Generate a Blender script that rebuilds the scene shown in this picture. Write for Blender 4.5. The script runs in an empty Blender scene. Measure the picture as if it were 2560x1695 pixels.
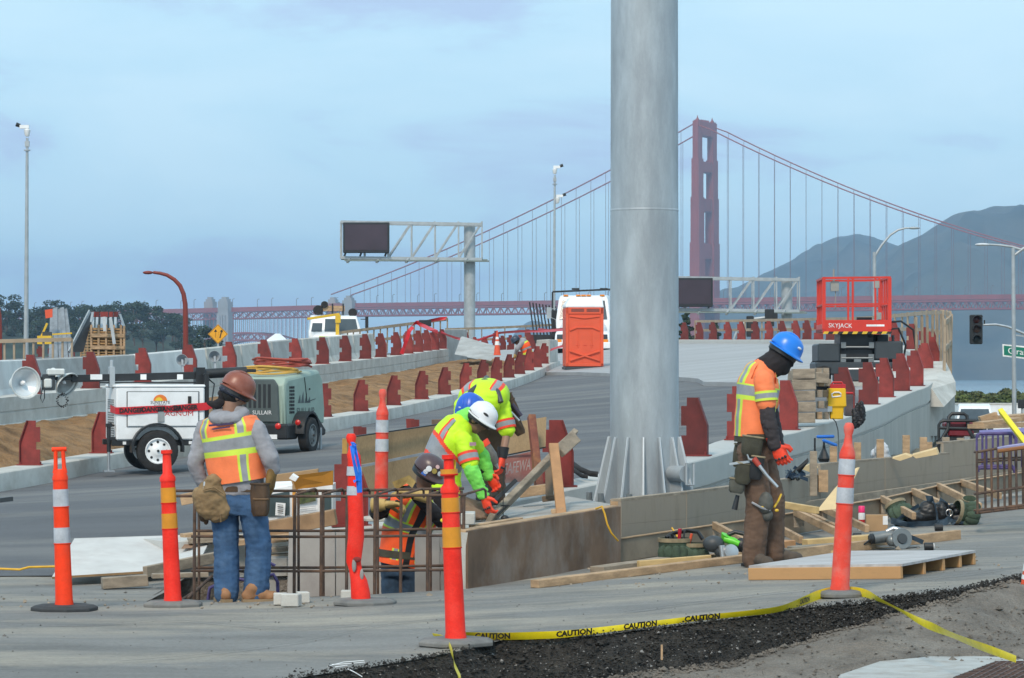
import bpy, bmesh, math, random
import numpy as np
from mathutils import Vector, Matrix, noise
R_ = math.radians
SC = bpy.context.scene
COL = SC.collection
rnd = random.Random(7)

# ---------------------------------------------------------------- camera
LENS_K, HORIZON, EYE = 7500.0, 930.0, 1.75        # focal length in photo pixels, eye-level row, eye height in metres
cam = bpy.data.cameras.new("camera")
cam.sensor_width = 36.0
cam.lens = 36.0 * LENS_K / 2560.0
cam.shift_y = (HORIZON - 847.5) / 2560.0
cam.clip_start = 0.5
cam.clip_end = 30000.0
cam_o = bpy.data.objects.new("camera", cam)
COL.objects.link(cam_o)
cam_o.location = (0, 0, EYE)
cam_o.rotation_euler = (R_(90), 0, 0)
SC.camera = cam_o

# ---------------------------------------------------------------- sky, sun, exposure
SUN_EL, SUN_AZ = 44.0, 196.0       # overcast: a broad weak sun, high behind the camera's left shoulder
world = bpy.data.worlds.new("World")
SC.world = world
world.use_nodes = True
wn = world.node_tree
wn.nodes.clear()
def wnode(t, **kw):
    n = wn.nodes.new(t)
    for k, v in kw.items():
        setattr(n, k, v)
    return n
w_out = wnode("ShaderNodeOutputWorld")
w_bg = wnode("ShaderNodeBackground")
w_sky = wnode("ShaderNodeTexSky", sky_type="NISHITA", sun_disc=False)
w_sky.sun_elevation, w_sky.sun_rotation = R_(SUN_EL), R_(SUN_AZ)
w_sky.air_density, w_sky.dust_density, w_sky.ozone_density = 1.0, 2.0, 1.0
w_tc = wnode("ShaderNodeTexCoord")
w_map = wnode("ShaderNodeMapping")
w_map.inputs["Scale"].default_value = (5.0, 5.0, 16.0)
w_map.inputs["Location"].default_value = (0.35, 0.0, 0.2)
w_n1 = wnode("ShaderNodeTexNoise")
w_n1.inputs["Scale"].default_value = 1.5
w_n1.inputs["Detail"].default_value = 6.0
w_n1.inputs["Roughness"].default_value = 0.6
w_n1.inputs["Distortion"].default_value = 0.4
w_cr = wnode("ShaderNodeValToRGB")
e = w_cr.color_ramp.elements
e[0].position, e[0].color = 0.36, (4.0, 5.2, 7.1, 1)
e[1].position, e[1].color = 0.64, (5.2, 7.2, 8.3, 1)
w_mid = e.new(0.47); w_mid.color = (4.6, 6.75, 8.0, 1)
w_mix = wnode("ShaderNodeMixRGB")
w_mix.inputs["Fac"].default_value = 0.93       # the cloud layer leaves a little of the clear sky's blue
L = wn.links.new
L(w_tc.outputs["Generated"], w_map.inputs["Vector"])
L(w_map.outputs["Vector"], w_n1.inputs["Vector"])
L(w_n1.outputs["Fac"], w_cr.inputs["Fac"])
L(w_sky.outputs["Color"], w_mix.inputs["Color1"])
L(w_cr.outputs["Color"], w_mix.inputs["Color2"])
L(w_mix.outputs["Color"], w_bg.inputs["Color"])
w_bg.inputs["Strength"].default_value = 0.086
L(w_bg.outputs["Background"], w_out.inputs["Surface"])

sun = bpy.data.lights.new("sun", "SUN")
sun.energy = 1.5
sun.angle = R_(12)
sun.color = (1.0, 0.85, 0.68)
sun_o = bpy.data.objects.new("sun", sun)
COL.objects.link(sun_o)
sun_o.rotation_euler = (R_(90 - SUN_EL), 0, R_(180 - SUN_AZ))

vs = SC.view_settings
vs.view_transform = "Standard"
vs.look = "None"
vs.exposure = 0.76
vs.gamma = 1.0
vs.use_curve_mapping = False
SC.render.engine = "CYCLES"
SC.cycles.use_denoising = True
SC.cycles.max_bounces = 6
SC.cycles.volume_bounces = 0
SC.cycles.use_adaptive_sampling = True

# ---------------------------------------------------------------- helpers
def P(px, py, z):
    """world point on the line of sight of photo pixel (px, py) at z metres from the camera"""
    return Vector(((px - 1280.0) * z / LENS_K, z, EYE - (py - HORIZON) * z / LENS_K))

def hexc(h):
    h = h.lstrip("#")
    o = []
    for i in (0, 2, 4):
        c = int(h[i:i + 2], 16) / 255.0
        o.append(c / 12.92 if c <= 0.04045 else ((c + 0.055) / 1.055) ** 2.4)
    return tuple(o)

MATS = {}
def mat(name, col, rough=0.7, metal=0.0, var=0.12, scale=6.0, bump=0.0, bscale=40.0, stain=None, sscale=2.0, samt=0.5,
        spec=None, stretch=(1, 1, 1), grain=0.0, rnd=0.0):
    """procedural material: base colour with broad tone noise, fine grain, an optional stain colour and relief"""
    if name in MATS:
        return MATS[name]
    if isinstance(col, str):
        col = hexc(col)
    m = bpy.data.materials.new(name)
    m.use_nodes = True
    nt = m.node_tree
    b = nt.nodes["Principled BSDF"]
    b.inputs["Roughness"].default_value = rough
    b.inputs["Metallic"].default_value = metal
    if spec is not None:
        b.inputs["Specular IOR Level"].default_value = spec
    geo = nt.nodes.new("ShaderNodeNewGeometry")
    mp = nt.nodes.new("ShaderNodeMapping")
    mp.inputs["Scale"].default_value = stretch
    nt.links.new(geo.outputs["Position"], mp.inputs["Vector"])
    def nz(s, d=4.0, r=0.6):
        n = nt.nodes.new("ShaderNodeTexNoise")
        n.inputs["Scale"].default_value = s
        n.inputs["Detail"].default_value = d
        n.inputs["Roughness"].default_value = r
        nt.links.new(mp.outputs["Vector"], n.inputs["Vector"])
        return n
    n1 = nz(scale)
    rp = nt.nodes.new("ShaderNodeValToRGB")
    lo, hi = 1.0 - var * 1.6, 1.0 + var * 1.3
    rp.color_ramp.elements[0].position, rp.color_ramp.elements[1].position = 0.3, 0.7
    rp.color_ramp.elements[0].color = (col[0] * lo, col[1] * lo, col[2] * lo, 1)
    rp.color_ramp.elements[1].color = (min(1, col[0] * hi), min(1, col[1] * hi), min(1, col[2] * hi), 1)
    nt.links.new(n1.outputs["Fac"], rp.inputs["Fac"])
    out = rp.outputs["Color"]
    if stain is not None:
        if isinstance(stain, str):
            stain = hexc(stain)
        n2 = nz(sscale, 6.0, 0.65)
        r2 = nt.nodes.new("ShaderNodeValToRGB")
        r2.color_ramp.elements[0].position, r2.color_ramp.elements[1].position = 0.46, 0.68
        r2.color_ramp.elements[0].color = (0, 0, 0, 1)
        r2.color_ramp.elements[1].color = (samt, samt, samt, 1)
        nt.links.new(n2.outputs["Fac"], r2.inputs["Fac"])
        mx = nt.nodes.new("ShaderNodeMixRGB")
        mx.inputs["Color2"].default_value = (*stain, 1)
        nt.links.new(r2.outputs["Color"], mx.inputs["Fac"])
        nt.links.new(out, mx.inputs["Color1"])
        out = mx.outputs["Color"]
    def times(out, src, lo, hi):
        mr = nt.nodes.new("ShaderNodeMapRange")
        mr.inputs["From Min"].default_value, mr.inputs["From Max"].default_value = 0.25, 0.75
        mr.inputs["To Min"].default_value, mr.inputs["To Max"].default_value = lo, hi
        nt.links.new(src, mr.inputs["Value"])
        mu = nt.nodes.new("ShaderNodeMixRGB")
        mu.blend_type = "MULTIPLY"
        mu.inputs["Fac"].default_value = 1.0
        nt.links.new(out, mu.inputs["Color1"])
        nt.links.new(mr.outputs["Result"], mu.inputs["Color2"])
        return mu.outputs["Color"]
    if grain:       # aggregate-sized speckle
        out = times(out, nz(70.0, 3.0, 0.8).outputs["Fac"], 1 - grain, 1 + grain)
    if rnd:         # each piece weathered a little differently
        oi = nt.nodes.new("ShaderNodeObjectInfo")
        out = times(out, oi.outputs["Random"], 1 - rnd, 1 + rnd)
    nt.links.new(out, b.inputs["Base Color"])
    if bump:
        n3 = nz(bscale, 5.0, 0.7)
        bp = nt.nodes.new("ShaderNodeBump")
        bp.inputs["Strength"].default_value = 1.0
        bp.inputs["Distance"].default_value = bump
        nt.links.new(n3.outputs["Fac"], bp.inputs["Height"])
        nt.links.new(bp.outputs["Normal"], b.inputs["Normal"])
    MATS[name] = m
    return m

def frame(d, up=(0, 0, 1)):
    """rotation whose Z runs along d, with X sideways"""
    z = Vector(d).normalized()
    u = Vector(up)
    if abs(z.dot(u.normalized())) > 0.98:
        u = Vector((0, 1, 0)) if abs(z.y) < 0.9 else Vector((1, 0, 0))
    x = u.cross(z).normalized()
    y = z.cross(x)
    return Matrix((x, y, z)).transposed()

class MB:
    """collects simple shapes for one mesh"""
    def __init__(s):
        s.v, s.f, s.m = [], [], []
    def add(s, vs, fs, mi=0):
        k = len(s.v)
        s.v.extend(tuple(v) for v in vs)
        for q in fs:
            s.f.append(tuple(k + i for i in q))
            s.m.append(mi)
        return s
    def box(s, c, d, rz=0.0, mi=0, R=None):
        c = Vector(c)
        x, y, z = d[0] / 2, d[1] / 2, d[2] / 2
        R = R if R is not None else Matrix.Rotation(rz, 3, "Z")
        vs = [c + R @ Vector((a * x, b * y, g * z)) for a in (-1, 1) for b in (-1, 1) for g in (-1, 1)]
        return s.add(vs, [(0, 1, 3, 2), (4, 6, 7, 5), (0, 4, 5, 1), (2, 3, 7, 6), (0, 2, 6, 4), (1, 5, 7, 3)], mi)
    def box2(s, lo, hi, mi=0):
        return s.box([(a + b) / 2 for a, b in zip(lo, hi)], [abs(b - a) for a, b in zip(lo, hi)], 0, mi)
    def beam(s, a, b, w, h, mi=0, up=(0, 0, 1)):
        a, b = Vector(a), Vector(b)
        R = frame(b - a, up)
        return s.box((a + b) / 2, (w, h, (b - a).length), 0, mi, R)
    def tube(s, pts, r, n=8, mi=0, caps=True):
        pts = [Vector(p) for p in pts]
        k = len(pts)
        rs = r if isinstance(r, (list, tuple)) else [r] * k
        rings = []
        X = None
        for i, p in enumerate(pts):
            d = (pts[min(i + 1, k - 1)] - pts[max(i - 1, 0)])
            if d.length < 1e-9:
                d = Vector((0, 0, 1))
            d.normalize()
            if X is None:
                X = frame(d).col[0]
            X = (X - d * X.dot(d))
            X = X.normalized() if X.length > 1e-6 else frame(d).col[0]
            Y = d.cross(X)
            rings.append([p + (X * math.cos(2 * math.pi * j / n) + Y * math.sin(2 * math.pi * j / n)) * rs[i] for j in range(n)])
        return s.loft(rings, caps, mi)
    def loft(s, rings, caps=True, mi=0, closed=True):
        n = len(rings[0])
        vs = [p for r in rings for p in r]
        fs = []
        for i in range(len(rings) - 1):
            for j in range(n if closed else n - 1):
                a, b = i * n + j, i * n + (j + 1) % n
                fs.append((a, b, b + n, a + n))
        if caps and closed:
            fs.append(tuple(range(n))[::-1])
            fs.append(tuple((len(rings) - 1) * n + j for j in range(n)))
        return s.add(vs, fs, mi)
    def lathe(s, prof, n=16, c=(0, 0, 0), R=None, mi=0, caps=True):
        c = Vector(c)
        R = R if R is not None else Matrix.Identity(3)
        rings = [[c + R @ Vector((max(r, 1e-4) * math.cos(2 * math.pi * j / n), max(r, 1e-4) * math.sin(2 * math.pi * j / n), z)) for j in range(n)] for r, z in prof]
        return s.loft(rings, caps, mi)
    def prism(s, poly, a, b, mi=0):
        """poly: list of 3-D points; extruded from offset a to offset b (vectors)"""
        n = len(poly)
        a, b = Vector(a), Vector(b)
        vs = [Vector(p) + a for p in poly] + [Vector(p) + b for p in poly]
        fs = [tuple(range(n))[::-1], tuple(range(n, 2 * n))]
        fs += [(i, (i + 1) % n, n + (i + 1) % n, n + i) for i in range(n)]
        return s.add(vs, fs, mi)
    def ell(s, c, r, R=None, n=12, m=8, mi=0):
        c = Vector(c)
        R = R if R is not None else Matrix.Identity(3)
        r = r if isinstance(r, (list, tuple, Vector)) else (r, r, r)
        rings = []
        for i in range(m + 1):
            t = math.pi * min(max(i / m, 0.003), 0.997)
            rings.append([c + R @ Vector((r[0] * math.sin(t) * math.cos(2 * math.pi * j / n), r[1] * math.sin(t) * math.sin(2 * math.pi * j / n), -r[2] * math.cos(t))) for j in range(n)])
        return s.loft(rings, True, mi)
    def cap_limb(s, pts, rs, n=10, mi=0):
        """a tube with rounded ends, for limbs"""
        pts = [Vector(p) for p in pts]
        d0 = (pts[0] - pts[1]).normalized()
        d1 = (pts[-1] - pts[-2]).normalized()
        q, r = [], []
        for t in (80, 50, 25):
            q.append(pts[0] + d0 * rs[0] * math.sin(R_(t))); r.append(rs[0] * math.cos(R_(t)))
        q += pts; r += list(rs)
        for t in (25, 50, 80):
            q.append(pts[-1] + d1 * rs[-1] * math.sin(R_(t))); r.append(rs[-1] * math.cos(R_(t)))
        return s.tube(q, r, n, mi)

def root_loc(o):
    while o.parent is not None:
        o = o.parent
    return Vector(o.location)

def tag(o, label=None, cat=None, group=None, kind=None):
    if label: o["label"] = label
    if cat: o["category"] = cat
    if group: o["group"] = group
    if kind: o["kind"] = kind
    return o

def obj(name, mb, mats, parent=None, smooth=None, bevel=0.0, world=False, label=None):
    """ONE mesh object; world=True: mb is in world metres and is moved into its thing's own frame"""
    off = root_loc(parent) if (world and parent is not None) else Vector((0, 0, 0))
    me = bpy.data.meshes.new(name)
    me.from_pydata([(v[0] - off.x, v[1] - off.y, v[2] - off.z) for v in mb.v], [], mb.f)
    for m in (mats if isinstance(mats, (list, tuple)) else [mats]):
        me.materials.append(m)
    me.polygons.foreach_set("material_index", mb.m)
    bm = bmesh.new()
    bm.from_mesh(me)
    bmesh.ops.recalc_face_normals(bm, faces=bm.faces)
    bm.to_mesh(me)
    bm.free()
    if smooth:
        me.shade_smooth()
        me.set_sharp_from_angle(angle=R_(smooth))
    me.update()
    o = bpy.data.objects.new(name, me)
    COL.objects.link(o)
    if parent is not None:
        o.parent = parent
    if bevel:
        b = o.modifiers.new("bevel", "BEVEL")
        b.width, b.segments, b.limit_method = bevel, 1, "ANGLE"
    if label: o["label"] = label
    return o

def wobj(name, mb, mats, parent, smooth=None, bevel=0.0):
    return obj(name, mb, mats, parent, smooth, bevel, True)

def thing(name, label, cat, loc=(0, 0, 0), rz=0.0, group=None):
    o = bpy.data.objects.new(name, None)
    o.empty_display_size = 0.1
    COL.objects.link(o)
    o.location = loc
    o.rotation_euler = (0, 0, rz)
    return tag(o, label, cat, group)

def single(name, label, cat, mb, mats, smooth=None, bevel=0.0, group=None):
    """a thing that is one mesh; mb in world metres, origin moved to its base"""
    v = np.array(mb.v)
    c = Vector((v[:, 0].mean(), v[:, 1].mean(), v[:, 2].min()))
    mb.v = [(p[0] - c.x, p[1] - c.y, p[2] - c.z) for p in mb.v]
    o = obj(name, mb, mats, None, smooth, bevel)
    o.location = c
    return tag(o, label, cat, group)

def struct(name, mb, mats, smooth=None, kind="structure", bevel=0.0):
    return tag(obj(name, mb, mats, None, smooth, bevel), kind=kind)

def dup(o, loc=None, rz=None, label=None, group=None, parent=None, scale=None):
    c = o.copy()
    COL.objects.link(c)
    c.parent = parent
    if loc is not None: c.location = loc
    if rz is not None: c.rotation_euler = (0, 0, rz)
    if scale is not None: c.scale = scale
    if label: c["label"] = label
    if group: c["group"] = group
    for ch in list(o.children):
        dup(ch, parent=c)
    return c

def words(name, body, m, parent, org, xdir, ydir, size, align="CENTER", world=True, lift=0.002, squash=1.0, bold=0.0):
    """flat lettering laid just proud of a face"""
    cu = bpy.data.curves.new(name, "FONT")
    cu.body = body
    cu.size = size
    cu.align_x, cu.align_y = align, "CENTER"
    cu.resolution_u = 2
    cu.offset = bold
    t = bpy.data.objects.new("tmp", cu)
    COL.objects.link(t)
    dg = bpy.context.evaluated_depsgraph_get()
    me = bpy.data.meshes.new_from_object(t.evaluated_get(dg))
    bpy.data.objects.remove(t)
    bpy.data.curves.remove(cu)
    x, y = Vector(xdir).normalized(), Vector(ydir).normalized()
    n = x.cross(y).normalized()
    off = root_loc(parent) if world else Vector((0, 0, 0))
    for v in me.vertices:
        v.co = Vector(org) - off + x * v.co.x * squash + y * v.co.y + n * lift
    me.name = name
    me.materials.clear()
    me.materials.append(m)
    o = bpy.data.objects.new(name, me)
    COL.objects.link(o)
    o.parent = parent
    return o

def voxel(mb, size=0.012, smooth=2, wrinkle=0.0, wscale=9.0, seed=0.0):
    """fuse overlapping shapes into one continuous skin; returns a new MB"""
    me = bpy.data.meshes.new("t")
    me.from_pydata(mb.v, [], mb.f)
    bm = bmesh.new(); bm.from_mesh(me)
    bmesh.ops.recalc_face_normals(bm, faces=bm.faces)
    bm.to_mesh(me); bm.free()
    o = bpy.data.objects.new("t", me)
    COL.objects.link(o)
    r = o.modifiers.new("r", "REMESH")
    r.mode, r.voxel_size = "VOXEL", size
    if smooth:
        sm = o.modifiers.new("s", "SMOOTH")
        sm.iterations, sm.factor = smooth, 0.5
    dg = bpy.context.evaluated_depsgraph_get()
    m2 = bpy.data.meshes.new_from_object(o.evaluated_get(dg))
    out = MB()
    vs = [v.co.copy() for v in m2.vertices]
    if wrinkle:
        for i, v in enumerate(m2.vertices):
            q = v.co * wscale + Vector((seed, seed * 2, 0))
            h = noise.noise(Vector((q.x, q.y, q.z * 1.8))) * .7 + 1.1 * (.45 - abs(noise.noise(Vector((q.x * 1.3 + q.z * .6, q.y * 1.3, q.z * 2.6))))) 
            vs[i] = v.co + v.normal * h * wrinkle
    out.v = [tuple(v) for v in vs]
    out.f = [tuple(p.vertices) for p in m2.polygons]
    out.m = [0] * len(out.f)
    bpy.data.objects.remove(o)
    bpy.data.meshes.remove(me)
    bpy.data.meshes.remove(m2)
    return out

class TPS:
    """smooth height surface through measured points"""
    def __init__(s, pts, lam=0.5):
        a = np.array(pts, float)
        s.x = a[:, :2]
        n = len(a)
        A = np.zeros((n + 3, n + 3))
        A[:n, :n] = s.k(s.x[:, None] - s.x[None]) + lam * np.eye(n)
        A[:n, n] = 1; A[:n, n + 1:] = s.x
        A[n, :n] = 1; A[n + 1:, :n] = s.x.T
        s.w = np.linalg.solve(A, np.concatenate([a[:, 2], np.zeros(3)]))
    def k(s, d):
        r2 = (d ** 2).sum(-1) + 1e-9
        return 0.5 * r2 * np.log(r2)
    def __call__(s, x, y):
        d = s.x - np.array((x, y))
        n = len(s.x)
        return float(s.k(d) @ s.w[:n] + s.w[n] + s.w[n + 1] * x + s.w[n + 2] * y)

def interp(pts, t):
    """pts sorted on [0]; linear interpolation of the rest"""
    if t <= pts[0][0]:
        a, b = pts[0], pts[1]
    elif t >= pts[-1][0]:
        a, b = pts[-2], pts[-1]
    else:
        for a, b in zip(pts, pts[1:]):
            if a[0] <= t <= b[0]:
                break
    u = (t - a[0]) / (b[0] - a[0])
    return [p + (q - p) * u for p, q in zip(a[1:], b[1:])]

def resample(poly, step):
    """even stations along a 3-D polyline (Catmull-Rom smoothed)"""
    p = [Vector(q) for q in poly]
    p = [p[0] * 2 - p[1]] + p + [p[-1] * 2 - p[-2]]
    den = []
    for i in range(1, len(p) - 2):
        for k in range(12):
            t = k / 12
            a, b, c, d = p[i - 1:i + 3]
            den.append(0.5 * ((2 * b) + (c - a) * t + (2 * a - 5 * b + 4 * c - d) * t * t + (3 * b - a - 3 * c + d) * t ** 3))
    den.append(p[-2])
    out, acc = [den[0]], 0.0
    for a, b in zip(den, den[1:]):
        acc += (b - a).length
        if acc >= step:
            out.append(b); acc = 0.0
    out.append(den[-1])
    return out

def ordinal(i):
    o = ("first second third fourth fifth sixth seventh eighth ninth tenth eleventh twelfth thirteenth fourteenth fifteenth sixteenth "
         "seventeenth eighteenth nineteenth twentieth").split()
    return o[i] if i < 20 else ("twenty-" if i < 29 else "thirty-") + o[(i - 20) % 10] if i != 29 else "thirtieth"
# ---------------------------------------------------------------- materials of the setting
M_asph = mat("asphalt", (0.115, 0.118, 0.126), 0.9, var=0.10, scale=0.5, bump=0.014, bscale=60, grain=.22, stain=(0.27, 0.26, 0.24), sscale=0.35, samt=0.55, stretch=(0.35, 1.6, 1))
M_pad = mat("dusty_asphalt", (0.22, 0.216, 0.205), 0.92, var=0.16, scale=1.3, bump=0.02, bscale=45, grain=.30, stain=(0.42, 0.375, 0.305), sscale=0.8, samt=0.9, stretch=(0.45, 1.3, 1))
M_conc = mat("concrete", (0.40, 0.40, 0.385), 0.88, var=0.10, scale=2.0, bump=0.006, bscale=50, stain=(0.27, 0.255, 0.235), sscale=1.6, samt=0.7, grain=.12)
M_conc_w = mat("pale_concrete", (0.52, 0.51, 0.475), 0.88, var=0.08, scale=2.0, bump=0.004, bscale=50, stain=(0.35, 0.325, 0.285), sscale=2.2, samt=0.7, grain=.08)
M_slab = mat("slab_concrete", (0.36, 0.365, 0.37), 0.9, var=0.08, scale=0.8, bump=0.004, bscale=30, stain=(0.27, 0.27, 0.27), sscale=0.5, samt=0.6, stretch=(0.25, 1.5, 1))
M_dirt = mat("brown_earth", (0.275, 0.150, 0.062), 1.0, var=0.32, scale=2.6, bump=0.12, bscale=7, stain=(0.36, 0.215, 0.105), sscale=2.0, samt=0.8, stretch=(0.7, 0.8, 1), grain=.3)
M_soil = mat("grey_soil", (0.215, 0.185, 0.155), 1.0, var=0.22, scale=3.0, bump=0.05, bscale=26, stain=(0.30, 0.27, 0.235), sscale=2.5, samt=0.8, grain=.35)
M_grav = mat("dark_gravel", (0.040, 0.036, 0.032), 0.95, var=0.5, scale=14, stain=(.085, .075, .062), sscale=5, samt=.6, rnd=0, bump=0.03, bscale=60)
M_land = mat("scrub_land", (0.20, 0.19, 0.15), 1.0, var=0.2, scale=0.05)
M_wood = mat("lumber", (0.42, 0.28, 0.165), 0.78, var=0.24, grain=.2, scale=6, stretch=(1, 1, 3), stain=(0.34, 0.215, 0.115), sscale=4.0, samt=0.5, bump=0.002, bscale=60)
M_wood_g = mat("weathered_lumber", (0.30, 0.245, 0.185), 0.85, var=0.25, grain=.2, scale=5, stretch=(1, 1, 3), stain=(0.24, 0.19, 0.14), sscale=4.0, samt=0.6, bump=0.003, bscale=60)
M_ply = mat("plywood", (0.38, 0.265, 0.145), 0.8, var=0.22, grain=.2, scale=3, stretch=(1, 1, 0.4), stain=(0.30, 0.215, 0.125), sscale=3.0, samt=0.6, bump=0.002, bscale=40)
M_red = mat("red_primer_steel", (0.19, 0.024, 0.02), 0.6, var=0.18, grain=.15, rnd=.3, scale=5, stain=(0.115, 0.016, 0.014), sscale=6.0, samt=0.5)
M_water = mat("bay_water", (0.10, 0.15, 0.19), 0.25, var=0.1, scale=0.02, bump=0.3, bscale=0.3)
M_hill = mat("dark_headland", (0.045, 0.05, 0.04), 1.0, var=0.35, scale=0.01, stain=(0.10, 0.085, 0.06), sscale=0.006, samt=0.7)

# ---------------------------------------------------------------- lines measured off the photograph: (px, py of the kerb top, metres away)
L_PX = [(-160, 1200, 40.2), (76, 1163, 44), (255, 1133, 47.5), (430, 1104, 50.5), (575, 1080, 53.5), (700, 1060, 56.2), (810, 1042, 59), (903, 1028, 62.5), (985, 1013, 66), (1055, 998, 69),
        (1112, 986, 72), (1165, 973, 75), (1208, 962, 78), (1242, 953, 81), (1273, 944, 84), (1300, 935, 87), (1323, 926, 90), (1343, 918, 93), (1360, 909, 96)]
A_PX = [(-90, 1000, 46.5), (77, 985, 50), (227, 971, 53.5), (357, 956, 57), (473, 943, 60.5), (573, 931, 64), (660, 922, 67.5), (738, 916, 70), (806, 910, 73), (863, 903, 76),
        (913, 897, 79), (952, 893, 82), (990, 888, 85), (1020, 884, 88), (1045, 880, 91), (1066, 877, 94), (1086, 875, 97), (1105, 872, 100)]
R_PX = [(876, 1316, 27), (1393, 1217, 29.4), (1735, 1140, 33.6), (1847, 1100, 36.5), (1965, 1075, 39.5), (2110, 1031, 43.5), (2170, 1011, 46.5), (2211, 993, 50),
        (2252, 977, 52.5), (2287, 965, 55), (2313, 941, 59), (2330, 920, 63), (2330, 902, 67), (2312, 886, 72), (2280, 873, 77), (2235, 863, 83), (2190, 857, 88), (2140, 853, 93),
        (2076, 850, 98), (2046, 849, 99.5), (2017, 849, 101), (1989, 849, 102.5), (1955, 849, 104), (1922, 849, 105.5), (1888, 849, 107), (1853, 849, 108.5), (1819, 849, 110),
        (1782, 849, 111.5), (1748, 849, 113), (1711, 849, 114.5)]
R_FAR = [(1640, 850, 117.5), (1560, 852, 121), (1480, 855, 124.5), (1400, 858, 127.5), (1320, 861, 130.5), (1240, 864, 133), (1165, 866, 135), (1080, 868, 137)]
L_W = [P(*q) for q in L_PX]
A_W = [P(*q) for q in A_PX]
R_W = [P(*q) for q in R_PX + R_FAR]
R_START = [Vector((-3.1, 25.9, 0.30))]
R_LINE = resample(R_START + R_W, 0.8)
L_LINE = resample(L_W + [Vector((1.35, 99.5, 2.12))], 0.8)
A_LINE = resample(A_W, 0.8)
KERB = 0.25

site_f = TPS([(-.38, 18.5, .075), (-3.16, 21.1, .06), (-2.5, 22.3, .03), (-2.18, 23.6, .01), (2.13, 19.5, .25), (1.94, 23.5, .23), (3.7, 32.8, .35), (6.57, 38.5, .45), (5.5, 32.2, .42),
              (7.6, 55, .43), (-7, 30, .04), (-7, 20, .04), (12, 45, .5), (10, 20, .5), (-3, 16.5, .05), (0, 16.5, .06), (3, 17, .28), (-1.0, 23.0, .07), (9, 70, .4), (16, 70, .4), (-10, 15, .04)], 0.6)
road_f = TPS([(p.x + 0.3, p.y, p.z - KERB) for p in L_LINE[::6]] + [(p.x - 0.3, p.y, p.z - KERB) for p in R_LINE[2::5]] +
             [(-7, 28, .03), (-4, 27, .03), (-9, 33, .02), (-5.4, 45, .20), (-3.2, 26, .04)], 0.3)

def side_of(line, x, y):
    """+ left of the line (towards the road), - right; also distance"""
    best, sg = 1e9, 1
    for a, b in zip(line, line[1:]):
        dx, dy = b.x - a.x, b.y - a.y
        t = max(0, min(1, ((x - a.x) * dx + (y - a.y) * dy) / (dx * dx + dy * dy + 1e-12)))
        ex, ey = x - a.x - dx * t, y - a.y - dy * t
        d = ex * ex + ey * ey
        if d < best:
            best, sg = d, (1 if dx * ey - dy * ex > 0 else -1)
    return sg * math.sqrt(best)
R_SIDE = [Vector((-40, 12, 0)), Vector((-12, 23.5, 0))] + R_LINE[::3]
def sstep(a, b, t):
    t = max(0.0, min(1.0, (t - a) / (b - a)))
    return t * t * (3 - 2 * t)
def site_z(x, y):
    if y > 60:
        return 0.42 - 2.6 * sstep(60, 140, y)
    return site_f(max(-12, min(16, x)), y)
def road_z(x, y):
    u = sstep(24.5, 29.5, y)
    a = site_z(x, y) if u < 1 else 0
    return a * (1 - u) + u * road_f(x, y)
def ground_z(x, y):
    return road_z(x, y) if side_of(R_SIDE, x, y) > 0 else site_z(x, y)
def G(px, py, f=None, lift=0.0):
    """the ground point seen at pixel (px, py)"""
    f = f or site_z
    lo, hi = 14.0, 80.0
    for _ in range(44):
        m = (lo + hi) / 2
        p = P(px, py, m)
        if p.z > f(p.x, p.y) + lift: lo = m
        else: hi = m
    return P(px, py, lo)

def sweep(line, prof, mb=None, closed=True):
    """prof(p) -> [(sideways-left, z)] absolute heights"""
    mb = mb or MB()
    rings = []
    for i, p in enumerate(line):
        t = line[min(i + 1, len(line) - 1)] - line[max(i - 1, 0)]
        n = Vector((-t.y, t.x, 0)).normalized()
        rings.append([Vector((p.x, p.y, 0)) + n * o + Vector((0, 0, z)) for o, z in prof(p)])
    return mb.loft(rings, closed, 0, closed)

# ---------------------------------------------------------------- ground sheets
PIT = [(-2.78, 22.62), (-0.42, 22.72), (-0.22, 25.05), (-2.72, 25.35)]          # the excavation
TR_PX = [(560, 1740), (730, 1694), (1000, 1655), (1155, 1627), (1244, 1600), (1495, 1588), (1702, 1562), (1900, 1538), (2037, 1518), (2155, 1510), (2244, 1494), (2392, 1478), (2470, 1462), (2560, 1442), (2700, 1410)]
TR_LINE = [G(*q) for q in TR_PX]               # broken front edge of the asphalt
def edge_y(x):
    return 0.035 * noise.noise(Vector((x * 3.1, 0.5, 0))) + 0.02 * noise.noise(Vector((x * 9.0, 2.5, 0))) + interp([(p.x, p.y) for p in TR_LINE], x)[0]
def inside(poly, x, y):
    c = False
    for (x1, y1), (x2, y2) in zip(poly, poly[1:] + poly[:1]):
        if (y1 > y) != (y2 > y) and x < (x2 - x1) * (y - y1) / (y2 - y1) + x1:
            c = not c
    return c

def grid_sheet(xs_of, ys, zf, keep):
    mb = MB()
    n = None
    for y in ys:
        xs = xs_of(y)
        n = len(xs)
        mb.v.extend((x, y, zf(x, y)) for x in xs)
    for i in range(len(ys) - 1):
        for j in range(n - 1):
            q = (i * n + j, i * n + j + 1, (i + 1) * n + j + 1, (i + 1) * n + j)
            cx = sum(mb.v[k][0] for k in q) / 4
            cy = sum(mb.v[k][1] for k in q) / 4
            if keep(cx, cy):
                mb.f.append(q); mb.m.append(0)
    return mb
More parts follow.
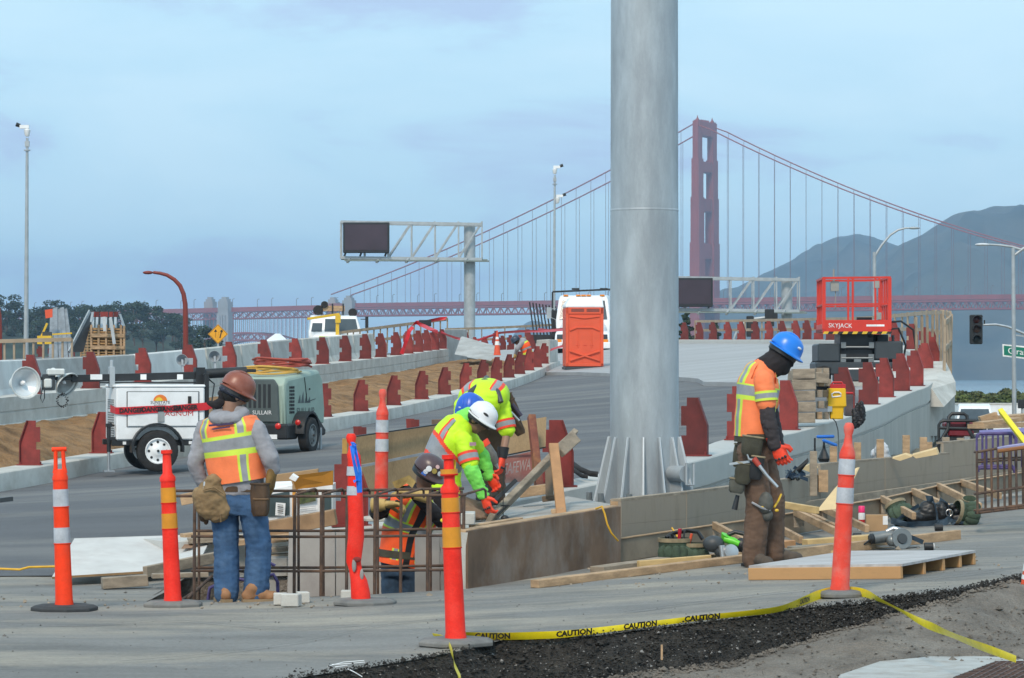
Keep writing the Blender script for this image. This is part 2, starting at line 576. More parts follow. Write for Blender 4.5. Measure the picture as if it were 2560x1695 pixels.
# site ground: the near pad; its columns follow the pit's edges and its first row the broken edge
def pad_rows():
    mb = MB()
    xs = [-9 + 0.25 * i for i in range(25)] + [-2.76] + [-2.5 + 0.125 * i for i in range(17)] + [-0.35] + [-0.25 + 0.1 * i for i in range(46)] + [4.4 + .5 * i for i in range(28)]
    ts = [i / 60 for i in range(61)]
    n = len(xs)
    for t in ts:
        for x in xs:
            y0 = max(edge_y(x), 12.0)
            # rows 0..20 run from the edge to the pit's front line, 21..34 across the pit, the rest beyond
            yf = 22.62 + (x + 2.78) * 0.042
            yb = 25.35 - (x + 2.72) * 0.12
            k = t * 60
            y = y0 + (yf - y0) * k / 20 if k <= 20 else yf + (yb - yf) * (k - 20) / 14 if k <= 34 else yb + (46 - yb) * ((k - 34) / 26) ** 1.3
            mb.v.append((x, y, 0))
    for i in range(60):
        for j in range(n - 1):
            q = (i * n + j, i * n + j + 1, (i + 1) * n + j + 1, (i + 1) * n + j)
            cx = sum(mb.v[k][0] for k in q) / 4
            if 20 <= i < 34 and -2.77 < cx < -0.34:
                continue
            mb.f.append(q); mb.m.append(0)
    mb.v = [(x, y, ground_z(x, y) if y < 26.5 else site_z(x, y) - (0.25 if side_of(R_SIDE, x, y) > 0.1 else 0)) + (0.006 * noise.noise(Vector((x * 2, y * 2, 0))),) and
            (x, y, (ground_z(x, y) if y < 26.5 else site_z(x, y) - (0.25 if side_of(R_SIDE, x, y) > 0.1 else 0)) + 0.008 * noise.noise(Vector((x * 1.5, y * 1.5, 0)))) for x, y, _ in mb.v]
    return mb
struct("ground", pad_rows(), M_pad, 40)
far = grid_sheet(lambda y: [-14 + 1.0 * i for i in range(70)], [46 + 2.0 * i for i in range(105)], lambda x, y: site_z(x, y) - (0.0 if side_of(R_SIDE, x, y) < 0 else 0.9), lambda x, y: True)
struct("site_ground", far, M_land, 40)
ys = [24.0 + 0.4 * i for i in range(66)] + [50.4 + 0.9 * i for i in range(100)]
def road_keep(x, y):
    return side_of(R_LINE, x, y) > 0.0 and side_of(L_LINE, x, y) < 0.0 if y > 42 else side_of(R_SIDE, x, y) > 0.02
def road_xs(y):
    return [-0.22 * y - 3 + (0.44 * y + 6) * i / 140 for i in range(141)]
road = grid_sheet(road_xs, ys, lambda x, y: road_z(x, y) + (0.004 if y > 26.5 else 0.012), lambda x, y: road_keep(x, y) and not inside([(-2.95, 22), (0, 22), (0, 25.5), (-2.95, 25.9)], x, y))
struct("road", road, M_asph, 40)
# pale approach slab laid on the road's far end, a real step above the asphalt
def slab():
    mb = MB()
    near = [P(1360, 927, 93), P(1450, 921, 90), P(1560, 914, 84), P(1745, 906, 73), P(1760, 917, 70), P(1900, 912, 66), P(2080, 925, 60), P(2260, 960, 55)]
    near = [(p.x, p.y) for p in near]
    ny = 24
    pts = []
    RR = [p - Vector((0.22, 0, 0)) if p.y < 100 else p - Vector((0.1, 0.2, 0)) for p in R_LINE if p.y > 54.5]
    for i in range(49):
        k = i / 48 * (len(near) - 1)
        a = near[min(int(k), len(near) - 2)]; b = near[min(int(k) + 1, len(near) - 1)]
        u = k - min(int(k), len(near) - 2)
        x0, y0 = a[0] + (b[0] - a[0]) * u, a[1] + (b[1] - a[1]) * u
        q = RR[int((1 - i / 48) * (len(RR) - 1))]
        x1, y1 = q.x, q.y
        pts.append([(x0 + (x1 - x0) * t / ny, y0 + (y1 - y0) * t / ny) for t in range(ny + 1)])
    n = ny + 2
    for col in pts:
        x, y = col[0]
        mb.v.append((x, y, road_z(x, y) - 0.02))
        mb.v.extend((x, y, road_z(x, y) + 0.10) for x, y in col)
    for i in range(48):
        for j in range(n - 1):
            mb.f.append((i * n + j, (i + 1) * n + j, (i + 1) * n + j + 1, i * n + j + 1)); mb.m.append(0)
    return mb
struct("concrete_slab", slab(), M_slab, 40)

# broken gravel bank, soil floor in front
def bank_w(x):
    return 0.56 - 0.50 * sstep(0.9, 3.0, x) + 0.07 * noise.noise(Vector((x * 2.6, 1.5, 0))) * (x < 2.6)
def gravel_bank():
    mb = MB()
    n = 9
    xs = [-2.6 + 0.05 * i for i in range(140)] + [4.5 + 0.2 * i for i in range(50)]
    for x in xs:
        y0 = edge_y(x)
        z0 = site_z(x, y0)
        wd = bank_w(x)
        for k in range(-1, n):
            t = max(k, -.2) / (n - 1)
            nn = noise.noise(Vector((x * 7, t * 5, 3))) * 0.05 + noise.noise(Vector((x * 2.2, t * 2, 9))) * 0.06
            mb.v.append((x, y0 + (0.16 if k < 0 else 0.02) - max(t, 0) * wd + nn * (0.4 + t) * (k > 0), z0 - (0.05 if k < 0 else 0.004) - (0.26 - 0.20 * sstep(1.2, 3.0, x)) * max(t, 0) ** 0.8 + nn * 0.7 * min(1, max(t, 0) * 4)))
    n += 1
    for i in range(len(xs) - 1):
        for j in range(n - 1):
            a = i * n + j
            mb.f.append((a, a + n, a + n + 1, a + 1)); mb.m.append(0)
    return mb
struct("gravel_bank", gravel_bank(), M_grav, 70, kind="structure")
def soil_z(x, y):
    d = edge_y(x) - y
    s = site_z(x, y)
    b = noise.noise(Vector((x * 1.1, y * 1.1, 5))) * 0.05 + noise.noise(Vector((x * 4, y * 4, 1))) * 0.022 + noise.noise(Vector((x * 11, y * 11, 1))) * 0.008
    return s - 0.22 + 0.18 * sstep(1.4, 3.0, x) * sstep(1.3, 0.1, d) - 0.05 * sstep(0.5, 2.0, d) + b
soil = grid_sheet(lambda y: [-3.4 + 0.05 * i for i in range(150)] + [4.2 + 0.3 * i for i in range(36)], [10.5 + 0.07 * i for i in range(230)], soil_z, lambda x, y: y < edge_y(x) - 0.06)
struct("soil", soil, M_soil, 60)
# loose stones: too many to count
def stones(fn, n, smin, smax, seed):
    r = random.Random(seed)
    mb = MB()
    for _ in range(n):
        p = fn(r)
        if p is None: continue
        s = r.uniform(smin, smax) * (2.2 if r.random() < 0.06 else 1)
        vs = [Vector(v) * s * r.uniform(0.7, 1.3) for v in ((1, 0, 0), (-1, 0, 0), (0, 1, 0), (0, -1, 0), (0, 0, .8), (0, 0, -.6))]
        M = Matrix.Rotation(r.uniform(0, 6), 3, "Z") @ Matrix.Rotation(r.uniform(-.5, .5), 3, "X")
        mb.add([p + M @ v for v in vs], [(0, 2, 4), (2, 1, 4), (1, 3, 4), (3, 0, 4), (2, 0, 5), (1, 2, 5), (3, 1, 5), (0, 3, 5)])
    return mb
def on_bank(r):
    x = r.uniform(-2.3, 3.9); t = r.random()
    y0 = edge_y(x); wd = bank_w(x)
    return Vector((x, y0 + 0.02 - t * wd, site_z(x, y0) - (0.26 - 0.20 * sstep(1.2, 3.0, x)) * t ** 0.8 + r.uniform(0.0, 0.03)))
struct("dark_gravel", stones(on_bank, 15000, 0.003, 0.0105, 3), M_grav, None, "stuff")
struct("pale_pebbles", stones(on_bank, 900, 0.003, 0.008, 13), mat("pale_pebble", (0.22, 0.21, 0.20), 0.95), None, "stuff")
def on_edge(r):
    x = r.uniform(-2.3, 3.9)
    y = edge_y(x) - 0.03 + abs(r.gauss(0, .13)) * (1 + .8 * noise.noise(Vector((x * 3, 7, 0))))
    return Vector((x, y, site_z(x, y) + 0.003))
struct("spilled_gravel", stones(on_edge, 2600, 0.002, 0.0075, 14), M_grav, None, "stuff")
def on_soil(r):
    x, y = r.uniform(-1.5, 4.0), r.uniform(14.5, 20)
    if r.random() < .35: y = edge_y(x) - bank_w(x) + r.gauss(0, .07)
    elif y > edge_y(x) - bank_w(x): return None
    return Vector((x, y, max(soil_z(x, y), site_z(x, y) - 0.27) + r.uniform(0, .012)))
struct("soil_clods", stones(on_soil, 7000, 0.004, 0.014, 4), M_soil, None, "stuff")
def on_pad(r):
    x, y = r.uniform(-4, 4.2), r.uniform(16, 25)
    if y < edge_y(x) + 0.02 or inside([(-2.9, 22.4), (-.2, 22.4), (0, 25.3), (-2.9, 25.5)], x, y): return None
    return Vector((x, y, site_z(x, y) + 0.004))
struct("loose_grit", stones(on_pad, 420, 0.003, 0.008, 5), mat("grit", (0.17, 0.16, 0.15), 0.95), None, "stuff")

# ---------------------------------------------------------------- pit walls and floor
def pit():
    mb = MB()
    z1 = -0.68
    q = [(x, y) for x, y in PIT]
    q = [(-2.80, 22.60), (-0.33, 22.68), (-0.33, 25.1), (-2.80, 25.4)]
    for (x1, y1), (x2, y2) in zip(q, q[1:] + q[:1]):
        mb.add([(x1, y1, site_z(x1, y1) - 0.01), (x2, y2, site_z(x2, y2) - 0.01), (x2, y2, z1), (x1, y1, z1)], [(0, 1, 2, 3)])
    mb.add([(x, y, z1) for x, y in q], [(0, 1, 2, 3)])
    return mb
struct("excavation_floor", pit(), M_soil)

# ---------------------------------------------------------------- kerbs, parapet and median
def kerb_l(p):
    t = p.z
    return [(0.22, t - 0.12), (0.22, t), (-0.24, t), (-0.25, t - 0.02), (-0.27, road_z(p.x + 0.3, p.y) - 0.15)]
struct("left_kerb", sweep(L_LINE, kerb_l), M_conc_w, 30, bevel=0.015)
def kerb_r(p):
    t = p.z
    sb = min(t - 0.5, site_z(p.x + 0.3, p.y) - 0.15)
    return [(0.24, road_z(p.x - 0.3, p.y) - 0.15), (0.22, t - 0.015), (0.205, t), (-0.24, t), (-0.25, t - 0.012), (-0.25, t - 0.29), (-0.22, t - 0.295), (-0.22, sb)]
struct("right_parapet", sweep(R_LINE, kerb_r), mat("parapet_cap_concrete", (0.50, 0.495, 0.47), 0.88, var=0.08, scale=2, stain=(0.38, 0.365, 0.335), sscale=2, samt=0.6, grain=.08), 30)
def wall_r(p):
    t = p.z
    return [(0.1, t - 0.33), (-0.25, t - 0.335), (-0.252, min(t - 0.5, site_z(p.x + 0.3, p.y) - 0.15)), (0.1, t - 0.6)]
struct("parapet_wall", sweep(R_LINE, wall_r), mat("parapet_concrete", (0.42, 0.405, 0.375), 0.88, var=0.08, scale=1.2, stain=(0.32, 0.315, 0.30), sscale=1.5, samt=0.7, stretch=(2, 2, 0.35), bump=0.004, grain=.12), 30)
def kerb_a(p):
    t = p.z
    return [(0.24, t - 0.2), (0.24, t), (-0.22, t), (-0.225, t - 0.22), (-0.21, t - 0.225), (-0.21, t - 0.245), (-0.23, t - 0.25), (-0.235, t - 0.42), (-0.30, t - 0.43), (-0.30, t - 0.7)]
struct("far_left_kerb", sweep(A_LINE, kerb_a), M_conc_w, 30)
def at_frac(line, t):
    k = t * (len(line) - 1)
    i = min(int(k), len(line) - 2)
    return line[i].lerp(line[i + 1], k - i)
def median():
    mb = MB()
    nx = 60
    for i in range(331):
        lp = at_frac(L_LINE, i / 330)
        ap = at_frac(A_LINE, i / 330)
        a = Vector((lp.x - 0.20, lp.y, lp.z - 0.05)); b = Vector((ap.x + 0.2, ap.y, ap.z - 0.42))
        for k in range(nx):
            t = k / (nx - 1)
            q = a.lerp(b, t)
            h = noise.noise(Vector((q.x * .8, q.y * .35, 0))) * 0.09 + noise.noise(Vector((q.x * 2.6, q.y * 1.3, 4))) * 0.07 + noise.noise(Vector((q.x * 6, q.y * 3.0, 4))) * 0.04
            mb.v.append((q.x, q.y, q.z + h * min(1, 6 * t, 6 * (1 - t)) + 0.07 * math.sin(math.pi * t)))
    for i in range(330):
        for k in range(nx - 1):
            j = i * nx + k
            mb.f.append((j, j + 1, j + nx + 1, j + nx)); mb.m.append(0)
    return mb
struct("earth_median", median(), M_dirt, 60)
def left_road():
    mb = MB()
    for p in A_LINE[::3]:
        mb.v += [(p.x - 0.2, p.y, p.z - 0.12), (p.x - 14, p.y + 4, p.z - 0.25)]
    n = len(mb.v) // 2
    for i in range(n - 1):
        mb.f.append((2 * i, 2 * i + 2, 2 * i + 3, 2 * i + 1)); mb.m.append(0)
    return mb
struct("left_roadway", left_road(), M_asph)

# ---------------------------------------------------------------- land, bay, headlands
lb = MB()
lb.add([(-700, 44, -2.6), (700, 44, -2.6), (900, 150, -2.6), (900, 262, -2.6), (900, 290, -8.6), (-900, 290, -8.6), (-900, 262, -2.6), (-900, 150, -2.6)], [(0, 1, 2, 7), (7, 2, 3, 6), (6, 3, 4, 5)])
struct("land", lb, M_land)
wb = MB()
wb.add([(-3500, 275, -7.6), (3500, 275, -7.6), (3500, 8600, -7.6), (-3500, 8600, -7.6)], [(0, 1, 2, 3)])
struct("bay_water", wb, M_water)
def headland(name, outline, zf, zr, zb, seed, foot=-8.5, m=None):
    m_ = m or M_hill
    mb = MB()
    x0, x1 = outline[0][0], outline[-1][0]
    n, m = 170, 40
    for i in range(n):
        px = x0 + (x1 - x0) * i / (n - 1)
        y = interp(outline, px)[0]
        hr = EYE + (HORIZON - y) * zr / LENS_K
        for k in range(m):
            t = k / (m - 1)
            u = t / 0.7
            if u <= 1:
                z = zf + (zr - zf) * u
                h = foot + (hr - foot) * (math.sin(u * math.pi / 2) ** 0.85)
            else:
                u2 = (t - 0.7) / 0.3
                z = zr + (zb - zr) * u2
                h = hr + (foot - hr) * u2 ** 1.6
            X = (px - 1280) * zr / LENS_K + (z - zr) * 0.12
            g = noise.noise(Vector((X / 160, z / 260, seed))) + 0.5 * noise.noise(Vector((X / 60, z / 120, seed))) + 0.3 * noise.noise(Vector((X / 25, z / 60, seed)))
            h += g * 0.22 * max(hr - foot, 0) * math.sin(min(1, u) * math.pi) if u <= 1 else 0
            mb.v.append((X, z, h))
    for i in range(n - 1):
        for k in range(m - 1):
            j = i * m + k
            mb.f.append((j, j + m, j + m + 1, j + 1)); mb.m.append(0)
    struct(name, mb, m_, 60)
headland("headland", [(1480, 800), (1600, 775), (1690, 757), (1760, 744), (1850, 718), (1900, 692), (1960, 664), (2000, 645), (2050, 625), (2100, 609), (2150, 601), (2190, 602), (2230, 612), (2330, 640), (2500, 700), (2700, 800)], 4300, 5300, 6000, 2)
headland("headland", [(2040, 800), (2120, 715), (2200, 655), (2240, 625), (2268, 611), (2300, 592), (2340, 567), (2380, 546), (2430, 531), (2490, 524), (2560, 522), (2720, 505), (3000, 530), (3300, 640), (3500, 800)], 3450, 4500, 5300, 6)
headland("far_hill", [(1280, 926), (1300, 820), (1318, 808), (1335, 803), (1355, 806), (1400, 835), (1450, 926)], 6000, 6300, 6600, 3)
headland("wooded_bluff", [(-900, 760), (-300, 790), (0, 800), (180, 806), (300, 812), (400, 822), (470, 840), (540, 858), (620, 880), (720, 925)], 760, 960, 1100, 8, -2.0, mat('undergrowth', (0.03, 0.045, 0.025), 1.0, var=.4, scale=.1))

hz = MB()
hz.box2((-3900, -60, -10.5), (3900, 8800, 300))
m = bpy.data.materials.new("haze")
m.use_nodes = True
m.node_tree.nodes.clear()
mo = m.node_tree.nodes.new("ShaderNodeOutputMaterial")
mv = m.node_tree.nodes.new("ShaderNodeVolumePrincipled")
mv.inputs["Color"].default_value = (0.47, 0.72, 1.0, 1)
mv.inputs["Density"].default_value = 1.55e-4
mv.inputs["Anisotropy"].default_value = 0.0
m.node_tree.links.new(mv.outputs["Volume"], mo.inputs["Volume"])
tag(obj("haze", hz, m), kind="stuff")
# fine cracks and a saw-cut seam in the asphalt
for pts, w in (([(1560, 1536), (1900, 1492), (2200, 1462), (2420, 1440), (2600, 1415)], .008), ([(-60, 1560), (200, 1566), (420, 1556), (700, 1572), (900, 1566)], .006), ([(300, 1660), (520, 1640), (760, 1610), (1000, 1560), (1300, 1540)], .006), ([(0, 1325), (150, 1300), (420, 1292)], .008)):
    line = resample([G(x + rnd.uniform(-6, 6), y + rnd.uniform(-2, 2), ground_z) for x, y in pts], .12)
    line = [q + Vector((0, .02 * noise.noise(Vector((q.x * 6, 3, 0))), 0.014)) for q in line]
    struct("asphalt_crack", MB().loft([[q - Vector((0, w, 0)), q + Vector((0, w, 0))] for q in line], False, 0, False), mat("crack_dark", (.075, .075, .075), .95))
def chips(r):
    if r.random() < .5: x, y = r.uniform(-4.2, -.2), r.gauss(22.3, .5)
    else: x, y = r.uniform(.2, 3.6), r.uniform(21.8, 25.5)
    if -2.85 < x < -.3 and 22.55 < y < 25.4: return None
    return Vector((x, y, site_z(x, y) + .006))
struct("wood_chips", stones(chips, 170, .005, .016, 21), M_wood_g, None, "stuff")
# ---------------------------------------------------------------- the suspension bridge, 2.7 km away
M_orange = mat("bridge_red", (0.27, 0.045, 0.03), 0.7, var=0.08, scale=0.05)
M_pyl = mat("pylon_concrete", (0.30, 0.29, 0.28), 0.9, var=0.08, scale=0.05)
BZ0 = 2700.0
BX0 = (1762 - 1280) * BZ0 / LENS_K
BA, BT = Vector((0.872, -0.489, 0)), Vector((0.489, 0.872, 0))      # along the deck (towards the far headland), across it
def BR(u, v, z):
    return Vector((BX0, BZ0, 0)) + BA * u + BT * v + Vector((0, 0, z))
def deck_z(u):
    return 63.5 + 2.2 * math.sin(max(0, min(1, (u + 900) / 1800)) * math.pi) if u < 900 else 63.5
bridge = thing("suspension_bridge", "hazy red suspension bridge with one tall tower crossing behind the roadworks", "bridge", BR(0, 0, -8))
BRm = Matrix((BA, BT, Vector((0, 0, 1)))).transposed()
def bbox(mb, u, v, z0, z1, du, dv):
    mb.box(BR(u, v, (z0 + z1) / 2), (du, dv, z1 - z0), 0, 0, BRm)
def pz(y):
    return EYE + (HORIZON - y) * BZ0 / LENS_K
# tower: two stepped legs, four openings, cross struts
LEGV = 15.2
tiers = [(-8, pz(608), 9.6, 12.2), (pz(608), pz(495), 8.4, 11.2), (pz(495), pz(399), 7.2, 10.0), (pz(399), pz(306), 5.6, 8.6)]
for sgn in (-1, 1):
    mb = MB()
    for a, b, du, dv in tiers:
        bbox(mb, 0, sgn * LEGV, a, b, du, dv)
        for o in (-0.28, 0.28):
            bbox(mb, o * du, sgn * LEGV, a, b - 1.5, du * 0.16, dv + 0.8)
    bbox(mb, 0, sgn * LEGV, pz(306), pz(303), 4.4, 6.6)
    leg = wobj("tower_leg", mb, M_orange, bridge)
    mb = MB()
    mb.lathe([(1.9, pz(303)), (1.4, pz(300)), (0.8, pz(298)), (0.15, pz(291))], 6, BR(0, sgn * LEGV, 0))
    wobj("spire", mb, M_orange, leg)
for a, b in ((343, 306), (433, 405), (531, 497), (649, 610), (745, 690)):
    mb = MB()
    bbox(mb, 0, 0, pz(a), pz(b), 5.0, 2 * LEGV - 6)
    bbox(mb, 0, 0, pz(a) + 1, pz(b) - 1.5, 6.4, 2 * LEGV - 6)
    wobj("tower_strut", mb, M_orange, bridge)
mb = MB()
for k in range(5):
    mb.box(BR(0, -7 + 3.5 * k, pz(304)), (1.2, 1.6, 2.6), 0, 0, BRm)
wobj("tower_railing", mb, M_orange, bridge)
# cables and hangers
UW = -388.0
def cable_z(u):
    zt = pz(309)
    if u >= 0:
        return 62 + (zt - 62) * ((640 - u) / 640) ** 2
    t = u / UW
    return zt + (76 - zt) * t - 62 * t * (1 - t) * 0.62
UE = 560
for sgn in (-1, 1):
    pts = [BR(u, sgn * 17.5, cable_z(u)) for u in np.linspace(UW, UE, 60)]
    wobj("main_cable", MB().tube(pts, 0.62, 6), M_orange, bridge)
hm = MB().tube([(0, 0, 0), (0, 0, 1)], 0.19, 4)
proto = None
for sgn in (-1, 1):
    for k in range(-24, 37):
        u = k * 15.24
        if abs(u) < 8 or u < UW + 12: continue
        b, t = deck_z(u), cable_z(u)
        if t - b < 2: continue
        if proto is None:
            o = proto = obj("hanger", hm, mat("hazed_hanger_steel", (.17, .07, .06), .7), bridge)  # greyer brown than the cables: extra haze painted into the hangers' colour
        else:
            o = proto.copy(); COL.objects.link(o)
        q = BR(u, sgn * 17.5, b) - root_loc(bridge)
        o.location = q
        o.scale = (1, 1, t - b)
# deck: road edge girder over an open stiffening truss
us = [UW - 6 + 7.62 * i for i in range(int((760 - UW) / 7.62) + 2)]
dk, tr = MB(), MB()
for a, b in zip(us, us[1:]):
    za, zb = deck_z(a), deck_z(b)
    um, zm = (a + b) / 2, (za + zb) / 2
    dk.beam(BR(a, 0, za - 0.4), BR(b, 0, zb - 0.4), 26, 2.6)
    for v in (-13.6, 13.6):
        tr.beam(BR(a, v, za - 3.0), BR(b, v, zb - 3.0), 1.3, 1.5)
        tr.beam(BR(a, v, za - 9.8), BR(b, v, zb - 9.8), 1.3, 1.3)
        tr.beam(BR(a, v, za - 3), BR(a, v, za - 9.6), 0.6, 0.6)
        tr.beam(BR(a, v, za - 3), BR(um, v, zm - 9.6), 0.7, 0.7)
        tr.beam(BR(um, v, zm - 9.6), BR(b, v, zb - 3), 0.7, 0.7)
wobj("deck", dk, M_orange, bridge)
tag(wobj("stiffening_truss", tr, M_orange, bridge), kind="stuff")
rl = MB()
for v in (-13, 13):
    rl.beam(BR(us[0], v, deck_z(us[0]) + 1.7), BR(200, v, deck_z(200) + 1.7), 0.25, 1.3)
    rl.beam(BR(200, v, deck_z(200) + 1.7), BR(us[-1], v, deck_z(us[-1]) + 1.7), 0.25, 1.3)
wobj("deck_railing", rl, M_orange, bridge)
# road lamps along the deck
lm = MB().tube([(0, 0, 0), (0, 0, 8.2), (0.7, 0, 9.2), (2.0, 0, 9.3)], 0.28, 4)
lp = None
for k in range(-18, 20):
    for v in (-12, 12):
        u = k * 46 + (13 if v > 0 else 0)
        if lp is None:
            o = lp = obj("road_lamp", lm, mat("lamp_grey", (0.16, 0.13, 0.13), 0.7), bridge)
        else:
            o = lp.copy(); COL.objects.link(o)
        o.location = BR(u, v, deck_z(max(u, -600)) + 0.8 - (0 if u > UW else 1.5)) - root_loc(bridge)
# approach viaduct left of the pylons: deck, close steel bents, and the arch
UV = -950.0
dk, bt = MB(), MB()
def via_z(u):
    return deck_z(UW) - 6.0 * (UW - u) / 560
n = 60
for i in range(n):
    a, b = UW - (UW - UV) * i / n, UW - (UW - UV) * (i + 1) / n
    dk.beam(BR(a, 0, via_z(a) - 1.2), BR(b, 0, via_z(b) - 1.2), 26, 4.5)
    for v in (-12, 12):
        bt.beam(BR(a, v, via_z(a) - 10), BR(b, v, via_z(b) - 10), 0.8, 0.9)
        bt.beam(BR(a, v, via_z(a) - 3), BR(b, v, via_z(b) - 10), 0.6, 0.6)
        bt.beam(BR(b, v, via_z(b) - 3), BR(a, v, via_z(a) - 10), 0.6, 0.6)
        for w in (0.0, 0.5):
            u = a + (b - a) * w
            if -UW and -660 < u < UW - 12:
                bt.beam(BR(u, v, via_z(u) - 3), BR(u, v, 12 if u < -600 else 20), 0.55, 0.55)
wobj("viaduct_deck", dk, M_orange, bridge)
tag(wobj("viaduct_bents", bt, M_orange, bridge), kind="stuff")
ar = MB()
for v in (-12, 12):
    top = [BR(u, v, 40 - 0.0033 * (u + 492) ** 2) for u in np.linspace(-592, -400, 26)]
    bot = [BR(u, v, 33 - 0.0037 * (u + 492) ** 2) for u in np.linspace(-592, -400, 26)]
    for q in (top, bot):
        for a, b in zip(q, q[1:]): ar.beam(a, b, 1.5, 1.6)
    for i in range(25):
        ar.beam(top[i], bot[i + 1], 0.7, 0.7); ar.beam(bot[i], top[i + 1], 0.7, 0.7)
wobj("arch", ar, M_orange, bridge)
# concrete pylons in two pairs
def pylon(u, v, top, wide):
    mb = MB()
    zt = deck_z(UW) + top
    bbox(mb, u, v, -8, zt - 16, wide * 1.15, wide * 0.8)
    bbox(mb, u, v, zt - 16, zt - 4.5, wide, wide * 0.7)
    bbox(mb, u, v, zt - 4.5, zt - 2, wide * 0.72, wide * 0.55)
    bbox(mb, u, v, zt - 2, zt, wide * 0.45, wide * 0.4)
    for o in (-0.25, 0.0, 0.25):
        bbox(mb, u + o * wide, v - wide * 0.42 - 0.3, 0, zt - 18, wide * 0.10, 1.2)
    wobj("pylon", mb, M_pyl, bridge)
def u_at(px, v=0.0):
    k = (px - 1280) / LENS_K
    return (k * (BZ0 + BT.y * v) - BX0 - BT.x * v) / (BA.x - k * BA.y)
for px, v, top, w in ((873, -15, 9.5, 11), (833, 15, 9, 11), (563, -15, 10.0, 12), (526, 15, 11.0, 10.5)):
    pylon(u_at(px, v), v, top, w)

# ---------------------------------------------------------------- trees on the left bluff, conifers and scrub
M_leaf = mat("dark_foliage", (0.035, 0.055, 0.03), 0.9, var=0.45, scale=0.5)
M_leaf2 = mat("scrub_foliage", (0.085, 0.115, 0.03), 0.9, var=0.45, scale=1.2, stain=(0.16, 0.13, 0.07), sscale=0.6, samt=0.7)
M_bark = mat("bark", (0.10, 0.075, 0.055), 0.95)
def crown_mb(seed, lobes, leaf, count):
    """leaf-sized faces spread through a few overlapping uneven lobes"""
    r = random.Random(seed)
    mb = MB()
    for c, rad in lobes:
        c = Vector(c)
        for _ in range(count):
            d = Vector((r.gauss(0, 1), r.gauss(0, 1), r.gauss(0, 1))).normalized()
            p = c + Vector((d.x * rad[0], d.y * rad[1], d.z * rad[2])) * r.uniform(0.55, 1.05)
            s = leaf * r.uniform(0.6, 1.4)
            a = frame((r.gauss(0, 1), r.gauss(0, 1), r.gauss(0, 1)))
            mb.add([p + a @ Vector((x * s, y * s * 0.7, 0)) for x, y in ((-1, 0), (0, -1), (1.1, 0), (0, 1))], [(0, 1, 2, 3)])
    return mb
def tree_proto(seed, name, label, cat, m, flat=1.0):
    r = random.Random(seed)
    t = thing(name, label, cat, (0, 0, 0))
    tb = MB()
    h = 1.0
    lean = r.uniform(-.08, .08)
    tb.tube([(0, 0, -.05), (lean * .4, 0, .35), (lean, 0, .8)], [.028, .02, .008], 6)
    lobes = []
    for k in range(7):
        a = r.uniform(0, 6.28); z = r.uniform(.42, .9); rr = r.uniform(.06, .27) * (1.15 - abs(z - .62))
        c = (lean * z + math.cos(a) * rr, math.sin(a) * rr, z)
        tb.tube([(lean * .35, 0, z * .55), (c[0], c[1], c[2])], [.012, .005], 5)
        w = r.uniform(.11, .19)
        lobes.append((c, (w, w, w * r.uniform(.5, .8) * flat)))
    obj("trunk", tb, M_bark, t)
    obj("crown", crown_mb(seed, lobes, .022, 150), m, t)
    return t
protos = [tree_proto(11 + i, "cypress_tree", "x", "tree", M_leaf) for i in range(5)]
tops = [(-150, 735), (-60, 725), (0, 733), (40, 748), (75, 766), (110, 752), (150, 752), (200, 757), (240, 751), (290, 758), (335, 747), (365, 756), (405, 768), (440, 782), (475, 800), (515, 800)]
tr = random.Random(5)
spots = []
for i in range(34):
    px = -140 + i * 19.5 + tr.uniform(-6, 6)
    spots.append((px, interp(tops, px)[0] + tr.uniform(-6, 9), 905 + tr.uniform(-25, 25), True))
for i in range(26):
    px = -140 + i * 25 + tr.uniform(-8, 8)
    spots.append((px, interp(tops, px)[0] + tr.uniform(28, 48), 850 + tr.uniform(-20, 20), False))
used = [False] * 5
order = {}
for bk in (True, False):
    for n_, i_ in enumerate(sorted((i for i, q in enumerate(spots) if q[3] == bk), key=lambda i: spots[i][0])):
        order[i_] = n_
for i, (px, py, Z, back) in enumerate(spots):
    k = tr.randrange(5)
    p = P(px, py, Z)
    zb = P(px, py + (95 if back else 85), Z).z
    h = (p.z - zb) / 0.98
    row = "back" if back else "front"
    lab = f"dark hazy tree in the far wood, {row} row, {ordinal(order[i])} from the left"
    o = protos[k] if not used[k] else dup(protos[k])
    used[k] = True
    o.location = (p.x, p.y, zb); o.rotation_euler = (0, 0, tr.uniform(0, 6.28)); o.scale = (h * tr.uniform(.9, 1.25),) * 2 + (h,)
    tag(o, lab, "tree", "dark trees of the far wood, " + row + " row")
con = thing("conifer_tree", "dark conifer right of the big steel pole, behind the far guardrail", "tree", (0, 0, 0))
obj("trunk", MB().tube([(0, 0, 0), (0, 0, 1)], [.03, .006], 6), M_bark, con)
lob = [((math.cos(k * 2.4) * .13 * (1.1 - k / 14), math.sin(k * 2.4) * .13 * (1.1 - k / 14), .15 + k * .062), (.19 * (1.12 - k / 14), .19 * (1.12 - k / 14), .045)) for k in range(14)]
obj("crown", crown_mb(3, lob, .03, 90), M_leaf, con)
con2 = dup(con, label="dark conifer with feathery side branches beside the far sign mast, behind the guardrail")
for o, px, top, bot, Z, w in ((con, 1715, 778, 900, 250, 1.0), (con2, 1790, 800, 900, 250, 0.8)):
    a, b = P(px, top, Z), P(px, bot, Z)
    o.location = b; o.scale = ((a.z - b.z) * w, (a.z - b.z) * w, a.z - b.z)
bt_ = thing("round_tree", "bushy dark tree below the left viaduct, behind the red curved lamp post", "tree", (0, 0, 0))
obj("trunk", MB().tube([(0, 0, 0), (0, 0, .6)], [.05, .03], 6), M_bark, bt_)
